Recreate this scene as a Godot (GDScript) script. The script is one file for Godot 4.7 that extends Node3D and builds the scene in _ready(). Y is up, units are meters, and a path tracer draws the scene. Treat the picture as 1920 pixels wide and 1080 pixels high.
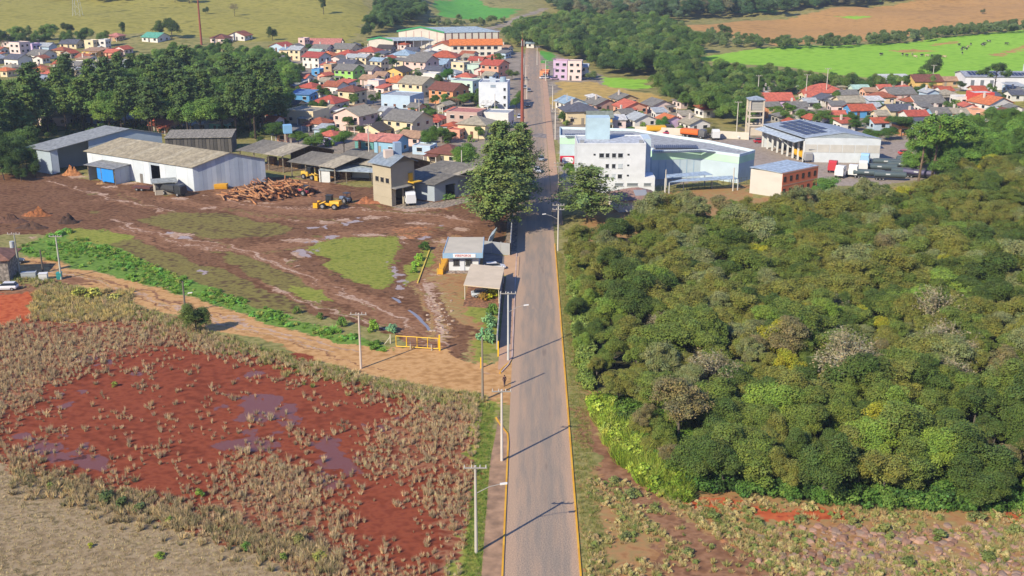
extends Node3D
# Aerial view of a small town: asphalt road, sawmill yard, wood, red field. Metres, y up, the camera hovers over (0, 62, 0) and looks to -z.

const FOCAL := 2055.0          # focal length in units of the photograph's pixels (1920 wide)
const PITCH := 17.9            # degrees down
const EYE := 62.0

var rng := RandomNumberGenerator.new()
var hills_noise := FastNoiseLite.new()
var mats := {}
var taken := {}
var tex := {}

# ------------------------------------------------------------------ mesh builder
class MB:
	var v := PackedVector3Array()
	var n := PackedVector3Array()
	var c := PackedColorArray()
	var uv := PackedVector2Array()
	var col := Color(1, 1, 1)
	var colored := false
	func tri(a: Vector3, b: Vector3, d: Vector3) -> void:   # counter-clockwise seen from outside
		var m := (b - a).cross(d - a).normalized()
		v.append(a); v.append(d); v.append(b)
		for k in 3:
			n.append(m); c.append(col)
		uv.append(Vector2(a.x, a.z)); uv.append(Vector2(d.x, d.z)); uv.append(Vector2(b.x, b.z))
	func q(a: Vector3, b: Vector3, d: Vector3, e: Vector3) -> void:
		tri(a, b, d); tri(a, d, e)
	func box(p: Vector3, s: Vector3, yaw := 0.0) -> MB:     # p: centre of the bottom face
		return obox(p + Vector3(0, s.y / 2, 0), Vector3(s.x / 2, 0, 0).rotated(Vector3.UP, yaw), Vector3(0, s.y / 2, 0), Vector3(0, 0, s.z / 2).rotated(Vector3.UP, yaw))
	func obox(p: Vector3, x: Vector3, y: Vector3, z: Vector3) -> MB:   # p: centre, x y z: half axes
		if x.cross(y).dot(z) < 0:
			x = -x
		q(p - x - y + z, p + x - y + z, p + x + y + z, p - x + y + z)
		q(p + x - y - z, p - x - y - z, p - x + y - z, p + x + y - z)
		q(p + x - y + z, p + x - y - z, p + x + y - z, p + x + y + z)
		q(p - x - y - z, p - x - y + z, p - x + y + z, p - x + y - z)
		q(p - x + y + z, p + x + y + z, p + x + y - z, p - x + y - z)
		q(p - x - y - z, p + x - y - z, p + x - y + z, p - x - y + z)
		return self
	func tube(a: Vector3, b: Vector3, r0: float, r1: float, seg := 8, caps := true) -> MB:
		var ax := (b - a).normalized()
		var s := ax.cross(Vector3.UP if absf(ax.y) < 0.95 else Vector3.RIGHT).normalized()
		var t := s.cross(ax)
		for k in seg:
			var p := TAU * k / seg
			var o := TAU * (k + 1) / seg
			var d0 := s * cos(p) + t * sin(p)
			var d1 := s * cos(o) + t * sin(o)
			q(a + d1 * r0, a + d0 * r0, b + d0 * r1, b + d1 * r1)
			if caps:
				tri(b, b + d1 * r1, b + d0 * r1)
				tri(a, a + d0 * r0, a + d1 * r0)
		return self
	func slab(a: Vector3, b: Vector3, d: Vector3, e: Vector3, th: float) -> MB:   # a thick quad, thickness downwards
		var w := Vector3(0, -th, 0)
		q(a, b, d, e); q(e + w, d + w, b + w, a + w)
		q(a + w, b + w, b, a); q(b + w, d + w, d, b); q(d + w, e + w, e, d); q(e + w, a + w, a, e)
		return self
	func prism(poly: PackedVector2Array, y0: float, y1: float) -> MB:             # upright prism over (x, z) points
		var p := poly
		if not Geometry2D.is_polygon_clockwise(p):
			p = p.duplicate(); p.reverse()
		var idx := Geometry2D.triangulate_polygon(p)
		for k in range(0, idx.size(), 3):
			var a := p[idx[k]]; var b := p[idx[k + 1]]; var d := p[idx[k + 2]]
			if (b - a).cross(d - a) > 0:
				var h := b; b = d; d = h
			tri(Vector3(a.x, y1, a.y), Vector3(b.x, y1, b.y), Vector3(d.x, y1, d.y))
		for k in p.size():
			var a := p[k]; var b := p[(k + 1) % p.size()]
			var n0 := v.size()
			q(Vector3(a.x, y0, a.y), Vector3(b.x, y0, b.y), Vector3(b.x, y1, b.y), Vector3(a.x, y1, a.y))
		return self
	func mesh() -> ArrayMesh:
		var arr := []
		arr.resize(Mesh.ARRAY_MAX)
		arr[Mesh.ARRAY_VERTEX] = v; arr[Mesh.ARRAY_NORMAL] = n; arr[Mesh.ARRAY_TEX_UV] = uv
		if colored:
			arr[Mesh.ARRAY_COLOR] = c
		var m := ArrayMesh.new()
		m.add_surface_from_arrays(Mesh.PRIMITIVE_TRIANGLES, arr)
		return m

# ------------------------------------------------------------------ scene tree helpers
func numbered(called: String) -> String:
	var k: int = taken.get(called, 0)
	taken[called] = k + 1
	return called if k == 0 else "%s_%03d" % [called, k]

func tag(o: Node, label: String, category: String, group := "") -> Node:
	o.set_meta("label", label); o.set_meta("category", category)
	if group != "":
		o.set_meta("group", group)
	return o

func thing(called: String, label: String, category: String, where: Vector3, turn := 0.0, group := "") -> Node3D:
	var o := Node3D.new()
	o.name = numbered(called)
	add_child(o)
	o.position = where; o.rotation.y = turn
	tag(o, label, category, group)
	return o

func part(called: String, what, m: Material, parent: Node) -> MeshInstance3D:
	var o := MeshInstance3D.new()
	o.name = called
	o.mesh = what.mesh() if what is MB else what
	o.material_override = m
	parent.add_child(o, true)
	return o

func setting(called: String, what, m: Material, parent: Node = null) -> MeshInstance3D:
	var o := MeshInstance3D.new()
	o.name = numbered(called) if parent == null else called
	o.mesh = what.mesh() if what is MB else what
	o.material_override = m
	if parent == null:
		add_child(o)
		o.set_meta("kind", "structure")
	else:
		parent.add_child(o, true)
	return o

func copy_of(o: Node3D, where: Vector3, turn := 0.0, label := "", group := "") -> Node3D:
	var c: Node3D = o.duplicate()
	c.name = numbered(String(o.name).rstrip("0123456789").trim_suffix("_"))
	add_child(c)
	c.position = where; c.rotation.y = turn
	if label != "":
		c.set_meta("label", label)
	if group != "":
		c.set_meta("group", group)
	return c

# ------------------------------------------------------------------ land
func height(x: float, z: float) -> float:
	var d := maxf(0.0, -z - 560.0)
	if d <= 0.0:
		return 0.0
	var e := d * d / (d + 90.0)
	var wl := smoothstep(-25.0, -150.0, x)
	var wr := smoothstep(90.0, 300.0, x)
	return e * (0.025 + 0.095 * wl + 0.02 * wr) + hills_noise.get_noise_2d(x, z) * minf(7.0, d * 0.02)

func at(px: float, py: float, up := 0.0) -> Vector3:   # the spot on the land (or UP metres above it) that a direction from the hovering camera meets
	var s := sin(deg_to_rad(PITCH)); var c := cos(deg_to_rad(PITCH))
	var dx := (px - 960.0) / FOCAL; var dy := (540.0 - py) / FOCAL
	var d := Vector3(dx, dy * c - s, -c - dy * s)
	if d.y < -0.0005:
		var p := Vector3(0, EYE, 0) + d * ((up - EYE) / d.y)
		if p.z > -560.0:
			return p
	var t := 560.0 / -d.z
	while t < 3500.0:
		var p := Vector3(0, EYE, 0) + d * t
		if p.y < height(p.x, p.z) + up:
			break
		t += 2.0
	var lo := t - 2.0
	for k in 8:
		var m := (lo + t) / 2
		var p := Vector3(0, EYE, 0) + d * m
		if p.y < height(p.x, p.z) + up:
			t = m
		else:
			lo = m
	var r := Vector3(0, EYE, 0) + d * t
	return r

func flat(p: Vector3) -> Vector2:
	return Vector2(p.x, p.z)

func grounds(list: Array) -> PackedVector2Array:
	var r := PackedVector2Array()
	for p in list:
		r.append(flat(at(p[0], p[1])))
	return r

func inside(p: Vector2, poly: PackedVector2Array) -> bool:
	return Geometry2D.is_point_in_polygon(p, poly)

# ------------------------------------------------------------------ materials
func grey_noise(called: String, size: int, freq: float, lo: float, hi: float, octaves := 4, kind := FastNoiseLite.TYPE_SIMPLEX_SMOOTH) -> ImageTexture:
	if tex.has(called):
		return tex[called]
	var f := FastNoiseLite.new()
	f.seed = hash(called) % 1000; f.frequency = freq; f.fractal_octaves = octaves; f.noise_type = kind
	var im := f.get_seamless_image(size, size)
	im.convert(Image.FORMAT_L8)
	var b := im.get_data()
	for k in b.size():
		b[k] = int(255.0 * lerpf(lo, hi, clampf((b[k] / 255.0 - 0.5) * 1.5 + 0.5, 0, 1)))
	im = Image.create_from_data(size, size, false, Image.FORMAT_L8, b)
	im.convert(Image.FORMAT_RGB8)
	im.generate_mipmaps()
	tex[called] = ImageTexture.create_from_image(im)
	return tex[called]

func mat(hex: String, rough := 0.85, grain := "wall", metal := 0.0) -> StandardMaterial3D:
	var key := "%s %s %s %s" % [hex, rough, grain, metal]
	if mats.has(key):
		return mats[key]
	var m := StandardMaterial3D.new()
	m.albedo_color = Color.html(hex)
	m.roughness = rough
	m.metallic = metal
	if grain != "":
		m.uv1_triplanar = true; m.uv1_world_triplanar = true
		if grain == "wall":
			m.albedo_texture = grey_noise("wall", 256, 0.012, 0.945, 1.0, 5); m.uv1_scale = Vector3.ONE * 0.09
		elif grain == "roof":
			m.albedo_texture = grey_noise("roof", 256, 0.02, 0.76, 1.0, 5); m.uv1_scale = Vector3.ONE * 0.13
		elif grain == "soil":
			m.albedo_texture = grey_noise("soil", 512, 0.02, 0.55, 1.0, 6); m.uv1_scale = Vector3.ONE * 0.11
		elif grain == "asphalt":
			m.albedo_texture = grey_noise("asphalt", 512, 0.015, 0.74, 1.0, 6); m.uv1_scale = Vector3.ONE * 0.05
	mats[key] = m
	return m

func full(c: Color) -> Color:          # the colour of the palest leaf of a plant; its other leaves are darker (see tone)
	return Color(minf(c.r * 1.66, 1), minf(c.g * 1.4, 1), minf(c.b * 1.72, 1))

func leaf_mat(hex: String) -> StandardMaterial3D:
	var key := "leaf " + hex
	if mats.has(key):
		return mats[key]
	var m := StandardMaterial3D.new()
	m.albedo_color = Color(1, 1, 1) if hex == "#ffffff" else full(Color.html(hex).srgb_to_linear()).linear_to_srgb()
	m.vertex_color_use_as_albedo = true
	m.roughness = 0.75
	m.metallic_specular = 0.25
	m.cull_mode = BaseMaterial3D.CULL_DISABLED
	m.backlight_enabled = true
	m.backlight = Color(0.28, 0.3, 0.16)
	mats[key] = m
	return m

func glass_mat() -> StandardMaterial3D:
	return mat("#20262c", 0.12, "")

# ------------------------------------------------------------------ what the ground is made of, as a map seen from straight above
# Each kind of soil has a ramp of colours; a fine noise picks along it, a coarse one frays the borders.
const SOIL := [
	["#6b6a3c", "#7d7a48", "#8f8555", "#5a5c32"],                  # 0 rough grass
	["#6a3422", "#793c28", "#86462f", "#713725"],                  # 1 red field soil
	["#73644a", "#877559", "#9a886a", "#665a40"],                  # 2 stony dry grass
	["#9c764a", "#ad8556", "#ba9364", "#a67e50"],                  # 3 dirt road
	["#573b28", "#684a34", "#7b5b42", "#4b3425"],                  # 4 dark mud of the yard
	["#67702e", "#7a8036", "#8a8a40", "#5f692c"],                  # 5 lawn
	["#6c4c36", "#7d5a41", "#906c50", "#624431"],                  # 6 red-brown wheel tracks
	["#33351f", "#403f28", "#4b4630", "#2c301c"],                  # 7 forest floor
	["#8a6542", "#9c774f", "#8d764c", "#9a8858"],                  # 8 earth bank with dry grass
	["#93442a", "#a65332", "#b3613c", "#8a3c26"],                  # 9 bare red earth
	["#937660", "#a28670", "#b39a86", "#876b56"],                  # 10 pale scraped clay and sawdust
	["#4e6a2a", "#5f7c33", "#6f8a3b", "#47602a"],                  # 11 weeds
	["#6f675c", "#857b6d", "#94897a", "#625d52"],                  # 12 grey town ground
	["#7a7538", "#87823e", "#928a45", "#6f6c34"],                  # 13 hill pasture
	["#749e2e", "#7ea934", "#87b03a", "#6e962c"],                  # 14 bright sown field
	["#9c7848", "#ab8450", "#a47e4b", "#917044"],                  # 15 stubble field
	["#a58a4c", "#b39757", "#96804a", "#bda364"],                  # 16 tall dry grass
	["#4a8436", "#528f3b", "#5a9640", "#467c34"],                  # 17 deep green field
	["#85796d", "#8f8377", "#9a8e82", "#7b7066"],                  # 18 asphalt of yards and side streets
	["#96613c", "#a46e46", "#b07c54", "#885532"],                  # 19 orange sawdust
	["#54422f", "#6b6138", "#7c743f", "#5b5032"],                  # 20 trampled grass over mud
	["#6b3826", "#7b4732", "#90664b", "#733e2a"],                  # 21 red soil under straw litter
]

const FIELD_BARE := [[[130, 690], [330, 645], [560, 680], [720, 715], [740, 790], [670, 960], [470, 860], [430, 955], [330, 970], [230, 965], [90, 900], [-40, 850], [-30, 780], [60, 750]], [[560, 900], [800, 880], [840, 960], [830, 1080], [640, 1080], [600, 960]], [[500, 660], [580, 672], [570, 700], [500, 690]], [[690, 720], [790, 730], [760, 790], [700, 780]], [[330, 745], [520, 700], [640, 740], [560, 880], [400, 930], [300, 850]]]

func ragged(poly: PackedVector2Array, amount: float, step: float) -> PackedVector2Array:
	var r := PackedVector2Array()
	for k in poly.size():
		var a := poly[k]; var b := poly[(k + 1) % poly.size()]
		var m := maxi(1, int(a.distance_to(b) / step))
		for j in m:
			var p := a.lerp(b, float(j) / m)
			r.append(p + Vector2(hills_noise.get_noise_2d(p.x * 9.0, p.y * 9.0), hills_noise.get_noise_2d(p.x * 9.0 + 500.0, p.y * 9.0)) * amount)
	return r

func fill(im: Image, poly: PackedVector2Array, k: int, area: Rect2) -> void:   # scan-line fill of a world polygon
	var w := im.get_width(); var h := im.get_height()
	var pts := PackedVector2Array()
	var y0 := 1e9; var y1 := -1e9
	for p in poly:
		var s := Vector2((p.x - area.position.x) / area.size.x * w, (p.y - area.position.y) / area.size.y * h)
		pts.append(s)
		y0 = minf(y0, s.y); y1 = maxf(y1, s.y)
	var tone := Color8(k * 8, 0, 0)
	for y in range(maxi(0, int(y0)), mini(h - 1, int(y1)) + 1):
		var xs := []
		var yy := y + 0.5
		for j in pts.size():
			var a := pts[j]; var b := pts[(j + 1) % pts.size()]
			if (a.y > yy) != (b.y > yy):
				xs.append(a.x + (yy - a.y) / (b.y - a.y) * (b.x - a.x))
		xs.sort()
		for j in range(0, xs.size() - 1, 2):
			var x0 := maxi(0, int(round(xs[j]))); var x1 := mini(w, int(round(xs[j + 1])))
			if x1 > x0:
				im.fill_rect(Rect2i(x0, y, x1 - x0, 1), tone)

func ribbon(line: PackedVector2Array, widths: Array) -> PackedVector2Array:
	var l := PackedVector2Array(); var r := PackedVector2Array()
	for k in line.size():
		var d := (line[mini(k + 1, line.size() - 1)] - line[maxi(k - 1, 0)]).normalized()
		var w: float = widths[mini(k, widths.size() - 1)] / 2.0
		var o := Vector2(-d.y, d.x) * w
		l.append(line[k] + o); r.append(line[k] - o)
	r.reverse()
	l.append_array(r)
	return l

func noise_bytes(size: int, freq: float, octaves: int, s: int) -> PackedByteArray:
	var f := FastNoiseLite.new()
	f.seed = s; f.frequency = freq; f.fractal_octaves = octaves; f.noise_type = FastNoiseLite.TYPE_SIMPLEX_SMOOTH
	var im := f.get_image(size, size)
	im.convert(Image.FORMAT_L8)
	return im.get_data()

func soil_texture(size: int, area: Rect2, regions: Array, fray: int, s: int) -> ImageTexture:
	var half := size / 2
	var im := Image.create(half, half, false, Image.FORMAT_R8)
	for r in regions:
		fill(im, r[0], r[1], area)
	var reg := im.get_data()
	var lut := PackedInt32Array()
	lut.resize(32 * 256)
	for k in SOIL.size():
		var ramp := []
		for hex in SOIL[k]:
			ramp.append(Color.html(hex))
		for j in 256:
			var t := clampf((j / 255.0 - 0.5) * 2.1 + 0.5, 0, 0.9999) * 3.0
			var c: Color = ramp[int(t)].lerp(ramp[int(t) + 1], t - int(t))
			lut[k * 256 + j] = c.to_abgr32()
	var fine := noise_bytes(size, 0.09, 5, s)
	var wide := noise_bytes(size, 0.012, 5, s + 7)
	var out := PackedInt32Array()
	out.resize(size * size)
	var i := 0
	for y in size:
		for x in size:
			var a := wide[i]; var b := fine[i]
			var xx := clampi((x + (a - 128) * fray / 64 + (b - 128) * fray / 96) >> 1, 0, half - 1)
			var yy := clampi((y + (b - 128) * fray / 64 - (a - 128) * fray / 96) >> 1, 0, half - 1)
			out[i] = lut[(reg[yy * half + xx] >> 3) * 256 + ((a + b + b) / 3)]
			i += 1
	var done := Image.create_from_data(size, size, false, Image.FORMAT_RGBA8, out.to_byte_array())
	done.convert(Image.FORMAT_RGB8)
	done.generate_mipmaps()
	return ImageTexture.create_from_image(done)

func soil_mat(t: ImageTexture, rough := 0.95) -> StandardMaterial3D:
	var m := StandardMaterial3D.new()
	m.albedo_texture = t
	m.roughness = rough
	m.metallic_specular = 0.2
	return m

func sheet(xs: PackedFloat32Array, zs: PackedFloat32Array, area: Rect2) -> ArrayMesh:   # a height-following grid, uv = place on the soil map
	var v := PackedVector3Array(); var n := PackedVector3Array(); var uv := PackedVector2Array(); var ix := PackedInt32Array()
	for z in zs:
		for x in xs:
			v.append(Vector3(x, height(x, z), z))
			n.append(Vector3(height(x - 2, z) - height(x + 2, z), 4.0, height(x, z - 2) - height(x, z + 2)).normalized())
			uv.append(Vector2((x - area.position.x) / area.size.x, (z - area.position.y) / area.size.y))
	var w := xs.size()
	for j in zs.size() - 1:
		for k in w - 1:
			var a := j * w + k
			ix.append_array([a, a + 1, a + w, a + 1, a + w + 1, a + w])
	var arr := []
	arr.resize(Mesh.ARRAY_MAX)
	arr[Mesh.ARRAY_VERTEX] = v; arr[Mesh.ARRAY_NORMAL] = n; arr[Mesh.ARRAY_TEX_UV] = uv; arr[Mesh.ARRAY_INDEX] = ix
	var m := ArrayMesh.new()
	m.add_surface_from_arrays(Mesh.PRIMITIVE_TRIANGLES, arr)
	return m

func steps(a: float, b: float, n: int) -> PackedFloat32Array:
	var r := PackedFloat32Array()
	for k in n + 1:
		r.append(lerpf(a, b, float(k) / n))
	return r

var dirt_road_line := PackedVector2Array()
var near_area := Rect2(-175, -345, 350, 262)
var far_area := Rect2(-580, -1245, 1160, 900)
var field_poly := PackedVector2Array()
var stony_poly := PackedVector2Array()
var forest_poly := PackedVector2Array()
var weed_poly := PackedVector2Array()
var lawn_poly := PackedVector2Array()
var bank_track := PackedVector2Array()

func add_region(list: Array, pts: Array, k: int, rag := 0.8) -> PackedVector2Array:
	var g := grounds(pts)
	list.append([ragged(g, rag, 1.5 if rag < 3.0 else 6.0), k])
	return g

func add_track(list: Array, pts: Array, width: float, k: int, rag := 0.5) -> void:
	var g := grounds(pts)
	var c := Curve2D.new()
	for j in g.size():
		var d := (g[mini(j + 1, g.size() - 1)] - g[maxi(j - 1, 0)]) * 0.16
		c.add_point(g[j], -d, d)
	list.append([ragged(ribbon(c.tessellate(3), [width]), rag, 1.0), k])

func build_ground() -> void:
	var near := []
	# the red field and what lies round it
	field_poly = add_region(near, [[-260, 640], [-60, 625], [60, 590], [220, 560], [330, 600], [480, 660], [680, 705], [880, 745], [905, 780], [890, 900], [860, 1090], [-260, 1090]], 21, 1.2)
	for b in FIELD_BARE:
		add_region(near, b, 1, 2.4)
	stony_poly = add_region(near, [[-300, 830], [0, 872], [110, 905], [200, 945], [300, 975], [380, 1005], [470, 1030], [560, 1085], [600, 1200], [-300, 1200]], 2, 1.8)
	add_region(near, [[-200, 545], [0, 545], [90, 540], [60, 575], [70, 600], [0, 615], [-200, 640]], 9, 1.0)
	add_region(near, [[70, 590], [110, 545], [180, 535], [250, 560], [260, 585], [200, 600], [130, 605]], 16, 1.0)
	# yard of the sawmill: mud, tracks, sawdust, patches of grass
	add_region(near, [[-60, 330], [80, 322], [160, 335], [380, 352], [500, 332], [680, 350], [880, 360], [960, 395], [955, 470], [905, 480], [900, 640], [880, 690], [830, 690], [760, 640], [640, 600], [480, 575], [390, 540], [300, 500], [130, 440], [0, 440], [-60, 440]], 4, 1.2)
	add_region(near, [[880, 640], [830, 560], [800, 500], [840, 440], [905, 470], [940, 560], [905, 690]], 8, 1.2)
	add_track(near, [[480, 470], [580, 455], [660, 440], [760, 432], [850, 425]], 7.0, 6)
	add_track(near, [[230, 425], [330, 455], [430, 468], [530, 500], [620, 545], [720, 585], [800, 640], [850, 700]], 6.5, 6)
	add_track(near, [[430, 380], [520, 395], [620, 395], [720, 400], [830, 410], [880, 420]], 6.0, 6)
	add_track(near, [[300, 370], [420, 395], [520, 410], [640, 420]], 4.0, 6)
	add_track(near, [[840, 440], [800, 520], [805, 575], [830, 640]], 3.2, 8)
	add_track(near, [[470, 500], [540, 560], [640, 590], [740, 620]], 3.0, 6)
	add_region(near, [[390, 345], [600, 335], [620, 372], [560, 385], [420, 385]], 6, 1.0)
	add_region(near, [[610, 390], [680, 372], [760, 385], [840, 395], [830, 385], [700, 370], [640, 380]], 19, 0.8)
	add_region(near, [[735, 430], [790, 425], [800, 440], [760, 450]], 19, 0.8)
	# ruts: thin streaks of darker and paler mud beside each other
	var rr := seeded(61)
	for main in [[[480, 470], [580, 455], [660, 440], [760, 432], [860, 425]], [[230, 425], [330, 455], [430, 468], [530, 500], [620, 545], [720, 585], [800, 640], [850, 700]], [[430, 380], [520, 395], [620, 395], [720, 400], [830, 410], [890, 420]], [[300, 370], [420, 395], [520, 410], [640, 420]], [[190, 350], [260, 380], [330, 420], [420, 455]], [[560, 470], [540, 490], [600, 530], [700, 580]], [[840, 440], [800, 520], [805, 575], [830, 640]], [[470, 500], [540, 560], [640, 590], [740, 620]], [[100, 345], [200, 375], [320, 400], [470, 420]], [[640, 380], [720, 395], [800, 400], [860, 395]]]:
		for k in 9:
			var o := rr.randf_range(-26, 26)
			var i0 := rr.randi() % 2
			var pts := []
			for p in main.slice(i0):
				pts.append([p[0] + o * 0.5 + rr.randf_range(-4, 4), p[1] + o * 0.42])
			if pts.size() > 1:
				add_track(near, pts, rr.randf_range(0.25, 0.7), [4, 6, 10, 4, 20, 6][rr.randi() % 6], 0.7)
	for k in 260:
		var e := Vector2(rr.randf_range(40, 900), rr.randf_range(345, 560))
		if e.y > 470 and e.x < 560: continue
		var sz := rr.randf_range(4, 16); var ht := rr.randf_range(1.0, 2.6)
		add_region(near, [[e.x - sz, e.y], [e.x, e.y - ht], [e.x + sz, e.y + 0.5], [e.x - 2, e.y + ht]], [4, 10, 6, 6, 20, 4][rr.randi() % 6], 0.8)
	for p in [[640, 414, 22, 4], [700, 408, 26, 3], [790, 418, 30, 4], [845, 408, 20, 3], [860, 430, 26, 4], [835, 452, 22, 3], [600, 418, 18, 3], [340, 372, 18, 3], [205, 350, 14, 2], [290, 395, 12, 3], [225, 378, 14, 2], [160, 362, 14, 2], [700, 440, 34, 3], [330, 440, 40, 5], [560, 452, 50, 5], [555, 478, 20, 8], [475, 550, 24, 6], [520, 545, 18, 8], [580, 566, 22, 4], [265, 472, 20, 3], [760, 445, 16, 3], [140, 330, 26, 4], [235, 342, 30, 4], [800, 388, 40, 5], [770, 392, 30, 5]]:
		add_region(near, [[p[0] - p[2], p[1]], [p[0], p[1] - p[3]], [p[0] + p[2], p[1] + 1], [p[0] - 4, p[1] + p[3]]], 10, 0.7)
	add_region(near, [[250, 415], [330, 395], [440, 405], [540, 425], [440, 440], [330, 428]], 20, 1.2)
	add_region(near, [[300, 425], [420, 412], [560, 428], [500, 445], [400, 448]], 20, 1.0)
	lawn_poly = add_region(near, [[577, 470], [592, 455], [640, 446], [745, 443], [748, 455], [728, 500], [722, 540], [690, 540], [650, 515], [605, 490]], 5, 0.35)
	add_region(near, [[752, 530], [757, 505], [778, 475], [800, 460], [812, 462], [800, 500], [778, 528], [765, 535]], 5, 0.3)
	add_region(near, [[150, 450], [240, 440], [300, 465], [400, 500], [520, 560], [590, 590], [500, 585], [390, 545], [270, 500], [150, 475]], 20, 0.9)
	add_region(near, [[400, 470], [480, 485], [560, 525], [610, 560], [560, 560], [470, 520]], 20, 0.9)
	add_region(near, [[545, 535], [600, 545], [620, 562], [580, 568], [540, 555]], 5, 0.7)
	add_region(near, [[878, 560], [915, 552], [930, 600], [925, 655], [912, 690], [890, 640]], 5, 0.6)
	weed_poly = add_region(near, [[20, 470], [120, 430], [190, 455], [270, 490], [380, 535], [480, 572], [560, 596], [680, 634], [738, 652], [735, 664], [640, 641], [500, 604], [350, 556], [250, 527], [130, 496], [60, 482]], 11, 0.7)
	add_region(near, [[140, 428], [220, 430], [250, 445], [190, 460], [120, 448]], 5, 0.9)
	# right of the road
	add_region(near, [[1052, 480], [1062, 480], [1120, 700], [1400, 900], [2100, 960], [2300, 1200], [1090, 1200], [1060, 760]], 8, 0.8)
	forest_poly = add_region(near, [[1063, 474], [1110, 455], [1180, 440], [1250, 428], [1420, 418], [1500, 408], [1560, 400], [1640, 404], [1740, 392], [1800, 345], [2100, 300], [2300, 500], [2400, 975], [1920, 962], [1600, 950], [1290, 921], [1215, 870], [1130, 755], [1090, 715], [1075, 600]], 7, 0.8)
	add_region(near, [[1045, 460], [1063, 460], [1066, 560], [1080, 700], [1100, 760], [1110, 900], [1130, 1100], [1092, 1100], [1062, 790], [1054, 700], [1046, 560]], 0, 0.4)
	bank_track = add_region(near, [[1060, 760], [1100, 765], [1200, 900], [1330, 1000], [1500, 1090], [1350, 1090], [1200, 960], [1090, 850]], 6, 0.6)
	add_region(near, [[1280, 928], [1330, 935], [1480, 958], [1600, 965], [1600, 978], [1480, 975], [1330, 958], [1290, 945]], 9, 0.6)
	add_region(near, [[1880, 960], [1990, 968], [1990, 985], [1900, 980]], 9, 0.5)
	add_region(near, [[1240, 1010], [1330, 1000], [1480, 1025], [1540, 1060], [1480, 1085], [1300, 1090], [1180, 1080]], 6, 0.8)
	add_region(near, [[1355, 1018], [1395, 1022], [1385, 1028], [1350, 1024]], 19, 0.2)
	add_region(near, [[1460, 1028], [1488, 1034], [1475, 1040]], 19, 0.2)
	add_region(near, [[1465, 1058], [1500, 1070], [1485, 1076], [1460, 1068]], 19, 0.2)
	# behind: yards and plots on the right
	add_region(near, [[1063, 470], [1100, 395], [1230, 365], [1400, 345], [1410, 372], [1560, 360], [1640, 350], [1740, 350], [1760, 378], [1560, 398], [1420, 420], [1250, 430], [1110, 457]], 8, 0.8)
	add_region(near, [[1050, 250], [1240, 250], [1420, 240], [1560, 300], [1740, 300], [1745, 335], [1640, 348], [1540, 350], [1420, 330], [1220, 350], [1060, 370], [1050, 300]], 18, 0.2)
	add_region(near, [[1600, 262], [1720, 262], [1745, 300], [1650, 300]], 18, 0.6)
	add_region(near, [[700, 262], [980, 255], [985, 330], [880, 330], [760, 300], [500, 290], [520, 262]], 12, 1.0)
	# roads of earth
	dirt_road_line = PackedVector2Array()
	var line := [[-160, 440, 7.0], [0, 487, 7.0], [100, 506, 7.0], [200, 532, 7.2], [310, 565, 7.2], [420, 602, 7.2], [520, 632, 7.4], [620, 658, 7.8], [720, 683, 8.6], [820, 702, 10.0], [920, 715, 15.0], [960, 718, 18.0]]
	var ws := []
	for p in line:
		dirt_road_line.append(flat(at(p[0], p[1])))
		ws.append(p[2])
	near.append([ragged(ribbon(dirt_road_line, ws), 0.5, 1.5), 3])
	for k in 16:
		var o := rr.randf_range(-3.0, 3.0)
		var seg := PackedVector2Array()
		var i0 := rr.randi() % 6
		for j in range(i0, mini(i0 + 3 + rr.randi() % 5, dirt_road_line.size())):
			seg.append(dirt_road_line[j] + Vector2(o * 0.5 + rr.randf_range(-0.3, 0.3), o))
		near.append([ragged(ribbon(seg, [rr.randf_range(0.2, 0.6)]), 0.5, 0.8), [8, 6, 10, 3][k % 4]])
	add_region(near, [[-40, 536], [60, 530], [130, 520], [170, 530], [90, 545], [-40, 556]], 6, 0.7)
	add_region(near, [[660, 660], [760, 650], [850, 655], [900, 690], [880, 730], [780, 700]], 3, 0.8)
	add_region(near, [[880, 755], [925, 750], [928, 800], [915, 960], [905, 1090], [860, 1090], [885, 900]], 5, 0.6)
	var xs := steps(near_area.position.x, near_area.end.x, 12)
	var zs := steps(near_area.position.y, near_area.end.y, 12)
	setting("ground", sheet(xs, zs, near_area), soil_mat(soil_texture(2048, near_area, near, 7, 11)))

	var far := []
	add_region(far, [[-200, 300], [2100, 300], [2100, 262], [-200, 262]], 0, 2.0)
	add_region(far, [[470, 262], [560, 200], [520, 100], [560, 82], [740, 88], [800, 90], [930, 95], [985, 100], [1000, 262]], 12, 4.0)
	add_region(far, [[-100, 262], [-100, 75], [300, 70], [480, 82], [520, 100], [500, 262]], 0, 4.0)
	add_region(far, [[-150, 72], [300, 62], [420, 78], [680, 84], [700, 40], [660, -40], [-150, -60]], 13, 5.0)
	add_region(far, [[660, 82], [740, 80], [800, 90], [930, 70], [960, 55], [880, 40], [800, 30], [700, 30]], 0, 5.0)
	add_region(far, [[810, 0], [880, -4], [965, 18], [950, 34], [890, 38], [820, 30]], 17, 4.0)
	add_region(far, [[940, 60], [1000, 30], [1060, 20], [1090, 45], [1020, 60], [985, 90]], 13, 4.0)
	add_region(far, [[1000, 262], [990, 100], [1040, 100], [1140, 150], [1240, 190], [1400, 262]], 12, 3.0)
	add_region(far, [[1035, 200], [1036, 155], [1110, 152], [1240, 180], [1270, 205], [1150, 190], [1090, 186], [1040, 215]], 16, 3.0)
	add_region(far, [[1010, 95], [1040, 98], [1035, 125], [1025, 130]], 17, 1.0)
	add_region(far, [[1125, 145], [1220, 150], [1228, 165], [1150, 165]], 14, 2.0)
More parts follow.
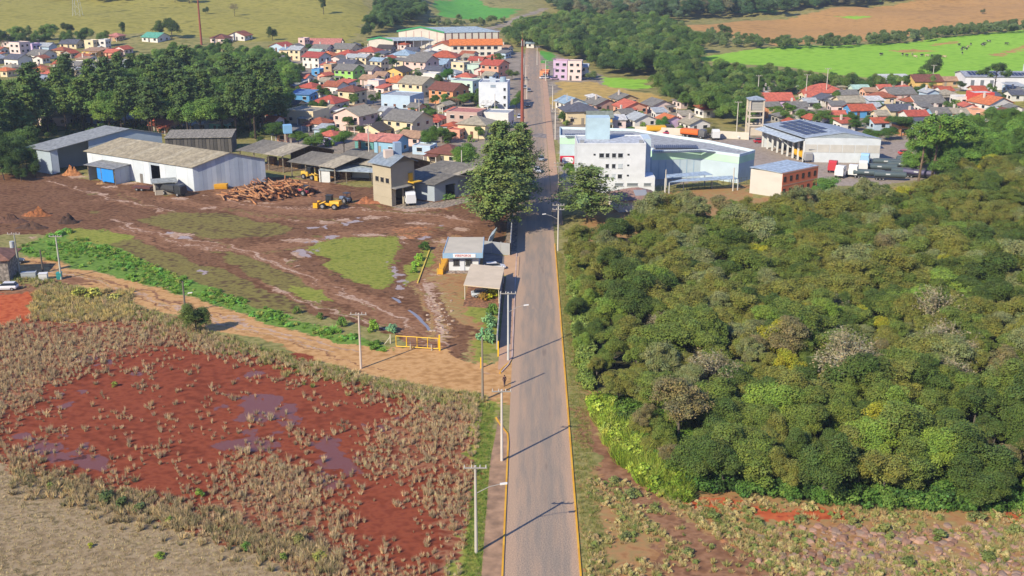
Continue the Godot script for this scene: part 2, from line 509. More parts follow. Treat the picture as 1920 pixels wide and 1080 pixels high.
	add_region(far, [[1290, 110], [1420, 90], [1700, 80], [1920, 55], [2100, 40], [2100, 160], [1820, 165], [1640, 148], [1480, 128]], 14, 3.0)
	add_region(far, [[1260, 50], [1420, 38], [1480, 36], [1640, 14], [1860, -4], [2100, -10], [2100, 35], [1900, 50], [1680, 72], [1450, 85], [1350, 62]], 15, 4.0)
	add_region(far, [[1370, 14], [1440, 16], [1450, 26], [1380, 24]], 17, 3.0)
	add_region(far, [[1575, 30], [1640, 30], [1600, 37]], 14, 2.0)
	add_region(far, [[1405, 262], [1420, 190], [1560, 175], [1800, 165], [2100, 185], [2100, 262]], 12, 3.0)
	add_region(far, [[1780, 172], [2100, 168], [2100, 210], [1880, 200]], 13, 2.0)
	for t in [[[1660, 95], [1720, 92], [1760, 95], [1700, 99]], [[1740, 84], [1800, 76], [1795, 79], [1750, 87]], [[1860, 103], [1935, 82], [1935, 86], [1870, 107]]]:
		add_region(far, t, 15, 1.0)
	add_track(far, [[560, 160], [620, 172], [680, 186], [730, 200]], 6.0, 18)
	add_track(far, [[820, 215], [880, 214], [960, 212]], 16.0, 13)
	add_track(far, [[1500, 180], [1530, 200], [1550, 215]], 6.0, 18)
	add_track(far, [[1800, 215], [1850, 232], [1890, 250]], 6.0, 18)
	add_track(far, [[1010, 90], [985, 75], [950, 60], [925, 52], [970, 35], [1020, 15]], 8.0, 12)
	xs = steps(far_area.position.x, far_area.end.x, 90)
	zs = steps(far_area.position.y, far_area.end.y, 80)
	setting("hills", sheet(xs, zs, far_area), soil_mat(soil_texture(1536, far_area, far, 4, 23)))
	# the land beyond, out to the horizon
	var plain := mat("#6d7040", 0.95, "soil")
	for r in [[-4200.0, -580.0, -4200.0, -345.0, 40, 40], [580.0, 4200.0, -4200.0, -345.0, 40, 40], [-580.0, 580.0, -4200.0, -1245.0, 24, 40], [-4200.0, -175.0, -345.0, 600.0, 4, 4], [175.0, 4200.0, -345.0, 600.0, 4, 4], [-175.0, 175.0, -83.0, 600.0, 4, 4]]:
		setting("open_land", sheet(steps(r[0], r[1], r[4]), steps(r[2], r[3], r[5]), far_area), plain)

# ------------------------------------------------------------------ plants
class Leaves:
	var v := PackedVector3Array()
	var n := PackedVector3Array()
	var c := PackedColorArray()
	var ix := PackedInt32Array()
	var r: RandomNumberGenerator
	func leaf(p: Vector3, out: Vector3, s: float, tone: Color) -> void:
		var m := (out + Vector3(r.randf_range(-1, 1), r.randf_range(-0.6, 1), r.randf_range(-1, 1)) * 0.9).normalized()
		var a := m.cross(Vector3(r.randf_range(-1, 1), r.randf_range(-1, 1), r.randf_range(-1, 1))).normalized() * s
		var b := m.cross(a) * r.randf_range(0.5, 0.9)
		var k := v.size()
		v.append(p - a); v.append(p - b); v.append(p + a); v.append(p + b)
		for j in 4:
			n.append(m); c.append(tone)
		ix.append(k); ix.append(k + 2); ix.append(k + 1); ix.append(k); ix.append(k + 3); ix.append(k + 2)
	func blade(p: Vector3, tip: Vector3, w: float, tone: Color) -> void:
		var side := (tip - p).cross(Vector3(r.randf_range(-1, 1), 0.2, r.randf_range(-1, 1))).normalized() * w
		var k := v.size()
		v.append(p - side); v.append(p + side); v.append(tip)
		var m := (tip - p).cross(side).normalized()
		for j in 3:
			n.append(m); c.append(tone)
		ix.append(k); ix.append(k + 1); ix.append(k + 2)
	func mesh() -> ArrayMesh:
		var arr := []
		arr.resize(Mesh.ARRAY_MAX)
		arr[Mesh.ARRAY_VERTEX] = v; arr[Mesh.ARRAY_NORMAL] = n; arr[Mesh.ARRAY_COLOR] = c; arr[Mesh.ARRAY_INDEX] = ix
		var m := ArrayMesh.new()
		m.add_surface_from_arrays(Mesh.PRIMITIVE_TRIANGLES, arr)
		return m

func seeded(s: int) -> RandomNumberGenerator:
	var r := RandomNumberGenerator.new()
	r.seed = s
	return r

func tone(r: RandomNumberGenerator, spread: float) -> Color:
	var b := 1.0 - r.randf() * spread * 1.5
	return Color(b * r.randf_range(0.8, 1.0), b, b * r.randf_range(0.7, 1.0))

func sphere_point(r: RandomNumberGenerator) -> Vector3:
	var y := r.randf_range(-1, 1); var a := r.randf() * TAU
	var q := sqrt(1 - y * y)
	return Vector3(cos(a) * q, y, sin(a) * q)

# crowns are made for a tree 10 m high and scaled with it; the trunk comes separately
func round_crown(s: int, rx: float, ry: float, cy: float, clumps: int, per: int, size: float, cr := 1.4) -> ArrayMesh:
	var g := Leaves.new(); g.r = seeded(s)
	var lobes := []                                   # an uneven crown: a few great boughs of unlike size
	for k in 5 + g.r.randi() % 3:
		var a := k * 2.4 + g.r.randf_range(-0.6, 0.6); var q := g.r.randf_range(0.15, 0.62)
		lobes.append([Vector3(cos(a) * q * rx, cy + ry * g.r.randf_range(-0.42, 0.45), sin(a) * q * rx), g.r.randf_range(0.3, 0.62)])
	for k in clumps:
		var d := sphere_point(g.r)
		if d.y < -0.5:
			d.y = -d.y
		var l: Array = lobes[k % lobes.size()]
		var mid: Vector3 = l[0] + Vector3(d.x * rx, d.y * ry, d.z * rx) * l[1] * pow(g.r.randf(), 0.3) * g.r.randf_range(0.75, 1.05)
		var rad := cr * g.r.randf_range(0.6, 1.25)
		var t := tone(g.r, 0.22)
		for j in per:
			var e := sphere_point(g.r)
			if e.y < -0.3 and g.r.randf() < 0.6:
				e.y = -e.y
			var p := mid + Vector3(e.x, e.y * 0.88, e.z) * rad * pow(g.r.randf(), 0.3)
			g.leaf(p, e + Vector3(0, 0.5, 0), size * g.r.randf_range(0.6, 1.3), t * tone(g.r, 0.18))
	return g.mesh()

func pine_crown(s: int, base: float, top: float, rad: float, layers: int, size: float, per: int, taper := 0.62) -> ArrayMesh:   # whorls of level branches with tufts
	var g := Leaves.new(); g.r = seeded(s)
	for k in layers:
		var f := (k + g.r.randf_range(-0.3, 0.3)) / layers
		var y := lerpf(base, top, clampf(f, 0, 1))
		var reach := rad * pow(1.0 - clampf(f, 0, 1), taper) * g.r.randf_range(0.6, 1.15) * minf(1.0, 0.62 + f * 3.0) + 0.25
		var arms := 6 + g.r.randi() % 3
		for a in arms:
			var ang := TAU * (a + g.r.randf_range(-0.35, 0.35)) / arms + k * 1.3
			var dir := Vector3(cos(ang), g.r.randf_range(-0.12, 0.3), sin(ang))
			var len := reach * g.r.randf_range(0.5, 1.15)
			var t := tone(g.r, 0.2)
			for j in per:
				var w := pow(g.r.randf(), 0.6)
				var p := Vector3(0, y, 0) + dir * len * w + Vector3(g.r.randfn(0, 0.16), g.r.randfn(0, 0.14), g.r.randfn(0, 0.16)) * (0.6 + len * 0.42)
				g.leaf(p, dir * 0.5 + Vector3(0, 0.8, 0), size * g.r.randf_range(0.6, 1.3), t * tone(g.r, 0.15))
	return g.mesh()

func umbrella_crown(s: int) -> ArrayMesh:     # araucaria: arms curving up, tufts at their ends, gathered near the top
	var g := Leaves.new(); g.r = seeded(s)
	for k in 26:
		var ang := k * 2.4 + g.r.randf_range(-0.3, 0.3)
		var f := g.r.randf()
		var base := Vector3(0, lerpf(6.6, 9.2, f), 0)
		var end := base + Vector3(cos(ang), 0, sin(ang)) * lerpf(2.9, 1.1, f) * g.r.randf_range(0.7, 1.1) + Vector3(0, lerpf(0.5, 1.0, f), 0)
		var t := tone(g.r, 0.15)
		for j in 150:
			var e := sphere_point(g.r)
			g.leaf(end + e * g.r.randf_range(0.2, 0.75), e + Vector3(0, 0.6, 0), g.r.randf_range(0.1, 0.2), t * tone(g.r, 0.15))
		for j in 14:
			g.leaf(base.lerp(end, g.r.randf()) + Vector3(0, g.r.randf_range(-0.1, 0.15), 0), Vector3.UP, 0.14, t)
	return g.mesh()

func twig_crown(s: int, n: int) -> ArrayMesh:     # a nearly leafless crown: fans of thin twigs
	var g := Leaves.new(); g.r = seeded(s)
	for k in n:
		var d := sphere_point(g.r); d.y = absf(d.y) * 0.9 + 0.15
		var a := Vector3(d.x * 1.0, 4.6 + d.y * 1.6, d.z * 1.0)
		var b := Vector3(d.x * 2.9, 5.2 + d.y * 3.6, d.z * 2.9) * g.r.randf_range(0.85, 1.08)
		g.blade(a, b, 0.07, Color(0.85, 1, 0.8))
		for j in 16:
			var p := a.lerp(b, g.r.randf_range(0.35, 1.0))
			var q := p + (sphere_point(g.r) + d * 0.8).normalized() * g.r.randf_range(0.5, 1.1)
			g.blade(p, q, 0.028, tone(g.r, 0.2) * tone(g.r, 0.1))
			g.leaf(q, d, g.r.randf_range(0.07, 0.15), tone(g.r, 0.25) * tone(g.r, 0.1))
	return g.mesh()

func palm_crown(s: int) -> ArrayMesh:
	var g := Leaves.new(); g.r = seeded(s)
	for k in 22:
		var ang := k * 2.39
		var lift := g.r.randf_range(0.1, 1.0)
		var dir := Vector3(cos(ang), 0, sin(ang))
		var p := Vector3(0, 7.2, 0)
		for j in 9:
			var f := j / 8.0
			var here := p + dir * f * 3.2 + Vector3(0, lift * 1.8 * f - 2.6 * f * f, 0)
			for w in [-1.0, 1.0]:
				g.blade(here, here + dir.cross(Vector3.UP) * w * 0.75 * (1.0 - f * 0.5) + dir * 0.5 - Vector3(0, 0.25, 0), 0.09, tone(g.r, 0.15))
	return g.mesh()

func trunk_mesh(s: int, h: float, r0: float, limbs: int, reach: float) -> ArrayMesh:
	var r := seeded(s)
	var m := MB.new()
	var bend := Vector3(r.randf_range(-0.3, 0.3), 0, r.randf_range(-0.3, 0.3))
	m.tube(Vector3(0, -0.2, 0), Vector3(0, h * 0.5, 0) + bend, r0, r0 * 0.72, 7, false)
	m.tube(Vector3(0, h * 0.5, 0) + bend, Vector3(0, h, 0) + bend * 1.4, r0 * 0.72, r0 * 0.3, 7, false)
	for k in limbs:
		var a := k * 2.4 + r.randf_range(-0.4, 0.4)
		var p := Vector3(0, h * lerpf(0.35, 0.85, float(k) / limbs), 0) + bend * 0.8
		m.tube(p, p + Vector3(cos(a) * reach, reach * r.randf_range(0.4, 1.0), sin(a) * reach), r0 * 0.4, r0 * 0.1, 5, false)
	return m.mesh()

func bush_mesh(s: int, n: int, size: float) -> ArrayMesh:        # about 1 m wide, 1 m high
	var g := Leaves.new(); g.r = seeded(s)
	for k in 9:
		var d := sphere_point(g.r); d.y = absf(d.y)
		var mid := Vector3(d.x * 0.33, 0.2 + d.y * 0.5, d.z * 0.33)
		var t := tone(g.r, 0.2)
		for j in n:
			var e := sphere_point(g.r)
			g.leaf(mid + e * 0.24 * pow(g.r.randf(), 0.3), e + Vector3(0, 0.4, 0), size * g.r.randf_range(0.6, 1.3), t * tone(g.r, 0.15))
	return g.mesh()

func tuft_mesh(s: int, n: int, w: float, spread: float, width: float) -> ArrayMesh:    # a tussock, 1 m high
	var g := Leaves.new(); g.r = seeded(s)
	for k in n:
		var a := g.r.randf() * TAU
		var d := Vector3(cos(a), 0, sin(a))
		var p := d * g.r.randf() * w
		var h := g.r.randf_range(0.45, 1.0)
		var tip := p + d * g.r.randf_range(0.05, spread) + Vector3(0, h, 0)
		g.blade(p, tip, width * g.r.randf_range(0.6, 1.3), tone(g.r, 0.25) * tone(g.r, 0.12))
	return g.mesh()

# a kind: meshes for trunk and crown, the colours its crown may have
var kinds := {}
func make_kinds() -> void:
	for k in 5:
		kinds["broad%d" % k] = [trunk_mesh(k + 1, 6.0, 0.22, 5, 1.8), round_crown(k + 10, 3.3 + 0.25 * (k % 3), 3.3 - 0.25 * (k % 2), 6.1, 54 + 4 * k, 330, 0.105, 1.05)]
	for k in 3:
		kinds["fine%d" % k] = [trunk_mesh(k + 31, 6.5, 0.2, 6, 2.0), round_crown(k + 40, 3.5, 2.9, 6.4, 100, 160, 0.09, 0.8)]
	kinds["tall0"] = [trunk_mesh(50, 7.5, 0.2, 5, 1.2), round_crown(51, 2.0, 4.2, 5.7, 46, 230, 0.13, 1.0)]
	kinds["full0"] = [trunk_mesh(52, 5.0, 0.2, 4, 1.2), round_crown(53, 3.2, 4.4, 4.7, 74, 320, 0.105, 1.05)]
	kinds["full1"] = [trunk_mesh(54, 5.0, 0.2, 4, 1.2), round_crown(55, 3.5, 4.2, 4.6, 78, 320, 0.105, 1.0)]
	for k in 3:
		kinds["pine%d" % k] = [trunk_mesh(k + 60, 9.4, 0.2, 8, 0.8), pine_crown(k + 61, 3.4 + 0.5 * k, 10.0, 2.3, 13, 0.16, 60)]
	kinds["cedar0"] = [trunk_mesh(70, 9.6, 0.19, 8, 0.8), pine_crown(71, 1.9, 10.0, 2.9, 19, 0.115, 125, 0.72)]
	kinds["cedar1"] = [trunk_mesh(72, 9.6, 0.19, 8, 0.8), pine_crown(73, 1.5, 10.0, 3.1, 18, 0.115, 125, 0.66)]
	kinds["open0"] = [trunk_mesh(74, 9.4, 0.19, 12, 1.3), pine_crown(75, 2.0, 9.8, 2.9, 14, 0.11, 130, 0.5)]
	kinds["umbrella0"] = [trunk_mesh(80, 9.2, 0.24, 6, 0.8), umbrella_crown(81)]
	kinds["bare0"] = [trunk_mesh(90, 6.0, 0.17, 7, 1.9), twig_crown(91, 60)]
	kinds["bare1"] = [trunk_mesh(92, 6.2, 0.17, 8, 2.1), twig_crown(93, 80)]
	kinds["palm0"] = [trunk_mesh(95, 7.2, 0.17, 0, 0.5), palm_crown(96)]
	for k in 3:
		kinds["bush%d" % k] = [null, bush_mesh(100 + k, 55, 0.075)]

const BARK := "#5d5143"
func tree(called: String, kind: String, hex: String, where: Vector3, h: float, wide: float, label: String, group := "", category := "tree", bark := BARK) -> Node3D:
	var t := thing(called, label, category, where, rng.randf() * TAU, group)
	var k: Array = kinds[kind]
	if k[0] != null:
		part("trunk", k[0], mat(bark, 0.95, "soil"), t).scale = Vector3(h * 0.1, h * 0.1, h * 0.1)
		part("crown", k[1], leaf_mat(hex), t).scale = Vector3(wide, h * 0.1, wide)
	else:
		part("foliage", k[1], leaf_mat(hex), t).scale = Vector3(wide, h, wide)
	return t

func mass(called: String, meshes: Array, spots: Array, label: String, category: String, m: Material) -> Node3D:   # what nobody could count: [position, turn, Vector3 scale, Color]
	var root := Node3D.new()
	root.name = numbered(called)
	add_child(root)
	root.set_meta("kind", "stuff"); root.set_meta("label", label); root.set_meta("category", category)
	for j in meshes.size():
		var mine := []
		for k in range(j, spots.size(), meshes.size()):
			mine.append(spots[k])
		if mine.is_empty():
			continue
		var mm := MultiMesh.new()
		mm.transform_format = MultiMesh.TRANSFORM_3D
		mm.use_colors = true
		mm.mesh = meshes[j]
		mm.instance_count = mine.size()
		for k in mine.size():
			var s: Array = mine[k]
			mm.set_instance_transform(k, Transform3D(Basis(Vector3.UP, s[1]) * Basis.from_scale(s[2]), s[0]))
			mm.set_instance_color(k, full(s[3]))
		var o := MultiMeshInstance3D.new()
		o.name = "cover"
		o.multimesh = mm
		o.material_override = m
		root.add_child(o, true)
		o.set_meta("kind", "stuff")
	return root

func lin(hex: String) -> Color:
	return Color.html(hex).srgb_to_linear()

func with_trunk(kind: String) -> ArrayMesh:        # crown and trunk in one mesh, for far woods
	var g: ArrayMesh = kinds[kind][1]
	return g

func scatter(poly: PackedVector2Array, spacing: float, jitter: float, r: RandomNumberGenerator) -> PackedVector2Array:
	var out := PackedVector2Array()
	var lo := poly[0]; var hi := poly[0]
	for p in poly:
		lo = lo.min(p); hi = hi.max(p)
	var z := lo.y
	var row := 0
	while z < hi.y:
		var x := lo.x + (spacing * 0.5 if row % 2 else 0.0)
		while x < hi.x:
			var p := Vector2(x + r.randf_range(-jitter, jitter) * spacing, z + r.randf_range(-jitter, jitter) * spacing)
			if inside(p, poly):
				out.append(p)
			x += spacing
		z += spacing * 0.87
		row += 1
	return out

func wood_label(c: String, p: Vector2, h: float) -> String:      # look, size and place of a tree of the wood
	var what: String = {"dark": "dark green", "mid": "mid green", "olive": "dull olive", "yellow": "yellow-green", "bright": "fresh bright green", "grey": "grey-green fine leaved", "brown": "brownish half bare", "bare": "leafless pale branched"}[c]
	var zone := "in the heart of the wood"
	if p.y > -118.0: zone = "at the wood's front above the red earth strip"
	elif p.x < 17.0: zone = "at the wood's edge beside the yellow kerb"
	elif p.y < -165.0: zone = "in the back of the wood towards the brick building"
	elif p.x < 30.0: zone = "in the wood behind the cane grass and road"
	return "%s %s tree %s" % ["tall" if h > 8.2 else ("low" if h < 6.4 else "middling"), what, zone]

const WOOD := {"dark": "#4f5f2e", "mid": "#667235", "olive": "#76763a", "yellow": "#95912f", "bright": "#73873a", "grey": "#7b7f54", "brown": "#7b714f", "bare": "#897f68"}

func build_near_wood() -> void:
	var r := seeded(404)
	var spots := scatter(forest_poly, 4.1, 0.45, r)
	var order := []
	for p in spots:
		var depth := -p.y * 0.9516 + (EYE - 8.0) * 0.307
		if absf(p.x) * FOCAL / depth > 1060.0 or p.y < -345:
			continue
		order.append(p)
	order.sort_custom(func(a, b): return a.y > b.y)
	var patch := FastNoiseLite.new()
	patch.seed = 5; patch.frequency = 0.035
	var rest := []
	for k in order.size():
		var p: Vector2 = order[k]
		var u := patch.get_noise_2d(p.x, p.y) * 0.75 + r.randf_range(-0.35, 0.35)
		var w := r.randf()
		var near_edge := p.y > -135.0 or p.x < 14.0
		var c := "mid"
		if u < -0.5: c = "brown"
		elif u < -0.36: c = "grey"
		elif u < -0.02: c = "olive"
		elif u < 0.2: c = "mid"
		elif u < 0.42: c = "dark"
		else: c = "bright"
		if w < 0.025: c = "yellow"
		elif w < 0.08 and not near_edge: c = "bare"
		if near_edge and p.x > 22.0 and w > 0.3 and c in ["brown", "grey", "olive"]:
			c = "mid" if w > 0.55 else "dark"
		var h := r.randf_range(5.2, 9.4) + patch.get_noise_2d(p.x * 2.0, p.y * 2.0 + 90.0) * 3.0
		if p.x < 14.0 + 4.0: h *= 0.72
		h = clampf(h * (1.15 if c == "bare" else 1.0), 3.6, 12.0)
		var kind := "bare%d" % (k % 2) if c == "bare" else ("fine%d" % (k % 3) if c in ["grey", "brown"] else ("full%d" % (k % 2) if near_edge else "broad%d" % (k % 5)))
		var wide := h * 0.1 * r.randf_range(0.9, 1.5)
		if k < 300:
			tree("forest_tree", kind, WOOD[c], Vector3(p.x, 0, p.y), h, wide, wood_label(c, p, h), wood_label(c, p, h), "tree", "#7a7164" if c != "bare" else "#968e80")
		else:
			if c == "bare": c = "grey"
			elif c == "brown" and w < 0.6: c = "olive"
			rest.append([Vector3(p.x, 0, p.y), r.randf() * TAU, Vector3(wide, h * 0.1, wide), lin(WOOD[c]) * r.randf_range(0.85, 1.15)])
	mass("wood_canopy", [kinds["broad0"][1], kinds["fine0"][1], kinds["broad1"][1], kinds["broad2"][1], kinds["fine1"][1], kinds["broad3"][1]], rest, "closed canopy of the wood reaching back to the truck yard", "wood", leaf_mat("#ffffff"))
	# undergrowth at the wood's front edge
	var low := []
	for k in 900:
		var a := at(r.randf_range(1075, 2050), r.randf_range(900, 972))
		if inside(flat(a), forest_poly) and a.z > -124.0:
			low.append([a, r.randf() * TAU, Vector3.ONE * r.randf_range(1.0, 2.6), lin(["#3f5a2a", "#4d6a30", "#364c25", "#5c7436"][k % 4])])
	for k in 900:
		var a := at(r.randf_range(1060, 1110), r.randf_range(470, 760)) if k % 2 else at(r.randf_range(1130, 1300), r.randf_range(755, 900))
		if inside(flat(a), forest_poly):
			low.append([a, r.randf() * TAU, Vector3.ONE * r.randf_range(1.0, 2.4), lin(["#56702f", "#6d7c3c", "#4d6030", "#7d8a4a"][k % 4])])
	mass("undergrowth", [kinds["bush0"][1], kinds["bush1"][1], kinds["bush2"][1]], low, "low leafy undergrowth along the edge of the wood", "shrubs", leaf_mat("#ffffff"))

func far_wood(called: String, label: String, px: Array, spacing: float, h0: float, h1: float, hexes: Array, s: int, keep := 1.0) -> void:
	var r := seeded(s)
	var list := []
	for p in scatter(grounds(px), spacing, 0.42, r):
		if r.randf() > keep:
			continue
		var h := r.randf_range(h0, h1)
		var w := h * 0.1 * r.randf_range(0.9, 1.35)
		list.append([Vector3(p.x, height(p.x, p.y) - 0.3, p.y), r.randf() * TAU, Vector3(w, h * 0.1, w), lin(hexes[r.randi() % hexes.size()]) * r.randf_range(1.1, 1.8)])
	mass(called, [kinds["full0"][1], kinds["broad1"][1], kinds["full1"][1], kinds["broad3"][1], kinds["fine2"][1]], list, label, "wood", leaf_mat("#ffffff"))

func build_far_woods() -> void:
	var g := ["#3d5229", "#4a602e", "#566a33", "#3a4c2b", "#5e6c3c"]
	far_wood("far_wood", "dark mixed wood beyond the pink building and dry plot", [[962, 88], [985, 62], [1060, 48], [1150, 46], [1240, 54], [1285, 78], [1305, 100], [1312, 132], [1300, 150], [1280, 168], [1300, 205], [1340, 236], [1405, 244], [1412, 225], [1250, 200], [1228, 182], [1235, 160], [1225, 148], [1130, 142], [1105, 128], [1040, 104], [1000, 92]], 6.6, 9, 14, g, 1)
	far_wood("far_wood", "belt of trees between the bright green field and the village", [[1250, 200], [1290, 165], [1330, 142], [1400, 146], [1480, 154], [1560, 164], [1640, 168], [1740, 166], [1750, 171], [1650, 176], [1540, 178], [1430, 190], [1408, 215], [1300, 222]], 6.4, 6.5, 9.5, g, 2)
	far_wood("hedgerow", "row of dark shrubby trees dividing stubble and green field", [[1330, 66], [1380, 78], [1450, 86], [1560, 84], [1680, 74], [1800, 60], [1930, 50], [1930, 62], [1800, 70], [1680, 84], [1560, 92], [1440, 94], [1320, 88]], 5.6, 4.5, 8, ["#47562e", "#56633a", "#62704a", "#4d5d34"], 3)
	far_wood("far_wood", "continuous dark wood on the hills above the stubble field", [[1030, 20], [1090, 44], [1250, 42], [1380, 34], [1470, 34], [1640, 12], [1780, 2], [1900, -12], [2000, -30], [1500, -40], [1100, -30], [1000, -14]], 9.0, 11, 18, ["#3d5434", "#4a6040", "#43573a", "#55664a", "#6d6a50"], 4)
	far_wood("far_wood", "clump of dark trees on the slope beside the green trimmed hall", [[680, 80], [690, 62], [704, 40], [716, 2], [770, -6], [790, 30], [800, 46], [760, 50], [716, 62], [705, 76]], 7.0, 9, 14, ["#3b4f2c", "#455a31", "#4f6336"], 5)
	far_wood("far_wood", "line of trees along the brow of the grassy hill", [[80, 4], [140, 2], [190, 8], [250, 3], [250, -14], [80, -14]], 7.0, 8, 12, g, 6)
	far_wood("far_wood", "trees along the foot of the grassy hill behind houses", [[-40, 92], [0, 80], [60, 74], [150, 80], [210, 84], [240, 78], [230, 90], [140, 90], [80, 88], [40, 96]], 7.5, 7, 12, g, 7, 0.8)
	far_wood("far_wood", "broad leafed trees rising behind the pine wood", [[250, 140], [320, 112], [400, 104], [490, 112], [550, 145], [556, 178], [430, 178], [230, 180]], 7.5, 7, 11, ["#4b6230", "#55702f", "#3f5629", "#5f7538"], 8)
	far_wood("far_wood", "dark trees at the far edge of the wood below the village", [[1700, 330], [1800, 268], [1900, 262], [2050, 250], [2050, 318], [1760, 345]], 6.0, 9, 13, ["#4d662c", "#587332", "#425827"], 9)
	far_wood("far_wood", "scrub along the bending far road", [[940, 74], [985, 44], [1020, 50], [985, 72], [962, 92]], 6.5, 4, 9, ["#4a5d30", "#5c6a3a", "#6d7040"], 10, 0.8)
	far_wood("far_wood", "hedge of low trees below the deep green field", [[800, 48], [860, 45], [900, 46], [960, 36], [962, 40], [905, 52], [810, 52]], 6.0, 4, 8, ["#55623a", "#66704a", "#4a5a33"], 11, 0.9)

func build_yard_trees() -> void:
	var r := seeded(77)
	# pine wood behind the sawmill
	var poly := grounds([[-60, 318], [20, 300], [62, 268], [110, 252], [300, 262], [440, 266], [520, 268], [545, 214], [500, 184], [330, 176], [200, 178], [150, 196], [60, 214], [-60, 216]])
	for p in scatter(poly, 8.0, 0.42, r):
		var u := r.randf()
		var h := r.randf_range(13.5, 20.5)
		var front := p.y > -372.0
		if u < (0.8 if front else 0.5):
			tree("pine_tree", "pine%d" % (r.randi() % 3), ["#4c5f38", "#55693a", "#5f733c"][r.randi() % 3], Vector3(p.x, 0, p.y), h, h * 0.1 * r.randf_range(1.0, 1.35), ("front row pine with bare trunk behind the sawmill roofs" if front else "dark pine deep in the grove behind the sawmill"), ("front pines behind the sawmill" if front else "inner pines behind the sawmill"), "tree", "#4d4136")
		else:
			tree("grove_tree", "broad%d" % (r.randi() % 5), ["#64803c", "#728c42", "#5b7637"][r.randi() % 3], Vector3(p.x, 0, p.y), h * 0.8, h * 0.1 * r.randf_range(0.9, 1.3), "leafy green tree mixed among the pines behind the sawmill", "leafy trees among the pines")
	var low := []                                            # shrubs under the pines
	for p in scatter(poly, 4.6, 0.5, r):
		if r.randf() < 0.6:
			var w := r.randf_range(2.2, 4.6)
			low.append([Vector3(p.x, 0, p.y), r.randf() * TAU, Vector3(w, w * 0.8, w), lin(["#45592f", "#526836", "#3b4e2a", "#5d703a"][r.randi() % 4])])
	mass("grove_undergrowth", [kinds["bush0"][1], kinds["bush1"][1], kinds["bush2"][1]], low, "dark leafy undergrowth beneath the pines behind the sawmill", "shrubs", leaf_mat("#ffffff"))
	for t in [[8, 338, 9.0], [30, 330, 11.0], [52, 322, 10.0], [72, 312, 8.0], [20, 318, 13.0], [-10, 330, 12.0], [45, 305, 13.0], [80, 300, 9.0], [5, 300, 14.0], [66, 332, 5.0], [40, 340, 5.0]]:
		tree("edge_tree", "full%d" % (int(t[0] + 20) % 2), ["#465a2f", "#516735", "#3d5029"][int(t[2]) % 3], at(t[0], t[1]), t[2], t[2] * 0.1 * 1.25, "dark bushy tree at the yard's edge left of the open hall", "dark trees left of the open hall")
	# the two cedars by the road and their companions
	for t in [[932, 436, 20.5, 3.0], [966, 402, 19.5, 2.5], [938, 378, 20.0, 2.8], [977, 352, 17.0, 2.3]]:
		tree("roadside_conifer", "cedar%d" % (int(t[0]) % 2), "#6b7a46", at(t[0], t[1]), t[2], t[3], "big drooping conifer in the row beside the asphalt road", "row of conifers by the road", "tree", "#6d5d4c")
	tree("conifer_tree", "open0", "#6a7a46", at(1100, 412), 13.0, 2.9, "wide green conifer in front of the white four-storey building", "", "tree", "#6d5d4c")
	tree("garden_tree", "broad1", "#5c7a34", at(1072, 345), 6.0, 0.7, "small tree below the red billboard")
	tree("yard_tree", "broad2", "#5f7f3a", at(1548, 398), 9.0, 1.35, "broad green tree at the corner of the brick building")
	tree("yard_tree", "full1", "#67843c", at(1590, 398), 6.0, 0.9, "lower green tree between brick building and tank trailers")
	# shrubs in gardens
	for area in [[[560, 100, 930, 290], 80, "low garden shrub between the town houses", "garden shrubs of the town"], [[1430, 178, 1900, 240], 45, "low garden shrub between the village houses", "garden shrubs of the village"], [[1060, 205, 1330, 250], 20, "low garden shrub behind the supermarket", "garden shrubs behind the supermarket"]]:
		for k in area[1]:
			var q := at(r.randf_range(area[0][0], area[0][2]), r.randf_range(area[0][1], area[0][3]))
			if absf(q.x - road_x(q.z)) < 8.0:
				continue
			tree("garden_shrub", "bush%d" % (k % 3), ["#5c7a38", "#6d8440", "#4d682f", "#7a8a48"][r.randi() % 4], q, r.randf_range(1.2, 2.6), r.randf_range(1.8, 4.0), area[2], area[3], "shrub")
	for area in [[[530, 96, 950, 285], 60, "small dark tree tucked between the town houses", "small trees of the town"], [[1430, 172, 1915, 245], 40, "small dark tree tucked between the village houses", "small trees of the village"]]:
		for k in area[1]:
			var q := at(r.randf_range(area[0][0], area[0][2]), r.randf_range(area[0][1], area[0][3]))
			var free := absf(q.x - road_x(q.z)) > 8.0
			for e in house_spots:
				free = free and e.distance_to(flat(q)) > 5.5
			if free:
				tree("town_tree", ["full0", "broad1", "full1", "broad3"][k % 4], ["#4d6530", "#5a7236", "#44592b"][r.randi() % 3], q, r.randf_range(3.5, 6.5), r.randf_range(0.45, 0.85), area[2], area[3])
	# lone trees: px, py of the foot, height, width factor, kind, colour, label
	for t in [[1745, 342, 17.0, 1.9, "umbrella0", "#5f7a34", "tall flat topped araucaria at the edge of the truck yard"], [1722, 340, 15.0, 1.7, "umbrella0", "#5a7433", "tall flat topped araucaria at the edge of the truck yard"], [1768, 336, 16.0, 1.9, "umbrella0", "#64803a", "tall flat topped araucaria at the edge of the truck yard"], [1790, 330, 15.0, 1.8, "umbrella0", "#56702f", "tall flat topped araucaria at the edge of the truck yard"]]:
		tree("araucaria_tree", t[4], t[5], at(t[0], t[1]), t[2], t[3], t[6], "araucarias by the truck yard", "tree", "#7d6a55")
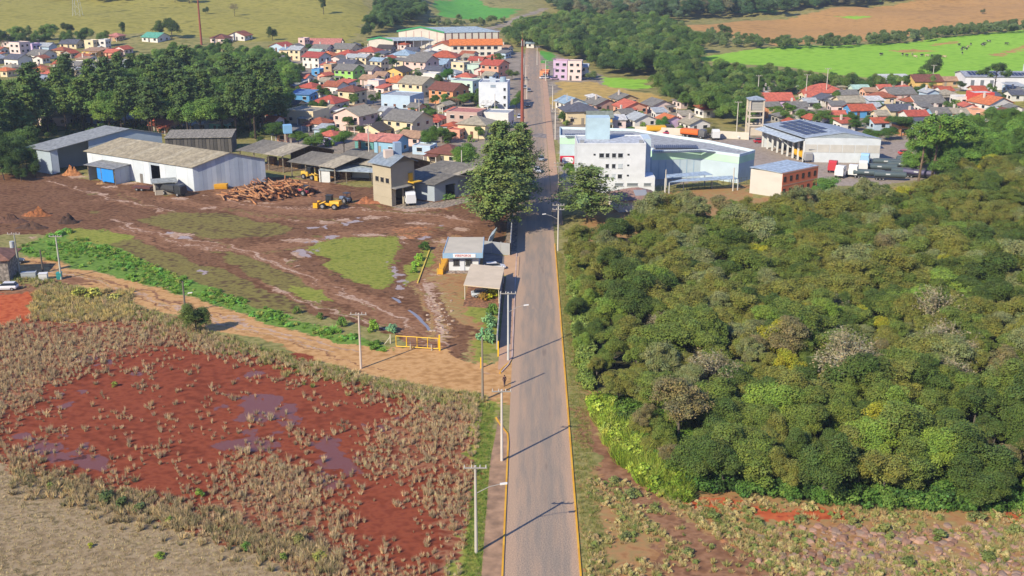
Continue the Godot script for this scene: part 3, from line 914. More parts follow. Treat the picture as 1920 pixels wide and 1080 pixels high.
	for t in [[607, 27, 12.0, 1.1, "tall0", "#42532d", "single dark tree standing on the open grassy hill"], [511, 76, 9.0, 1.0, "full0", "#4a5a30", "dark tree at the foot of the grassy hill behind the long pink roof"],
		[440, 30, 9.0, 1.0, "bare0", "#7d735a", "thin brownish tree alone on the hill pasture"], [386, 26, 5.0, 0.7, "full0", "#4a5a30", "small dark bush tree on the hill beside the mast"], [128, 66, 9.0, 1.2, "full1", "#47562f", "dark round tree at the foot of the grassy hill"],
		[322, 72, 14.0, 1.9, "full1", "#48592e", "wide dark tree behind the teal roofed shed"], [300, 70, 11.0, 1.3, "full0", "#526534", "green tree leaning over the teal roofed shed"], [232, 72, 10.0, 0.8, "tall0", "#3f5228", "narrow dark tree at the foot of the hill"],
		[355, 6, 14.0, 1.6, "full0", "#3f5029", "dark tree cut by the brow of the hill"], [328, 4, 10.0, 1.3, "full1", "#465930", "low dark tree on the brow of the hill"],
		[1747, 150, 13.0, 1.7, "full0", "#4b5d33", "lone dark tree at the edge of the bright green field"], [1862, 183, 13.0, 2.2, "umbrella0", "#475b2e", "broad araucaria in front of the white barn"],
		[1358, 68, 9.0, 1.4, "full1", "#4c6034", "round tree standing in the stubble field"], [1180, 40, 14.0, 1.2, "full0", "#6e5a45", "reddish brown tree in front of the far wood"], [1030, 70, 7.0, 0.7, "tall0", "#42552d", "dark tree beside the far bend of the road"],
		[1842, 26, 4.0, 0.6, "full0", "#6d6c46", "little tree in the upper stubble field"], [1180, 22, 13.0, 1.1, "full1", "#6a5844", "bronze tree on the far hillside"]]:
		tree("lone_tree", t[4], t[5], at(t[0], t[1]), t[2], t[3], t[6])
	# gardens of the town, each [px, py of the foot, height, width factor, kind, colour]
	var green := "leafy green garden tree between the town houses"
	for t in [[870, 322, 9.5, 1.35, "full1", "#5c7a35"], [805, 282, 8.5, 1.0, "full0", "#4f6b2c"], [830, 268, 6.5, 0.9, "full1", "#66803a"], [645, 286, 7.5, 1.25, "broad0", "#557531"], [808, 236, 6.0, 1.0, "broad2", "#5d7838"], [776, 226, 5.0, 0.7, "full0", "#526f2e"],
		[840, 162, 8.5, 1.2, "broad3", "#3f6a2c"], [835, 206, 6.5, 0.8, "tall0", "#5d7f3c"], [870, 200, 6.5, 1.0, "full1", "#56722f"], [890, 198, 5.5, 0.8, "full0", "#4d6b2c"], [736, 132, 7.0, 0.8, "broad1", "#48682d"], [608, 216, 6.5, 0.8, "full0", "#4f6431"], [590, 212, 5.5, 0.9, "full1", "#46602c"],
		[572, 218, 5.0, 0.9, "broad4", "#4f672e"], [520, 224, 6.5, 1.0, "full1", "#465c2c"], [560, 275, 5.5, 1.1, "broad0", "#5b762f"], [520, 268, 7.0, 1.3, "broad2", "#465f2a"], [590, 277, 5.0, 1.1, "full0", "#5f7a34"], [615, 262, 5.0, 0.8, "broad1", "#5a7a34"], [578, 98, 5.0, 0.8, "broad2", "#4d672f"], [662, 95, 5.0, 0.7, "broad3", "#525f36"], [680, 92, 4.0, 0.5, "full0", "#8a8a34"],
		[762, 108, 4.5, 0.8, "full1", "#48622e"], [740, 222, 4.0, 0.9, "broad0", "#5c7243"], [905, 122, 4.5, 0.7, "broad2", "#4c6a30"], [960, 150, 5.0, 0.9, "broad1", "#5c6c38"], [968, 205, 6.0, 0.7, "full1", "#4e6b30"], [975, 190, 5.0, 0.7, "full0", "#557033"], [950, 92, 4.5, 0.7, "broad3", "#515f35"],
		[1136, 222, 4.5, 0.7, "full1", "#667a3c"], [1240, 243, 5.0, 0.7, "full0", "#4f7a38"], [1056, 232, 5.0, 0.6, "full0", "#4c6531"], [1258, 250, 3.5, 0.5, "full1", "#5a7838"], [1180, 252, 3.0, 0.5, "full0", "#5a7838"], [1330, 256, 4.0, 0.6, "full1", "#6d6a44"], [1108, 150, 4.5, 0.9, "full0", "#6c7a4c"]]:
		tree("garden_tree", t[4], t[5], at(t[0], t[1]), t[2], t[3], green, "garden trees of the town")
	green = "leafy green garden tree between the village houses below the field"
	for t in [[1480, 214, 5.0, 0.8, "full1", "#5a7a30"], [1510, 228, 5.0, 1.2, "full0", "#63803a"], [1460, 222, 4.5, 1.1, "broad1", "#667f34"], [1545, 232, 5.0, 1.3, "broad2", "#587433"], [1580, 238, 5.5, 1.3, "full1", "#51702e"], [1600, 245, 4.5, 1.0, "full0", "#4c6a2c"], [1650, 208, 4.0, 0.8, "full0", "#5a7434"], [1668, 212, 4.5, 0.7, "full1", "#526b30"], [1625, 240, 5.0, 0.7, "full0", "#54703a"], [1690, 256, 7.5, 1.5, "broad3", "#4b6530"],
		[1722, 186, 7.0, 0.9, "full0", "#4a5f33"], [1700, 210, 4.5, 0.8, "full1", "#4d6432"], [1740, 168, 5.0, 0.7, "full1", "#495d31"], [1800, 172, 5.0, 0.9, "broad0", "#4d5d38"], [1860, 224, 5.5, 0.8, "full1", "#667c36"], [1745, 236, 4.0, 0.7, "full0", "#5d7434"], [1790, 252, 8.0, 1.1, "full0", "#527030"], [1815, 262, 7.5, 1.4, "broad1", "#4a672c"], [1880, 262, 8.0, 1.6, "broad2", "#567331"], [1910, 246, 6.0, 1.1, "full1", "#5d7a35"], [1640, 272, 5.5, 1.2, "broad4", "#4f6a30"], [1665, 262, 5.0, 1.0, "full1", "#48622c"], [1520, 175, 4.5, 0.7, "full0", "#8a8a40"]]:
		tree("garden_tree", t[4], t[5], at(t[0], t[1]), t[2], t[3], green, "garden trees of the village")
	for t in [[780, 152, 6.5, 0.75], [852, 204, 6.0, 0.8], [785, 146, 6.0, 0.6]]:
		tree("palm_tree", "palm0", "#55703c", at(t[0], t[1]), t[2], t[3], "feathery palm tree in a town garden", "palms in the town", "tree", "#7d705c")
	# trees and bushes close by
	tree("verge_tree", "full0", "#5d6c38", at(369, 626), 6.2, 0.8, "dense upright bush tree beside the dirt road and thin dark pole")
	var lab := "low rounded shrub by the grassy bank of the dirt road"
	for t in [[640, 612, 2.0, 1.9, "#65803c"], [700, 622, 2.4, 1.9, "#78963c"], [735, 622, 1.6, 2.2, "#6f9470"], [600, 598, 1.4, 1.4, "#5a7034"], [557, 588, 1.6, 1.5, "#5a6f34"]]:
		tree("planted_shrub", "bush%d" % (int(t[0]) % 3), t[4], at(t[0], t[1]), t[2], t[3], lab, "shrubs planted along the bank", "shrub")
	for t in [[150, 556, 2.3, 2.6, "#9a9a4c"], [176, 560, 2.4, 2.8, "#a5a352"], [215, 564, 1.6, 2.6, "#a8a258"]]:
		tree("grass_clump", "bush%d" % (int(t[0]) % 3), t[4], at(t[0], t[1]), t[2], t[3], "pale yellow-green clump of tall grass where the dirt road forks", "pale clumps at the fork", "grass clump")
	for t in [[925, 560, 2.6, 2.6, "#a6a62a"], [912, 556, 2.0, 2.2, "#8f8a34"], [905, 562, 1.6, 2.4, "#8f6f34"]]:
		tree("flower_shrub", "bush%d" % (int(t[0]) % 3), t[4], at(t[0], t[1]), t[2], t[3], "golden and rust coloured shrub beside the beige carport", "shrubs beside the carport", "shrub")
	for t in [[922, 590, 2.4, 2.4, "#5f7a3a"], [918, 612, 2.6, 2.8, "#7a9a6a"], [912, 640, 2.8, 3.2, "#6f9468"]]:
		tree("agave_plant", "bush%d" % (int(t[0]) % 3), t[4], at(t[0], t[1]), t[2], t[3], "silvery green rounded plant in the strip inside the boundary wall", "silvery plants inside the wall", "shrub")
	for t in [[796, 468, 2.0, 2.6, "#3c5526"], [786, 488, 1.8, 2.0, "#7da03a"], [780, 500, 1.6, 1.8, "#86a83e"], [776, 512, 1.4, 1.5, "#6d9036"]]:
		tree("bed_shrub", "bush%d" % (int(t[0]) % 3), t[4], at(t[0], t[1]), t[2], t[3], "bright shrub in the kerbed green bed beside the track", "shrubs in the kerbed bed", "shrub")
	for t in [[835, 374, 1.6, 2.4, "#5f7f42"], [846, 374, 1.8, 2.0, "#6d8a4a"]]:
		tree("yard_shrub", "bush%d" % (int(t[0]) % 3), t[4], at(t[0], t[1]), t[2], t[3], "leafy planting in front of the low workshop door", "plants by the workshop", "shrub")
	tree("palm_tree", "palm0", "#5f7a3c", at(874, 366), 5.0, 0.4, "young palm beside the workshop and the conifers", "", "tree", "#8a7d68")
	for t in [[200, 938, 1.4, 2.2, "#55623c"], [232, 950, 1.4, 1.9, "#4f5c38"], [265, 958, 1.1, 2.0, "#5c6540"], [375, 930, 1.2, 1.2, "#74883a"], [462, 1030, 1.0, 1.2, "#5f8038"], [300, 1045, 0.7, 1.2, "#7d8c3a"], [170, 1026, 0.6, 0.7, "#9a9a34"], [318, 980, 1.0, 0.9, "#74883a"], [95, 918, 1.1, 0.9, "#7d8448"], [530, 1052, 1.1, 1.0, "#6c7c3a"], [560, 1020, 1.4, 1.6, "#7c7848"], [215, 725, 0.9, 1.0, "#7f8a3c"], [600, 1050, 1.2, 1.6, "#8f8a48"]]:
		tree("field_shrub", "bush%d" % (int(t[0]) % 3), t[4], at(t[0], t[1]), t[2], t[3], "small green shrub at the rim of the red field", "small shrubs at the red field's rim", "shrub")

func build_grass() -> void:
	var r := seeded(909)
	var tufts := [tuft_mesh(1, 46, 0.2, 0.55, 0.045), tuft_mesh(2, 56, 0.26, 0.65, 0.04), tuft_mesh(3, 40, 0.16, 0.4, 0.045), tuft_mesh(4, 60, 0.34, 0.75, 0.04)]
	var short := [tuft_mesh(5, 16, 0.4, 0.3, 0.035), tuft_mesh(6, 20, 0.5, 0.4, 0.03)]
	var straw := ["#b59a80", "#c4a88c", "#9f8a74", "#ccb292", "#aa9880", "#bda082"]
	var dens := FastNoiseLite.new()
	dens.seed = 3; dens.frequency = 0.055; dens.fractal_octaves = 3
	# bare spots of the field in photograph terms: red mud with few tussocks
	var bare := []
	for b in FIELD_BARE.slice(0, 4):
		bare.append(grounds(b))
	var list := []
	for p in scatter(field_poly, 0.54, 0.5, r):
		if absf(p.x) > 90.0 or p.y < -190.0 or p.y > -88.0 or inside(p, stony_poly):
			continue
		var d := dens.get_noise_2d(p.x, p.y) * 0.7 + 0.66
		for b in bare:
			if inside(p, b):
				var e := 1e9
				for j in b.size():
					e = minf(e, p.distance_to(Geometry2D.get_closest_point_to_segment(p, b[j], b[(j + 1) % b.size()])))
				d = lerpf(d, dens.get_noise_2d(p.x * 2.6, p.y * 2.6) * 0.45 + 0.07, smoothstep(0.0, 5.0, e))
				break
		if r.randf() > d:
			continue
		var s := r.randf_range(0.32, 0.8) + (0.35 if r.randf() < 0.08 else 0.0)
		list.append([Vector3(p.x, 0, p.y), r.randf() * TAU, Vector3(s * 0.75, s * r.randf_range(0.8, 1.5), s * 0.75), lin(straw[r.randi() % 6]) * r.randf_range(0.8, 1.15)])
	mass("dry_tussocks", tufts, list, "straw coloured dry grass tussocks covering the red field", "dry grass", leaf_mat("#ffffff"))
	# stony corner: short dry stalks
	list = []
	for p in scatter(stony_poly, 0.5, 0.5, r):
		if p.x < -62.0 or p.y > -88.0 or r.randf() > 0.95:
			continue
		var s := r.randf_range(0.12, 0.32)
		list.append([Vector3(p.x, 0, p.y), r.randf() * TAU, Vector3(s * 2.0, s, s * 2.0), lin(["#b09c78", "#c2ae88", "#998866", "#b4a27a"][r.randi() % 4])])
	mass("dry_stalks", short, list, "short grey-brown dry grass of the stony corner below the red field", "dry grass", leaf_mat("#ffffff"))
	# rim of taller grass between the two
	list = []
	for k in 800:
		var f := r.randf()
		var e := Vector2(lerpf(20, 640, f), 885.0 + 175.0 * f + r.randfn(0, 18))
		var a := at(e.x, e.y)
		var s := r.randf_range(0.5, 1.1)
		list.append([a, r.randf() * TAU, Vector3(s, s, s), lin(["#b09a7c", "#94846a", "#c2a984", "#8a8060"][r.randi() % 4])])
	for k in 560:          # yellowish grass at the upper left corner of the field
		var a := at(r.randf_range(60, 250), r.randf_range(545, 604))
		if inside(flat(a), field_poly) or a.z < -170:
			var s := r.randf_range(0.6, 1.3)
			list.append([a, r.randf() * TAU, Vector3(s, s, s), lin(["#cdb478", "#b8a274", "#a09070", "#9a9264"][r.randi() % 4])])
	for k in 1500:          # along the field side of the dirt road
		var f := r.randf() * 9.0
		var q := dirt_road_line[int(f) + 1].lerp(dirt_road_line[int(f) + 2], f - int(f))
		var a := Vector3(q.x - r.randf_range(0, 1.6), 0, q.y + 5.4 + absf(r.randfn(0, 3.0)))
		var s := r.randf_range(0.4, 1.0)
		list.append([a, r.randf() * TAU, Vector3(s, s, s), lin(["#94925c", "#b0a074", "#7c864c", "#b8a684"][r.randi() % 4])])
	mass("rim_grass", tufts, list, "taller mixed grass along the rim of the red field", "grass", leaf_mat("#ffffff"))
	# green weeds between dirt road and yard
	list = []
	for p in scatter(weed_poly, 0.8, 0.5, r):
		if r.randf() > 0.45 + dens.get_noise_2d(p.x * 1.3, p.y * 1.3) * 1.3:
			continue
		var s := r.randf_range(0.2, 0.6) + maxf(0.0, dens.get_noise_2d(p.x * 2, p.y * 2)) * 1.1
		list.append([Vector3(p.x, 0, p.y), r.randf() * TAU, Vector3(s * 1.5, s, s * 1.5), lin(["#6c9038", "#7fa346", "#5d7c34", "#94994f", "#74a850"][r.randi() % 5]) * r.randf_range(0.8, 1.2)])
	mass("bank_weeds", [kinds["bush0"][1], tufts[1], tufts[3], kinds["bush2"][1]], list, "leafy green weeds on the bank between dirt road and yard", "weeds", leaf_mat("#ffffff"))
	# tall bright cane grass at the corner of the wood
	list = []
	var cane := [tuft_mesh(7, 130, 0.42, 0.6, 0.02), tuft_mesh(8, 130, 0.36, 0.8, 0.022)]
	for p in scatter(grounds([[1105, 755], [1135, 760], [1200, 835], [1290, 900], [1295, 945], [1240, 935], [1170, 880], [1130, 820]]), 0.75, 0.5, r):
		var s := r.randf_range(1.0, 2.4) + dens.get_noise_2d(p.x * 4, p.y * 4) * 1.5
		list.append([Vector3(p.x, 0, p.y), r.randf() * TAU, Vector3(s * 0.9, s, s * 0.9), lin(["#93a83a", "#a9b94c", "#7f9636", "#9dac46", "#a3aa50", "#8aa03a"][r.randi() % 6]) * r.randf_range(0.62, 0.88)])
	mass("cane_grass", [cane[0], kinds["bush0"][1], cane[1], kinds["bush2"][1]], list, "tall bright yellow-green cane grass at the corner of the wood", "cane grass", leaf_mat("#ffffff"))
	# verges
	list = []
	for k in 5200:
		var left := k % 3 == 0
		var z := r.randf_range(-88, -140) if left else r.randf_range(-88, -215)
		var x := 3.0 + (-z - 97.0) * 0.016
		x += r.randf_range(-8.0, -6.1) if left else r.randf_range(4.4, 5.2 + 1.6 * clampf((z + 215.0) / 80.0, 0, 1))
		var s := r.randf_range(0.12, 0.4)
		list.append([Vector3(x, 0, z), r.randf() * TAU, Vector3(s * 1.6, s, s * 1.6), lin(["#6a8438", "#7d8c46", "#5d7a34", "#8f8a54"][r.randi() % 4] if left else ["#8a8450", "#7d8046", "#9c8f5c", "#6f7a40"][r.randi() % 4])])
	for p in scatter(lawn_poly, 0.7, 0.5, r):
		var s := r.randf_range(0.05, 0.12)
		list.append([Vector3(p.x, 0, p.y), r.randf() * TAU, Vector3(s * 4, s, s * 4), lin(["#7a8838", "#6f8034", "#869040"][r.randi() % 3])])
	mass("verge_grass", short, list, "short grass on the verges of the road and the teardrop lawn", "grass", leaf_mat("#ffffff"))
	# bank of rubble and scrub, lower right
	list = []
	for k in 9000:
		var a := at(r.randf_range(1100, 2000), r.randf_range(900, 1110))
		if inside(flat(a), forest_poly) or a.z > -86:
			continue
		var n := dens.get_noise_2d(a.x * 1.5, a.z * 1.5)
		if r.randf() > 0.5 + n * 1.3 or (inside(flat(a), bank_track) and r.randf() < 0.85) or (a.x > 36.0 and r.randf() < 0.45):
			continue
		var s := r.randf_range(0.25, 0.75)
		list.append([a, r.randf() * TAU, Vector3(s * 1.2, s, s * 1.2), lin(["#a89a6a", "#8f8c58", "#bca87c", "#78824a", "#ab9070"][r.randi() % 5])])
	mass("bank_scrub", [tufts[0], tufts[3], kinds["bush1"][1], tufts[1]], list, "patchy dry scrub on the rubble bank below the wood", "scrub", leaf_mat("#ffffff"))
	for t in [[1185, 930, 1.5], [1225, 960, 1.3], [1150, 905, 1.2], [1420, 985, 1.2], [1340, 975, 1.4], [1600, 985, 1.3], [1500, 978, 1.2], [1660, 1000, 1.6], [1830, 975, 1.7], [1760, 1010, 1.5], [1900, 1000, 1.6], [1290, 1040, 1.2], [1700, 1060, 1.4], [1850, 1050, 1.5], [1170, 1010, 1.2], [1560, 1060, 1.1]]:
		tree("bank_shrub", "bush%d" % (int(t[0]) % 3), ["#6f7448", "#7a7c4c", "#66703f"][int(t[0]) % 3], at(t[0], t[1]), t[2] * 0.8, t[2] * 1.2, "grey-green shrub on the rubble bank below the wood", "shrubs on the rubble bank", "shrub")
	# broken stone on the bank
	list = []
	var stone := [rock_mesh(1), rock_mesh(2), rock_mesh(3)]
	for k in 2600:
		var a := at(r.randf_range(1560, 2000) if k % 3 else r.randf_range(1420, 1700), r.randf_range(985, 1100))
		if inside(flat(a), forest_poly) or a.z > -86:
			continue
		var s := pow(r.randf(), 4.0) * 0.6 + 0.05
		list.append([a, r.randf() * TAU, Vector3(s * r.randf_range(0.7, 1.4), s * r.randf_range(0.3, 0.9), s), lin(["#957461", "#a3836e", "#836553", "#8d7767"][r.randi() % 4]) * Color(0.6, 0.71, 0.58)])
	for k in 90:
		var a := at(r.randf_range(800, 850), r.randf_range(560, 625))
		var s := pow(r.randf(), 3.0) * 0.4 + 0.08
		list.append([a, r.randf() * TAU, Vector3(s, s * 0.6, s), lin(["#b09c88", "#a08a74"][k % 2]) * Color(0.6, 0.71, 0.58)])
	mass("broken_stones", stone, list, "reddish broken stones strewn over the bank below the wood", "stones", leaf_mat("#ffffff"))

func rock_mesh(s: int) -> ArrayMesh:
	var r := seeded(s)
	var m := MB.new()
	var ring := []
	for k in 6:
		var a := TAU * k / 6
		ring.append([Vector3(cos(a), -0.2, sin(a)) * r.randf_range(0.8, 1.15), Vector3(cos(a) * 0.75, 0.6, sin(a) * 0.75) * r.randf_range(0.75, 1.1)])
	for k in 6:
		var a: Array = ring[k]; var b: Array = ring[(k + 1) % 6]
		m.q(b[0], a[0], a[1], b[1])
		m.tri(Vector3(0.1, 0.75, 0), b[1], a[1])
	return m.mesh()

# ------------------------------------------------------------------ buildings
# A hall or house stands on a parallelogram: corner o, sides u (along the front) and v (to the back), all level.
func perp(u: Vector3) -> Vector3:              # level, square to u, pointing away from the camera
	var v := Vector3(-u.z, 0, u.x).normalized()
	return v if v.z < 0 else -v

func gap_wall(parent: Node, u: Vector3, inward: Vector3, h: float, at_f: float, w: float, gh: float, m: Material) -> void:     # a front wall with a real doorway
	var d := u.normalized(); var n := inward.slide(d).normalized() * 0.08
	var a := u * at_f - d * w / 2; var b := u * at_f + d * w / 2
	for s in [[Vector3.ZERO, a, 0.0], [b, u, 0.0], [a, b, gh]]:
		var p: Vector3 = s[0]; var q: Vector3 = s[1]; var y: float = s[2]
		part("front_wall", MB.new().obox((p + q) / 2 + n + Vector3(0, (y + h) / 2, 0), (q - p) / 2, Vector3(0, (h - y) / 2, 0), n), m, parent)

func walls_mesh(u: Vector3, v: Vector3, h: float, rise: float, along_u: bool, y0 := -0.3, front := true) -> MB:
	var m := MB.new()
	var a := Vector3.ZERO; var b := u; var c := u + v; var d := v
	if u.cross(v).y < 0:
		a = v; b = u + v; c = u; d = Vector3.ZERO
	var up := Vector3(0, h, 0); var dn := Vector3(0, y0, 0)
	for e in [[a, b], [b, c], [c, d], [d, a]]:
		var p: Vector3 = e[0]; var q: Vector3 = e[1]
		if front or not ((p == Vector3.ZERO and q == u) or (q == Vector3.ZERO and p == u)):
			m.q(p + dn, q + dn, q + up, p + up)
		var is_u := absf((q - p).normalized().dot(u.normalized())) > 0.9
		if rise > 0.0 and is_u != along_u:
			m.tri(p + up, q + up, (p + q) / 2 + up + Vector3(0, rise, 0))
	m.q(a + up - Vector3(0, 0.05, 0), b + up - Vector3(0, 0.05, 0), c + up - Vector3(0, 0.05, 0), d + up - Vector3(0, 0.05, 0))
	return m

func gable_roof(parent: Node, u: Vector3, v: Vector3, h: float, rise: float, along_u: bool, m: Material, over := 0.5, th := 0.14, sheets := 0, tints := []) -> void:
	var r := u if along_u else v          # ridge direction
	var s := v if along_u else u          # span direction
	var rd := r.normalized() * over; var sd := s.normalized() * over
	var up := Vector3(0, h + 0.04, 0); var top := Vector3(0, h + 0.04 + rise, 0)
	var drop := Vector3(0, -rise * over / (s.length() / 2), 0)
	var roof := Node3D.new() if sheets > 0 else null
	var mb := MB.new()
	for side in 2:
		var e0 := (-sd + drop if side == 0 else s + sd + drop) + up       # eave start
		var r0 := s / 2 + top
		if sheets == 0:
			_slope(mb, e0 - rd, e0 + r + rd, r0 + r + rd, r0 - rd, th)
	if sheets == 0:
		part("roof", mb, m, parent)
		return
	roof.name = "roof"
	parent.add_child(roof, true)
	for side in 2:
		var e0 := (-sd + drop if side == 0 else s + sd + drop) + up
		var r0 := s / 2 + top
		for k in sheets:
			var f0 := -rd + (r + rd * 2) * k / sheets; var f1 := -rd + (r + rd * 2) * (k + 1) / sheets
			var one := MB.new()
			var lift := Vector3(0, 0.012 * (k % 2), 0)
			_slope(one, e0 + f0 + lift, e0 + f1 + lift, r0 + f1 + lift, r0 + f0 + lift, th)
			part("sheet", one, tints[(k * 7 + side * 3 + k / 3) % tints.size()], roof)

func _slope(mb: MB, a: Vector3, b: Vector3, c: Vector3, d: Vector3, th: float) -> void:
	if (b - a).cross(d - a).y < 0:
		mb.slab(d, c, b, a, th)
	else:
		mb.slab(a, b, c, d, th)

func hip_roof(parent: Node, u: Vector3, v: Vector3, h: float, rise: float, m: Material, over := 0.6) -> void:
	var ud := u.normalized() * over; var vd := v.normalized() * over
	var a := -ud - vd; var b := u + ud - vd; var c := u + v + ud + vd; var d := v - ud + vd
	var up := Vector3(0, h + 0.04, 0); var top := Vector3(0, h + rise, 0)
	var ul := u.length(); var vl := v.length()
	var mid := (u + v) / 2
	var half := (u.normalized() * maxf(0.2, (ul - vl) / 2)) if ul >= vl else (v.normalized() * maxf(0.2, (vl - ul) / 2))
	var p := mid - half + top; var q := mid + half + top
	var mb := MB.new()
	var flip := u.cross(v).y < 0
	var faces: Array
	if ul >= vl:
		faces = [[a, b, q, p], [c, d, p, q], [b, c, q], [d, a, p]]
	else:
		faces = [[b, c, q, p], [d, a, p, q], [a, b, p], [c, d, q]]
	for f in faces:
		var g := []
		for k in f.size():
			var w: Vector3 = f[k]
			g.append(w if k >= 2 and (f.size() == 4 or k == 2) else w + up)
		if flip:
			g.reverse()
		if g.size() == 4:
			mb.q(g[0], g[1], g[2], g[3])
		else:
			mb.tri(g[0], g[1], g[2])
	var under := Vector3(0, h - 0.12, 0)
	var rim := [a, b, c, d]
	for k in 4:
		var x: Vector3 = rim[k]; var y: Vector3 = rim[(k + 1) % 4]
		if flip:
			mb.q(y + under, x + under, x + up, y + up)
		else:
			mb.q(x + under, y + under, y + up, x + up)
	if flip:
		mb.q(a + under, b + under, c + under, d + under)
	else:
		mb.q(d + under, c + under, b + under, a + under)
	part("roof", mb, m, parent)

func flat_roof(parent: Node, u: Vector3, v: Vector3, h: float, m: Material, edge: Material) -> void:
	part("roof", MB.new().obox((u + v) / 2 + Vector3(0, h + 0.09, 0), u * 0.5 - u.normalized() * 0.18, Vector3(0, 0.06, 0), v * 0.5 - v.normalized() * 0.18), m, parent)
	var mb := MB.new()
	var w := 0.1
	for e in [[Vector3.ZERO, u, v], [v, u, -v], [Vector3.ZERO, v, u], [u, v, -u]]:
		var p: Vector3 = e[0]; var d: Vector3 = e[1]; var inw: Vector3 = e[2]
		var trim := inw.normalized() * w if absf(d.normalized().dot(u.normalized())) < 0.9 else Vector3.ZERO
		var cut := d.normalized() * (w * 2.0 if trim != Vector3.ZERO else 0.0)
		mb.obox(p + d / 2 + inw.normalized() * w + Vector3(0, h + 0.2, 0), (d - cut * 2) / 2, Vector3(0, 0.24, 0), inw.normalized() * w)
	part("parapet", mb, edge, parent)

func opening(parent: Node, called: String, foot: Vector3, dir: Vector3, out: Vector3, w: float, h: float, m: Material, frame: Material = null) -> void:   # window or door: foot = middle of its lower edge on the wall
	var d := dir.normalized(); var o := out.normalized()
	var p := part(called, MB.new().obox(foot + Vector3(0, h / 2, 0) + o * 0.03, d * w / 2, Vector3(0, h / 2, 0), o * 0.06), m, parent)
	if frame != null:
		part("frame", MB.new().obox(foot + Vector3(0, h + 0.05, 0) + o * 0.03, d * (w / 2 + 0.1), Vector3(0, 0.05, 0), o * 0.09).obox(foot + Vector3(0, -0.06, 0) + o * 0.03, d * (w / 2 + 0.12), Vector3(0, 0.05, 0), o * 0.12), frame, p)

const ROOFS := {"red": "#b25340", "orange": "#cb7444", "rust": "#a15c3e", "grey": "#7b7871", "slate": "#5a5c66", "brown": "#7a4a3a", "dark": "#4b433d", "beige": "#a39a84", "pale": "#aab0b2", "paleblue": "#94acbd", "terracotta": "#b5593a", "rose": "#bd7a6c", "mint": "#a7c7ba", "white": "#cfcfca", "blue": "#5a82b0", "greygreen": "#7f877a", "teal": "#5aa38c", "coral": "#c4674f", "tan": "#a8876a", "crimson": "#a64b40"}
const WALLS := {"white": "#d3d0ca", "cream": "#d3c3a0", "pink": "#d4b6ac", "palepink": "#d8c3bd", "yellow": "#d4b068", "lime": "#92c463", "blue": "#86aec6", "brightblue": "#5090c2", "paleblue": "#aabfd0", "salmon": "#d69a80", "orange": "#cc8e62", "purple": "#8c80b4", "teal": "#5a918c", "tan": "#b89a76", "grey": "#9a9790", "lilac": "#c0a8c4", "mint": "#b9d0c2", "rosebeige": "#b59c90", "peach": "#dca688", "turquoise": "#7fc0b4", "redwhite": "#c4473c", "brownpink": "#a8887c"}
const SAY_ROOF := {"red": "red", "orange": "orange", "rust": "rust coloured", "grey": "grey", "slate": "slate grey", "brown": "brown tiled", "dark": "dark brown", "beige": "beige", "pale": "pale grey", "paleblue": "pale blue", "terracotta": "terracotta", "rose": "rose red", "mint": "mint green", "white": "white", "blue": "blue", "greygreen": "grey-green", "teal": "teal", "coral": "coral red", "tan": "tan", "crimson": "crimson"}
const SAY_WALL := {"white": "white", "cream": "cream", "pink": "pink", "palepink": "pale pink", "yellow": "yellow", "lime": "lime green", "blue": "light blue", "brightblue": "bright blue", "paleblue": "pale blue", "salmon": "salmon", "orange": "orange", "purple": "purple", "teal": "teal", "tan": "tan", "grey": "grey", "lilac": "lilac", "mint": "pale mint", "rosebeige": "rose-beige", "peach": "peach", "turquoise": "turquoise", "redwhite": "red", "brownpink": "brownish pink"}

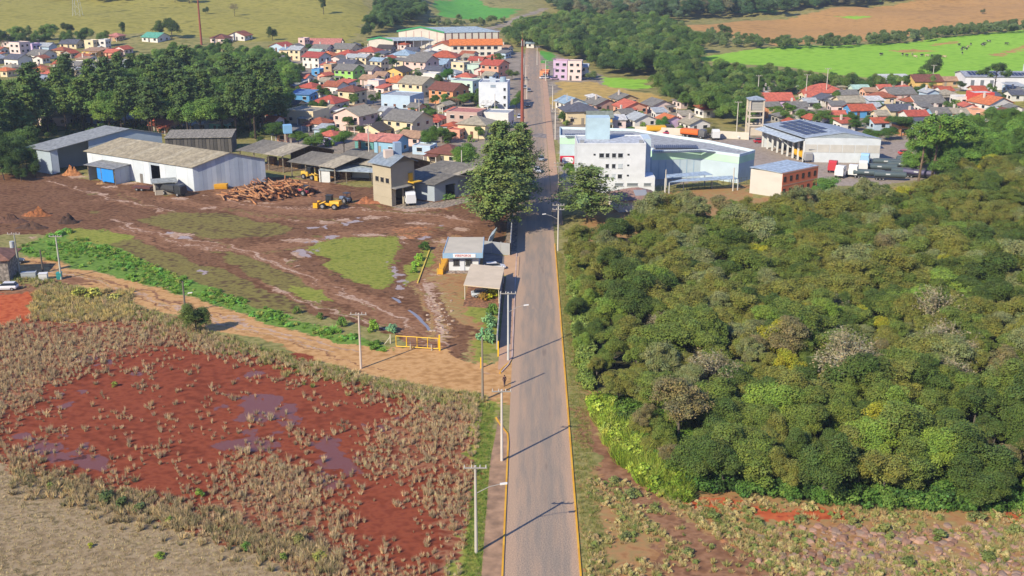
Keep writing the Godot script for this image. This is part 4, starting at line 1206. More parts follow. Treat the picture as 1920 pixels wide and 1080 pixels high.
# a house: [px, py of the front foot, width in px, shape, storeys, roof, wall, turn in degrees]; shapes: g ridge along the front, G gable to the front, h hipped, f flat, s single slope
func house(a: Array, place: String, r: RandomNumberGenerator) -> void:
	var foot := at(a[0], a[1])
	var depth := -foot.z * 0.9516 + (EYE - foot.y) * 0.307
	var turn := deg_to_rad(a[7])
	var w: float = a[2] * depth / FOCAL
	var shape: String = a[3]
	var across := clampf(w * 0.85, 5.5, 12.0)
	# the photograph's width takes in part of the flank as well
	w = maxf(4.0, (w - across * absf(sin(turn)) * 0.55) / maxf(0.6, cos(turn)))
	var u := Vector3(w, 0, 0).rotated(Vector3.UP, turn)
	var v := Vector3(0, 0, -across).rotated(Vector3.UP, turn)
	var low := 0.0
	var storeys: float = a[4]
	var h := 2.7 * storeys + 0.1
	house_spots.append(flat(foot + v / 2))
	var label := "%s %s house with %s%s roof %s" % [("low" if storeys < 1.5 else ("two-storey" if storeys < 2.6 else "three-storey")), SAY_WALL[a[6]], {"g": "", "G": "gabled ", "h": "hipped ", "f": "flat ", "s": "sloping "}[shape], SAY_ROOF[a[5]], place]
	var t := thing("house", label, "house", foot - u / 2, 0.0, label)
	var wm := mat(WALLS[a[6]], 0.9, "wall"); var rm := mat(ROOFS[a[5]], 0.85, "roof")
	var rise := across * 0.21 if shape == "g" else w * 0.2
	if shape == "h":
		rise = minf(w, across) * 0.24
	if shape == "f" or shape == "h":
		rise = 0.0 if shape == "f" else rise
		part("wall", walls_mesh(u, v, h, 0.0, true, -1.5), wm, t)
	elif shape == "s":
		part("wall", walls_mesh(u, v, h, 0.0, true, -1.5), wm, t)
	else:
		part("wall", walls_mesh(u, v, h, rise, shape == "g", -1.5), wm, t)
	if shape == "g" or shape == "G":
		gable_roof(t, u, v, h, rise, shape == "g", rm, 0.55)
	elif shape == "h":
		hip_roof(t, u, v, h, rise, rm)
	elif shape == "s":
		var o := u.normalized() * 0.5; var p := v.normalized() * 0.5; var up := Vector3(0, h + 0.15, 0)
		var mb := MB.new()
		_slope(mb, -o - p + up, u + o - p + up, u + v + o + p + up + Vector3(0, 0.9, 0), v - o + p + up + Vector3(0, 0.9, 0), 0.12)
		part("roof", mb, rm, t)
	else:
		flat_roof(t, u, v, h, rm, wm)
	var gm := glass_mat(); var fm := mat("#d8d4cc", 0.7, "")
	var nf := clampi(int(w / 3.0), 1, 5)
	var front := -v.normalized()
	for s in maxi(1, int(storeys)):
		for k in nf:
			var p := u * ((k + 0.5 + r.randf_range(-0.12, 0.12)) / nf)
			if s == 0 and k == (nf - 1) / 2 and nf > 1:
				opening(t, "door", p + Vector3(0, 0.05, 0), u, front, 0.95, 2.1, mat(["#6a4030", "#8c8478", "#4c4a48"][r.randi() % 3], 0.7, ""))
			else:
				opening(t, "window", p + Vector3(0, 0.95 + 2.65 * s, 0), u, front, r.randf_range(1.1, 1.6), 1.15, gm, fm)
		var flank := u.normalized() * (1.0 if a[7] < 0 else -1.0)
		var base := u if a[7] < 0 else Vector3.ZERO
		for k in 2:
			opening(t, "window", base + v * (0.28 + 0.44 * k) + Vector3(0, 0.95 + 2.65 * s, 0), v, flank, 1.2, 1.1, gm, fm)
	if r.randf() < 0.28 and shape != "f":
		part("chimney", MB.new().box(u * 0.3 + v * 0.6 + Vector3(0, h + rise * 0.4, 0), Vector3(0.6, 1.5 + rise * 0.4, 0.6), turn), mat("#c9beb2", 0.9, "wall"), t)
	if r.randf() < 0.3 and storeys < 2.5:
		var mb := MB.new()
		var s0 := u * (0.0 if r.randf() < 0.5 else 0.55); var su := u * 0.45; var sv := -v.normalized() * 2.6
		_slope(mb, s0 + Vector3(0, 2.6, 0), s0 + su + Vector3(0, 2.6, 0), s0 + su + sv + Vector3(0, 2.25, 0), s0 + sv + Vector3(0, 2.25, 0), 0.1)
		var porch := part("porch", mb, rm, t)
		part("post", MB.new().box(s0 + sv * 0.95 + su * 0.04 + Vector3(0, -0.8, 0), Vector3(0.18, 2.95, 0.18)), fm, porch)
		part("post", MB.new().box(s0 + sv * 0.95 + su * 0.96 + Vector3(0, -0.8, 0), Vector3(0.18, 2.95, 0.18)), fm, porch)

var house_spots := PackedVector2Array()
func fill_in(box: Array, n: int, place: String, turn: float, r: RandomNumberGenerator) -> void:    # smaller houses and outbuildings in the gaps
	var made := 0
	for k in n * 14:
		var px := r.randf_range(box[0], box[2]); var py := r.randf_range(box[1], box[3])
		var p := at(px, py)
		var free := absf(p.x - road_x(p.z)) > 14.0
		for q in house_spots:
			if q.distance_to(flat(p) + Vector2(0, -4)) < 11.0:
				free = false
				break
		if not free:
			continue
		house([px, py, r.randf_range(20, 34), ["g", "G", "h", "g", "s"][r.randi() % 5], 1, ["grey", "pale", "beige", "tan", "slate", "terracotta", "rust", "grey", "white", "coral"][r.randi() % 10], ["white", "cream", "palepink", "white", "grey", "peach", "paleblue", "white"][r.randi() % 8], turn + r.randf_range(-8, 8)], place, r)
		made += 1
		if made == n:
			return

func build_houses() -> void:
	var r := seeded(31)
	var town := "in the town left of the road"
	for a in [[519, 97, 38, "G", 1, "red", "paleblue", -25], [552, 97, 24, "G", 1, "grey", "white", -15], [566, 92, 16, "f", 2, "pale", "pink", -20], [606, 92, 64, "g", 1, "rose", "brownpink", -4], [640, 101, 46, "g", 1, "grey", "cream", -20], [552, 113, 30, "g", 2, "pale", "cream", -25], [588, 108, 28, "g", 1, "mint", "white", -20], [598, 101, 36, "g", 1, "grey", "palepink", -20],
		[606, 117, 44, "h", 1, "orange", "white", -25], [645, 112, 36, "h", 1, "red", "white", -25], [686, 107, 42, "h", 1, "red", "palepink", -25], [583, 128, 44, "g", 2, "crimson", "white", -30], [646, 131, 40, "g", 1, "slate", "grey", -25], [677, 128, 27, "g", 2, "pale", "cream", -30], [705, 136, 28, "g", 2, "paleblue", "cream", -30], [628, 121, 30, "G", 1, "grey", "palepink", -20],
		[592, 143, 16, "f", 1, "blue", "brightblue", -15], [615, 145, 16, "f", 2, "pale", "tan", -20], [645, 154, 46, "g", 2, "grey", "lime", -25], [682, 142, 40, "g", 1, "grey", "palepink", -25], [688, 160, 34, "g", 1, "tan", "pink", -25], [573, 177, 40, "h", 1, "red", "white", -30], [620, 180, 38, "g", 1.5, "rust", "white", -30], [562, 191, 44, "s", 1, "blue", "brightblue", -15], [592, 182, 26, "h", 1, "coral", "white", -30],
		[650, 198, 44, "h", 2, "brown", "cream", -30], [606, 207, 58, "h", 1, "red", "white", -25], [515, 199, 26, "s", 1, "paleblue", "palepink", -10], [545, 209, 32, "g", 1, "dark", "cream", -25], [562, 232, 68, "f", 1.5, "beige", "cream", -22], [590, 247, 44, "h", 1, "rust", "white", -25], [650, 246, 68, "G", 2, "beige", "pink", -30], [692, 259, 60, "G", 1, "dark", "cream", -32], [612, 271, 38, "h", 1, "coral", "purple", -25], [683, 279, 46, "g", 1, "rose", "teal", -25],
		[738, 146, 44, "G", 1, "dark", "yellow", -25], [778, 137, 54, "g", 2, "grey", "pink", -30], [735, 167, 54, "h", 1, "orange", "white", -25], [770, 182, 60, "g", 2, "beige", "cream", -32], [742, 206, 68, "f", 1.8, "pale", "paleblue", -22], [827, 195, 62, "g", 2, "brown", "orange", -32], [866, 179, 50, "f", 2, "pale", "mint", -22], [868, 157, 36, "h", 1, "coral", "white", -20], [858, 141, 30, "f", 2, "pale", "cream", -25], [884, 141, 30, "f", 1.6, "grey", "mint", -10],
		[904, 142, 34, "G", 1, "brown", "palepink", -15], [918, 144, 44, "g", 2, "red", "salmon", -32], [810, 143, 36, "g", 1, "slate", "paleblue", -20], [738, 234, 62, "g", 1, "slate", "palepink", -30], [747, 257, 76, "g", 2, "grey", "cream", -32], [812, 239, 38, "h", 1, "red", "white", -20], [866, 243, 68, "f", 2, "rose", "rosebeige", -18], [930, 241, 52, "f", 1.8, "pale", "white", -14], [884, 259, 62, "h", 1.6, "beige", "cream", -20], [751, 114, 46, "h", 1, "paleblue", "white", -20], [792, 117, 38, "g", 1, "grey", "palepink", -20],
		[829, 118, 56, "h", 1, "terracotta", "white", -10], [820, 129, 38, "g", 1, "paleblue", "white", -20], [891, 123, 30, "g", 1, "red", "pink", -20], [722, 288, 54, "g", 1.4, "rose", "blue", -26], [767, 273, 48, "g", 1, "tan", "pink", -26], [828, 306, 68, "h", 1, "brown", "cream", -22], [712, 152, 24, "g", 1, "tan", "palepink", -20], [700, 170, 28, "f", 1.4, "pale", "palepink", -26], [722, 222, 28, "g", 1, "pale", "white", -25], [790, 240, 30, "g", 1, "dark", "rosebeige", -22], [660, 118, 30, "g", 1, "pale", "white", -20], [535, 104, 26, "s", 1, "paleblue", "cream", -14], [720, 100, 30, "g", 1, "dark", "grey", -18], [770, 104, 26, "g", 1, "slate", "paleblue", -14], [795, 168, 22, "f", 1.4, "pale", "palepink", -22], [806, 156, 30, "f", 1.4, "white", "white", -18], [850, 262, 30, "f", 1, "coral", "salmon", -18], [790, 290, 40, "f", 0.8, "white", "paleblue", -18]]:
		house(a, town, r)
	var grove := "beside the pine grove below the hill"
	for a in [[30, 111, 30, "f", 3, "grey", "palepink", -24], [57, 103, 18, "f", 2, "pale", "lilac", -24], [22, 126, 40, "g", 1.5, "slate", "white", -25], [66, 112, 42, "g", 1, "grey", "white", -25], [82, 101, 28, "g", 1.5, "pale", "paleblue", -15], [128, 91, 36, "g", 1, "slate", "cream", -10], [110, 104, 28, "h", 1, "rust", "cream", -18], [168, 96, 22, "f", 2, "white", "cream", -18], [193, 95, 14, "f", 2, "white", "white", -10], [4, 144, 28, "h", 1, "orange", "cream", -20], [66, 146, 40, "h", 1, "orange", "paleblue", -18], [92, 150, 34, "h", 1, "coral", "paleblue", -18], [213, 77, 26, "h", 1, "rose", "tan", -14], [281, 79, 42, "g", 1, "teal", "white", -24], [408, 81, 34, "h", 1, "brown", "palepink", -18], [443, 76, 38, "G", 1, "rust", "white", -14], [170, 106, 40, "s", 1, "tan", "yellow", -14], [60, 165, 60, "s", 1, "pale", "tan", -14], [100, 236, 62, "s", 1, "white", "palepink", -8], [180, 232, 50, "g", 1, "paleblue", "blue", -16], [250, 240, 46, "g", 1, "white", "palepink", -16], [300, 250, 46, "g", 1, "coral", "peach", -16], [370, 246, 50, "g", 1, "white", "paleblue", -14], [410, 248, 40, "s", 1, "white", "turquoise", -14], [10, 88, 22, "f", 2, "pale", "palepink", -18], [335, 236, 40, "g", 1, "rust", "tan", -16]]:
		house(a, grove, r)
	var across := "behind the light blue supermarket"
	for a in [[1078, 206, 48, "G", 1, "paleblue", "white", 24], [1092, 233, 66, "h", 1.6, "slate", "cream", 12], [1125, 244, 46, "g", 1.6, "greygreen", "yellow", 2], [1138, 209, 52, "G", 1, "grey", "brownpink", 24], [1192, 215, 54, "G", 1, "coral", "salmon", 22], [1243, 211, 50, "G", 1, "grey", "palepink", 22], [1178, 199, 46, "G", 1, "grey", "tan", 22], [1210, 239, 50, "G", 1, "pale", "white", 20], [1264, 241, 46, "G", 1, "orange", "lilac", 20], [1312, 247, 48, "G", 1, "beige", "white", 20], [1160, 241, 28, "s", 1, "white", "palepink", 4], [1240, 226, 24, "s", 1, "pale", "white", 10], [1290, 232, 26, "s", 1, "beige", "palepink", 10]]:
		house(a, across, r)
	for a in [[1050, 150, 28, "f", 3, "rose", "lilac", -10], [1077, 151, 28, "f", 3, "grey", "palepink", -10], [1093, 148, 18, "g", 2, "pale", "white", -10], [1020, 146, 18, "f", 1, "terracotta", "orange", -10], [994, 90, 16, "g", 1, "paleblue", "white", -10]]:
		house(a, "by the road before the dark wood", r)
	var vill := "in the village below the green field"
	for a in [[1460, 201, 58, "g", 1, "coral", "lilac", 4], [1447, 213, 30, "g", 1, "grey", "tan", 6], [1497, 214, 38, "g", 1, "grey", "palepink", 8], [1444, 183, 30, "g", 1, "beige", "grey", 4], [1552, 187, 72, "h", 1, "coral", "white", 8], [1570, 176, 34, "h", 1, "beige", "tan", 8], [1556, 199, 38, "G", 1, "slate", "white", 14], [1598, 205, 48, "g", 1, "beige", "cream", 6], [1615, 179, 32, "g", 1, "mint", "mint", 8], [1633, 184, 24, "g", 1, "tan", "peach", 8], [1592, 190, 36, "g", 1, "grey", "palepink", 8], [1660, 196, 42, "h", 1, "rust", "cream", 8], [1643, 203, 30, "s", 1, "white", "paleblue", 6], [1618, 221, 48, "g", 1, "terracotta", "brightblue", 6],
		[1687, 168, 56, "s", 1.5, "white", "grey", 4], [1740, 172, 54, "g", 1.6, "brown", "yellow", 4], [1780, 163, 32, "g", 1, "tan", "tan", 4], [1692, 189, 54, "g", 1, "grey", "pink", 8], [1748, 193, 28, "G", 1.5, "pale", "paleblue", 14], [1778, 191, 38, "h", 1, "beige", "grey", 8], [1843, 201, 40, "f", 1.8, "white", "redwhite", 4], [1806, 197, 30, "f", 1, "white", "white", 4], [1876, 208, 64, "G", 1, "orange", "white", 22], [1745, 206, 60, "g", 1, "grey", "palepink", 8], [1713, 204, 32, "h", 1, "rust", "white", 8], [1690, 221, 48, "g", 1, "slate", "cream", 8], [1768, 226, 42, "g", 1, "grey", "blue", 6], [1800, 226, 30, "g", 1, "beige", "yellow", 6], [1720, 236, 42, "g", 1.3, "red", "white", 8], [1768, 238, 28, "G", 1, "grey", "mint", 14], [1812, 238, 26, "g", 1, "greygreen", "turquoise", 6],
		[1833, 223, 26, "f", 1, "tan", "peach", 4], [1902, 229, 44, "G", 1, "brown", "cream", 18], [1696, 254, 15, "h", 1.2, "slate", "orange", 8], [1876, 222, 22, "G", 1, "pale", "palepink", 12], [1430, 222, 20, "f", 1, "rust", "orange", 6], [1520, 205, 26, "g", 1, "pale", "white", 10], [1660, 178, 26, "g", 1, "coral", "palepink", 8], [1640, 214, 24, "g", 1, "pale", "white", 8], [1826, 244, 26, "g", 1, "beige", "pink", 8], [1850, 240, 30, "f", 0.7, "pale", "rosebeige", 10], [1590, 168, 20, "g", 1, "mint", "white", 8], [1655, 230, 22, "g", 1, "beige", "cream", 8], [1700, 178, 22, "h", 1, "coral", "white", 6]]:
		house(a, vill, r)
	fill_in([500, 92, 960, 270], 60, town, -26.0, r)
	fill_in([-20, 88, 230, 160], 26, grove, -20.0, r)
	fill_in([1060, 195, 1330, 248], 12, across, 20.0, r)
	fill_in([1425, 172, 1920, 250], 40, vill, 8.0, r)

# ------------------------------------------------------------------ sawmill
func sheet_panels(t: Node, o: Vector3, along: Vector3, out: Vector3, h0: float, h1: float, n: int, tones: Array, skip := []) -> void:   # upright wall sheets proud of the wall, h0..h1 their tops at both ends
	for k in n:
		if k in skip:
			continue
		var f0 := float(k) / n; var f1 := float(k + 1) / n
		var g := along.normalized() * 0.015
		var a := o + along * f0 + g; var b := o + along * f1 - g
		var n0 := out.normalized() * (0.03 + 0.02 * (k % 2))
		var ta := a + Vector3(0, lerpf(h0, h1, f0), 0); var tb := b + Vector3(0, lerpf(h0, h1, f1), 0)
		var m := MB.new()
		if (b - a).cross(Vector3.UP).dot(out) < 0:
			m.q(b + n0, a + n0, ta + n0, tb + n0); m.q(ta + n0, ta, tb, tb + n0); m.q(a + n0, a, ta, ta + n0); m.q(b, b + n0, tb + n0, tb)
		else:
			m.q(a + n0, b + n0, tb + n0, ta + n0); m.q(tb + n0, tb, ta, ta + n0); m.q(a, a + n0, ta + n0, ta); m.q(b + n0, b, tb, tb + n0)
		part("panel", m, tones[(k * 5 + k / 2) % tones.size()], t)

func build_sawmill() -> void:
	var metal := [mat("#aeb9c4", 0.5, "wall"), mat("#a5b1bd", 0.5, "wall"), mat("#b6c0c9", 0.5, "wall"), mat("#9faab6", 0.5, "wall")]
	var dull := [mat("#a1967b", 0.8, "roof"), mat("#a59a80", 0.8, "roof"), mat("#9c9177", 0.8, "roof"), mat("#a99f86", 0.8, "roof")]
	var fibre := [mat("#6f6b62", 0.9, "roof"), mat("#7b766b", 0.9, "roof"), mat("#a39a86", 0.9, "roof"), mat("#8d8575", 0.9, "roof"), mat("#66635c", 0.9, "roof"), mat("#757066", 0.9, "roof"), mat("#6b675f", 0.9, "roof")]
	var timber := mat("#8a5f3e", 0.9, "soil"); var post := mat("#8c8170", 0.9, "soil")
	# main hall: long side towards the yard, gable to the right
	var o := at(365, 359)
	var u := at(168, 326) - o              # along the long side to the far left corner
	var v := at(500, 297, 6.4) - at(365, 312, 6.4)              # the gable end, not quite square to it
	var h := 6.4
	var t := thing("sawmill_hall", "large pale blue sheet-metal sawmill hall with dull beige gable roof", "hall", o)
	part("wall", walls_mesh(u, v, h, 2.6, true, -0.3, false), mat("#aab5bf", 0.5, "wall"), t)
	gap_wall(t, u, v, h, 0.34, 3.6, 5.2, mat("#aab5bf", 0.5, "wall"))
	gable_roof(t, u, v, h, 2.6, true, dull[0], 0.6, 0.12, 24, dull)
	sheet_panels(t, Vector3.ZERO, v * 0.5, -u, h - 0.1, h + 2.35, 8, metal)
	sheet_panels(t, v * 0.5, v * 0.5, -u, h + 2.35, h - 0.1, 8, metal)
	sheet_panels(t, Vector3.ZERO, u, -v, h - 0.2, h - 0.2, 20, [mat("#c6cdd2", 0.5, "wall"), mat("#bdc6cc", 0.5, "wall"), mat("#cbd1d5", 0.5, "wall")], [6, 7])
	opening(t, "door", u * 0.48, u, -v, 1.1, 2.4, mat("#6d6a66", 0.7, "wall"))
	# back-left hall, gable parallel to the main hall's
	var g := v.normalized()
	var bo := at(100, 327)
	t = thing("open_hall", "tall open-fronted grey metal hall behind the main sawmill hall", "hall", bo)
	var bu := g * 30.0; var bv := u.normalized() * 9.0
	var roofy := MB.new()
	var e0 := Vector3(0, 6.6, 0) - g * 0.8 - bv.normalized() * 0.6; var rdg := g * 21.0 + Vector3(0, 10.6, 0) - bv.normalized() * 0.6; var e1 := g * 31.0 + Vector3(0, 8.2, 0) - bv.normalized() * 0.6
	var back := bv * 1.15
	_slope(roofy, e0, rdg, rdg + back, e0 + back, 0.15); _slope(roofy, rdg, e1, e1 + back, rdg + back, 0.15)
	part("roof", roofy, mat("#8b8f8e", 0.7, "roof"), t)
	for seg in [[0.0, 1.8, 6.5, 6.9], [10.0, 13.8, 8.4, 9.1], [13.8, 21.0, 9.1, 10.4], [21.0, 30.0, 10.4, 8.3]]:
		var a: Vector3 = g * seg[0]; var b: Vector3 = g * seg[1]
		var w2 := MB.new()
		w2.slab(a + Vector3(0, seg[2], 0), b + Vector3(0, seg[3], 0), b + bv.normalized() * 0.15 + Vector3(0, seg[3], 0), a + bv.normalized() * 0.15 + Vector3(0, seg[2], 0), minf(seg[2], seg[3]))
		part("front_wall", w2, mat("#9fadb6", 0.55, "wall"), t)
	part("back_wall", MB.new().obox(bu / 2 + bv + Vector3(0, 3.4, 0), bu / 2, Vector3(0, 3.4, 0), bv.normalized() * 0.1), mat("#9fadb6", 0.55, "wall"), t)
	part("side_wall", MB.new().obox(bv / 2 + Vector3(0, 3.2, 0), bv / 2, Vector3(0, 3.2, 0), g * 0.1), mat("#9fadb6", 0.55, "wall"), t)
	# lean-to with the blue tarpaulin
	var lo := at(217, 346)
	t = thing("lean_to", "low grey lean-to with blue tarpaulin before the sawmill hall", "shed", lo)
	var lu := at(168, 338) - lo; var lv := perp(lu).normalized() * 12.0
	if lv.x < 0: lv = -lv
	part("wall", MB.new().obox(lv * 0.5 + Vector3(0, 2.1, 0), lv * 0.5, Vector3(0, 2.1, 0), lu.normalized() * 0.08), mat("#aab4bb", 0.5, "wall"), t)
	part("wall", MB.new().obox(lu + lv * 0.5 + Vector3(0, 2.1, 0), lv * 0.5, Vector3(0, 2.1, 0), lu.normalized() * 0.08), mat("#aab4bb", 0.5, "wall"), t)
	sheet_panels(t, Vector3(0, 0.0, 0) - lu.normalized() * 0.08, lv, -lu, 4.1, 4.3, 7, metal)
	part("back_wall", MB.new().obox(lv + lu * 0.5 + Vector3(0, 2.1, 0), lu * 0.5, Vector3(0, 2.1, 0), lv.normalized() * 0.08), mat("#aab4bb", 0.5, "wall"), t)
	var mb := MB.new()
	_slope(mb, -lu.normalized() * 0.6 - lv.normalized() * 0.7 + Vector3(0, 4.25, 0), lu * 1.08 - lv.normalized() * 0.7 + Vector3(0, 4.25, 0), lu * 1.08 + lv * 1.05 + Vector3(0, 4.95, 0), -lu.normalized() * 0.6 + lv * 1.05 + Vector3(0, 4.95, 0), 0.12)
	part("roof", mb, mat("#8e8f8c", 0.8, "roof"), t)
	var tarp := MB.new()                                     # hanging sheet with folds
	var out := -lv.normalized()
	for k in 12:
		var a := lu * (0.04 + 0.052 * k) + out * (0.1 + 0.07 * sin(k * 1.9)); var b := lu * (0.04 + 0.052 * (k + 1)) + out * (0.1 + 0.07 * sin((k + 1) * 1.9))
		var y := 0.5 + 0.35 * sin(k * 0.7) if k > 6 else 0.35
		tarp.q(b + Vector3(0, y + 0.1, 0), a + Vector3(0, y, 0), a + Vector3(0, 4.0, 0), b + Vector3(0, 4.0, 0))
	var tm := mat("#1f86d8", 0.6, "wall"); tm.cull_mode = BaseMaterial3D.CULL_DISABLED
	part("tarpaulin", tarp, tm, t)
	for k in 3:
		part("post", MB.new().box(lu * (0.5 * k) + out * 0.02, Vector3(0.2, 4.2, 0.2)), post, t)
	# little canopy with a low block wall
	var co := at(292, 366)
	t = thing("canopy", "small flat roofed canopy in front of the sawmill hall", "canopy", co)
	for p in [[0.0, 0.0], [4.6, -1.6], [-1.6, -4.0], [3.0, -5.6]]:
		part("post", MB.new().box(Vector3(p[0], 0, p[1]), Vector3(0.25, 3.0, 0.25)), mat("#b5ad9f", 0.9, "wall"), t)
	part("roof", MB.new().obox(Vector3(1.5, 3.1, -2.8), Vector3(2.9, 0, -1.0), Vector3(0, 0.1, 0), Vector3(-1.0, 0, -2.6)), mat("#9da29c", 0.8, "roof"), t)
	part("block_wall", MB.new().box(Vector3(2.2, 0, -0.6), Vector3(4.2, 1.2, 0.25), 0.33), mat("#a59c8c", 0.9, "wall"), t)
	# dark slatted stack shelter behind the hall
	var so := at(312, 288)
	t = thing("timber_shelter", "long dark boarded shelter with pale broken tile roof behind the hall", "shed", so)
	var su := at(436, 286) - so; var sv := perp(su) * 9.0
	part("wall", walls_mesh(su, sv, 4.6, 0.0, true), mat("#4c4a48", 0.9, "wall"), t)
	for k in 18:
		part("board", MB.new().obox(su * ((k + 0.5) / 18.0) - sv.normalized() * 0.05 + Vector3(0, 2.3, 0), su * 0.024, Vector3(0, 2.25 - 0.05 * (k % 3), 0), sv.normalized() * 0.05), [mat("#55524f", 0.9, "wall"), mat("#474543", 0.9, "wall"), mat("#5e5a55", 0.9, "wall")][k % 3], t)
	mb = MB.new()
	_slope(mb, -su * 0.01 - sv * 0.06 + Vector3(0, 4.7, 0), su * 1.01 - sv * 0.06 + Vector3(0, 4.7, 0), su * 1.01 + sv + Vector3(0, 5.6, 0), -su * 0.01 + sv + Vector3(0, 5.6, 0), 0.12)
	part("roof", mb, mat("#9c9688", 0.9, "soil"), t)
	# open sheds with patched fibre-cement roofs
	var ud := -u.normalized()                            # the common long direction, towards the camera's right
	var open := [[452, 312, 16.0, 15.0, 4.8, 2.0, "long open shed with patched grey roof behind the log pile"], [548, 332, 15.0, 13.0, 4.4, 1.9, "open shed with streaked grey and beige roof sheltering timber"], [625, 330, 19.0, 12.0, 4.6, 1.9, "dark roofed open shed next to the concrete tower"]]
	for a in open:
		var p := at(a[0], a[1])
		t = thing("timber_shed", a[6], "shed", p)
		var du: Vector3 = ud * a[2]; var dv: Vector3 = g * a[3]
		gable_roof(t, du, dv, a[4], a[5], true, fibre[0], 0.7, 0.12, int(a[2] / 1.6), fibre)
		for k in 4:
			for e in 2:
				part("post", MB.new().box(du * (k / 3.0) + dv * e, Vector3(0.3, a[4], 0.3)), post, t)
		part("back_wall", MB.new().obox(du / 2 + dv + Vector3(0, a[4] / 2, 0), du / 2, Vector3(0, a[4] / 2, 0), g * 0.1), mat("#8a6a4c", 0.9, "soil"), t)
		part("floor", MB.new().obox(du / 2 + dv / 2 + Vector3(0, 0.06, 0), du / 2, Vector3(0, 0.1, 0), dv / 2), mat("#8d755c", 0.95, "soil"), t)
		for k in 3:
			var q: Vector3 = p + du * (0.2 + 0.28 * k) + dv * 0.45 + Vector3(0, 0.17, 0)
			var pack := thing("board_stack", "square stack of sawn boards under an open shed roof", "timber", q, atan2(-ud.z, ud.x), "board stacks under the sheds")
			for y in 7:
				part("layer", MB.new().box(Vector3(0, y * 0.32, 0), Vector3(2.6 - 0.06 * (y % 2), 0.28, 1.5)), [mat("#b48a58", 0.9, "soil"), mat("#a67b4c", 0.9, "soil"), mat("#c09a68", 0.9, "soil")][(y + k) % 3], pack)
	# low lean roofs left of the tower
	for a in [[598, 342, 15.0, 7.0, 3.3, "#a6b2b6", "low pale lean-to roof beside the concrete tower"], [612, 330, 14.0, 6.0, 4.2, "#8a8268", "olive brown lean-to roof above the pale one by the tower"]]:
		var p := at(a[0], a[1])
		t = thing("lean_to", a[6], "shed", p)
		var du: Vector3 = (ud + Vector3(0.25, 0, -0.3)).normalized() * a[2]; var dv: Vector3 = perp(du) * a[3]
		mb = MB.new()
		_slope(mb, Vector3(0, a[4], 0), du + Vector3(0, a[4], 0), du + dv + Vector3(0, a[4] + 0.8, 0), dv + Vector3(0, a[4] + 0.8, 0), 0.12)
		part("roof", mb, mat(a[5], 0.8, "roof"), t)
		for k in 3:
			part("post", MB.new().box(du * (0.03 + 0.47 * k) + dv * 0.05, Vector3(0.22, a[4] - 0.1, 0.22)), post, t)
		part("wall", MB.new().obox(du * 0.1 + dv * 0.06 + Vector3(0, a[4] / 2 - 0.1, 0), du * 0.1, Vector3(0, a[4] / 2 - 0.1, 0), dv.normalized() * 0.08), mat("#c8ccca", 0.8, "wall"), t)
		part("back_wall", MB.new().obox(du * 0.5 + dv + Vector3(0, a[4] / 2, 0), du * 0.5, Vector3(0, a[4] / 2, 0), dv.normalized() * 0.08), mat("#c8ccca", 0.8, "wall"), t)
	# the tower
	var to := at(735, 387)
	t = thing("concrete_tower", "tall bare concrete silo tower with dark panes for openings and grey tin roof", "tower", to)
	var tu := at(697, 378) - to; tu = tu.normalized() * 6.6
	var tv := perp(tu) * 7.4
	if tv.x < 0: tv = -tv
	var th := 10.2
	var conc := mat("#a89e88", 0.95, "wall"); var conc2 := conc
	part("left_wall", MB.new().obox(tu / 2 + tv.normalized() * 0.12 + Vector3(0, th / 2, 0), tu / 2, Vector3(0, th / 2, 0), tv.normalized() * 0.12), conc, t)
	part("right_wall", MB.new().obox(tu.normalized() * 0.12 + tv * 0.5 + tv.normalized() * 0.13 + Vector3(0, 4.3 + (th - 4.3) / 2, 0), tv * 0.5 - tv.normalized() * 0.14, Vector3(0, (th - 4.3) / 2, 0), tu.normalized() * 0.12), conc, t)
	part("gable", _tri_wall(tv, th, 1.6), conc, t)
	part("back_wall", MB.new().obox(tu / 2 + tv + Vector3(0, th / 2, 0), tu / 2, Vector3(0, th / 2, 0), tv.normalized() * 0.12), conc2, t)
	part("far_wall", MB.new().obox(tu + tv / 2 + Vector3(0, th / 2, 0), tv / 2 - tv.normalized() * 0.14, Vector3(0, th / 2, 0), tu.normalized() * 0.12), conc2, t)
	part("bay_wall", MB.new().obox(tu.normalized() * 0.14 + tv * 0.09 + tv.normalized() * 0.1 + Vector3(0, 2.15, 0), tv * 0.08, Vector3(0, 2.15, 0), tu.normalized() * 0.1), conc2, t)
	part("pillar", MB.new().box(tv * 0.5, Vector3(0.4, 4.3, 0.4)), conc2, t)
	part("pillar", MB.new().box(tv * 0.97, Vector3(0.35, 4.3, 0.35)), conc2, t)
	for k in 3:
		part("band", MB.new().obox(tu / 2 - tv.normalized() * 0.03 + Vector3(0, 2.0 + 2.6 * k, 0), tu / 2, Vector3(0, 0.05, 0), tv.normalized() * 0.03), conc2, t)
		opening(t, "vent_shade_pane", tu * (0.2 + 0.28 * k) + Vector3(0, 5.5, 0), tu, -tv, 1.1, 1.15, glass_mat(), conc)  # dark panes paint the shade inside open vents; the wall stays solid
	gable_roof(t, tu, tv, th, 1.6, false if absf(tu.normalized().dot(tv.normalized())) > 2 else true, mat("#8c98a0", 0.5, "roof"), 0.8)
	part("tank", MB.new().box(tu * 0.55 + tv * 0.35 + Vector3(0, th + 0.8, 0), Vector3(2.0, 1.9, 1.8), 0.4), mat("#c9b8ac", 0.8, "wall"), t)
	part("tank", MB.new().box(tu * 0.5 + tv * 0.7 + Vector3(0, th + 1.0, 0), Vector3(1.7, 3.2, 1.7), 0.4), mat("#8fa5bd", 0.6, "wall"), t)
	part("canopy", MB.new().obox(-tu.normalized() * 0.9 + tv * 0.34 + Vector3(0, 4.5, 0), tv * 0.36, Vector3(0, 0.08, 0), tu.normalized() * 0.95), mat("#8f8d86", 0.8, "roof"), t)
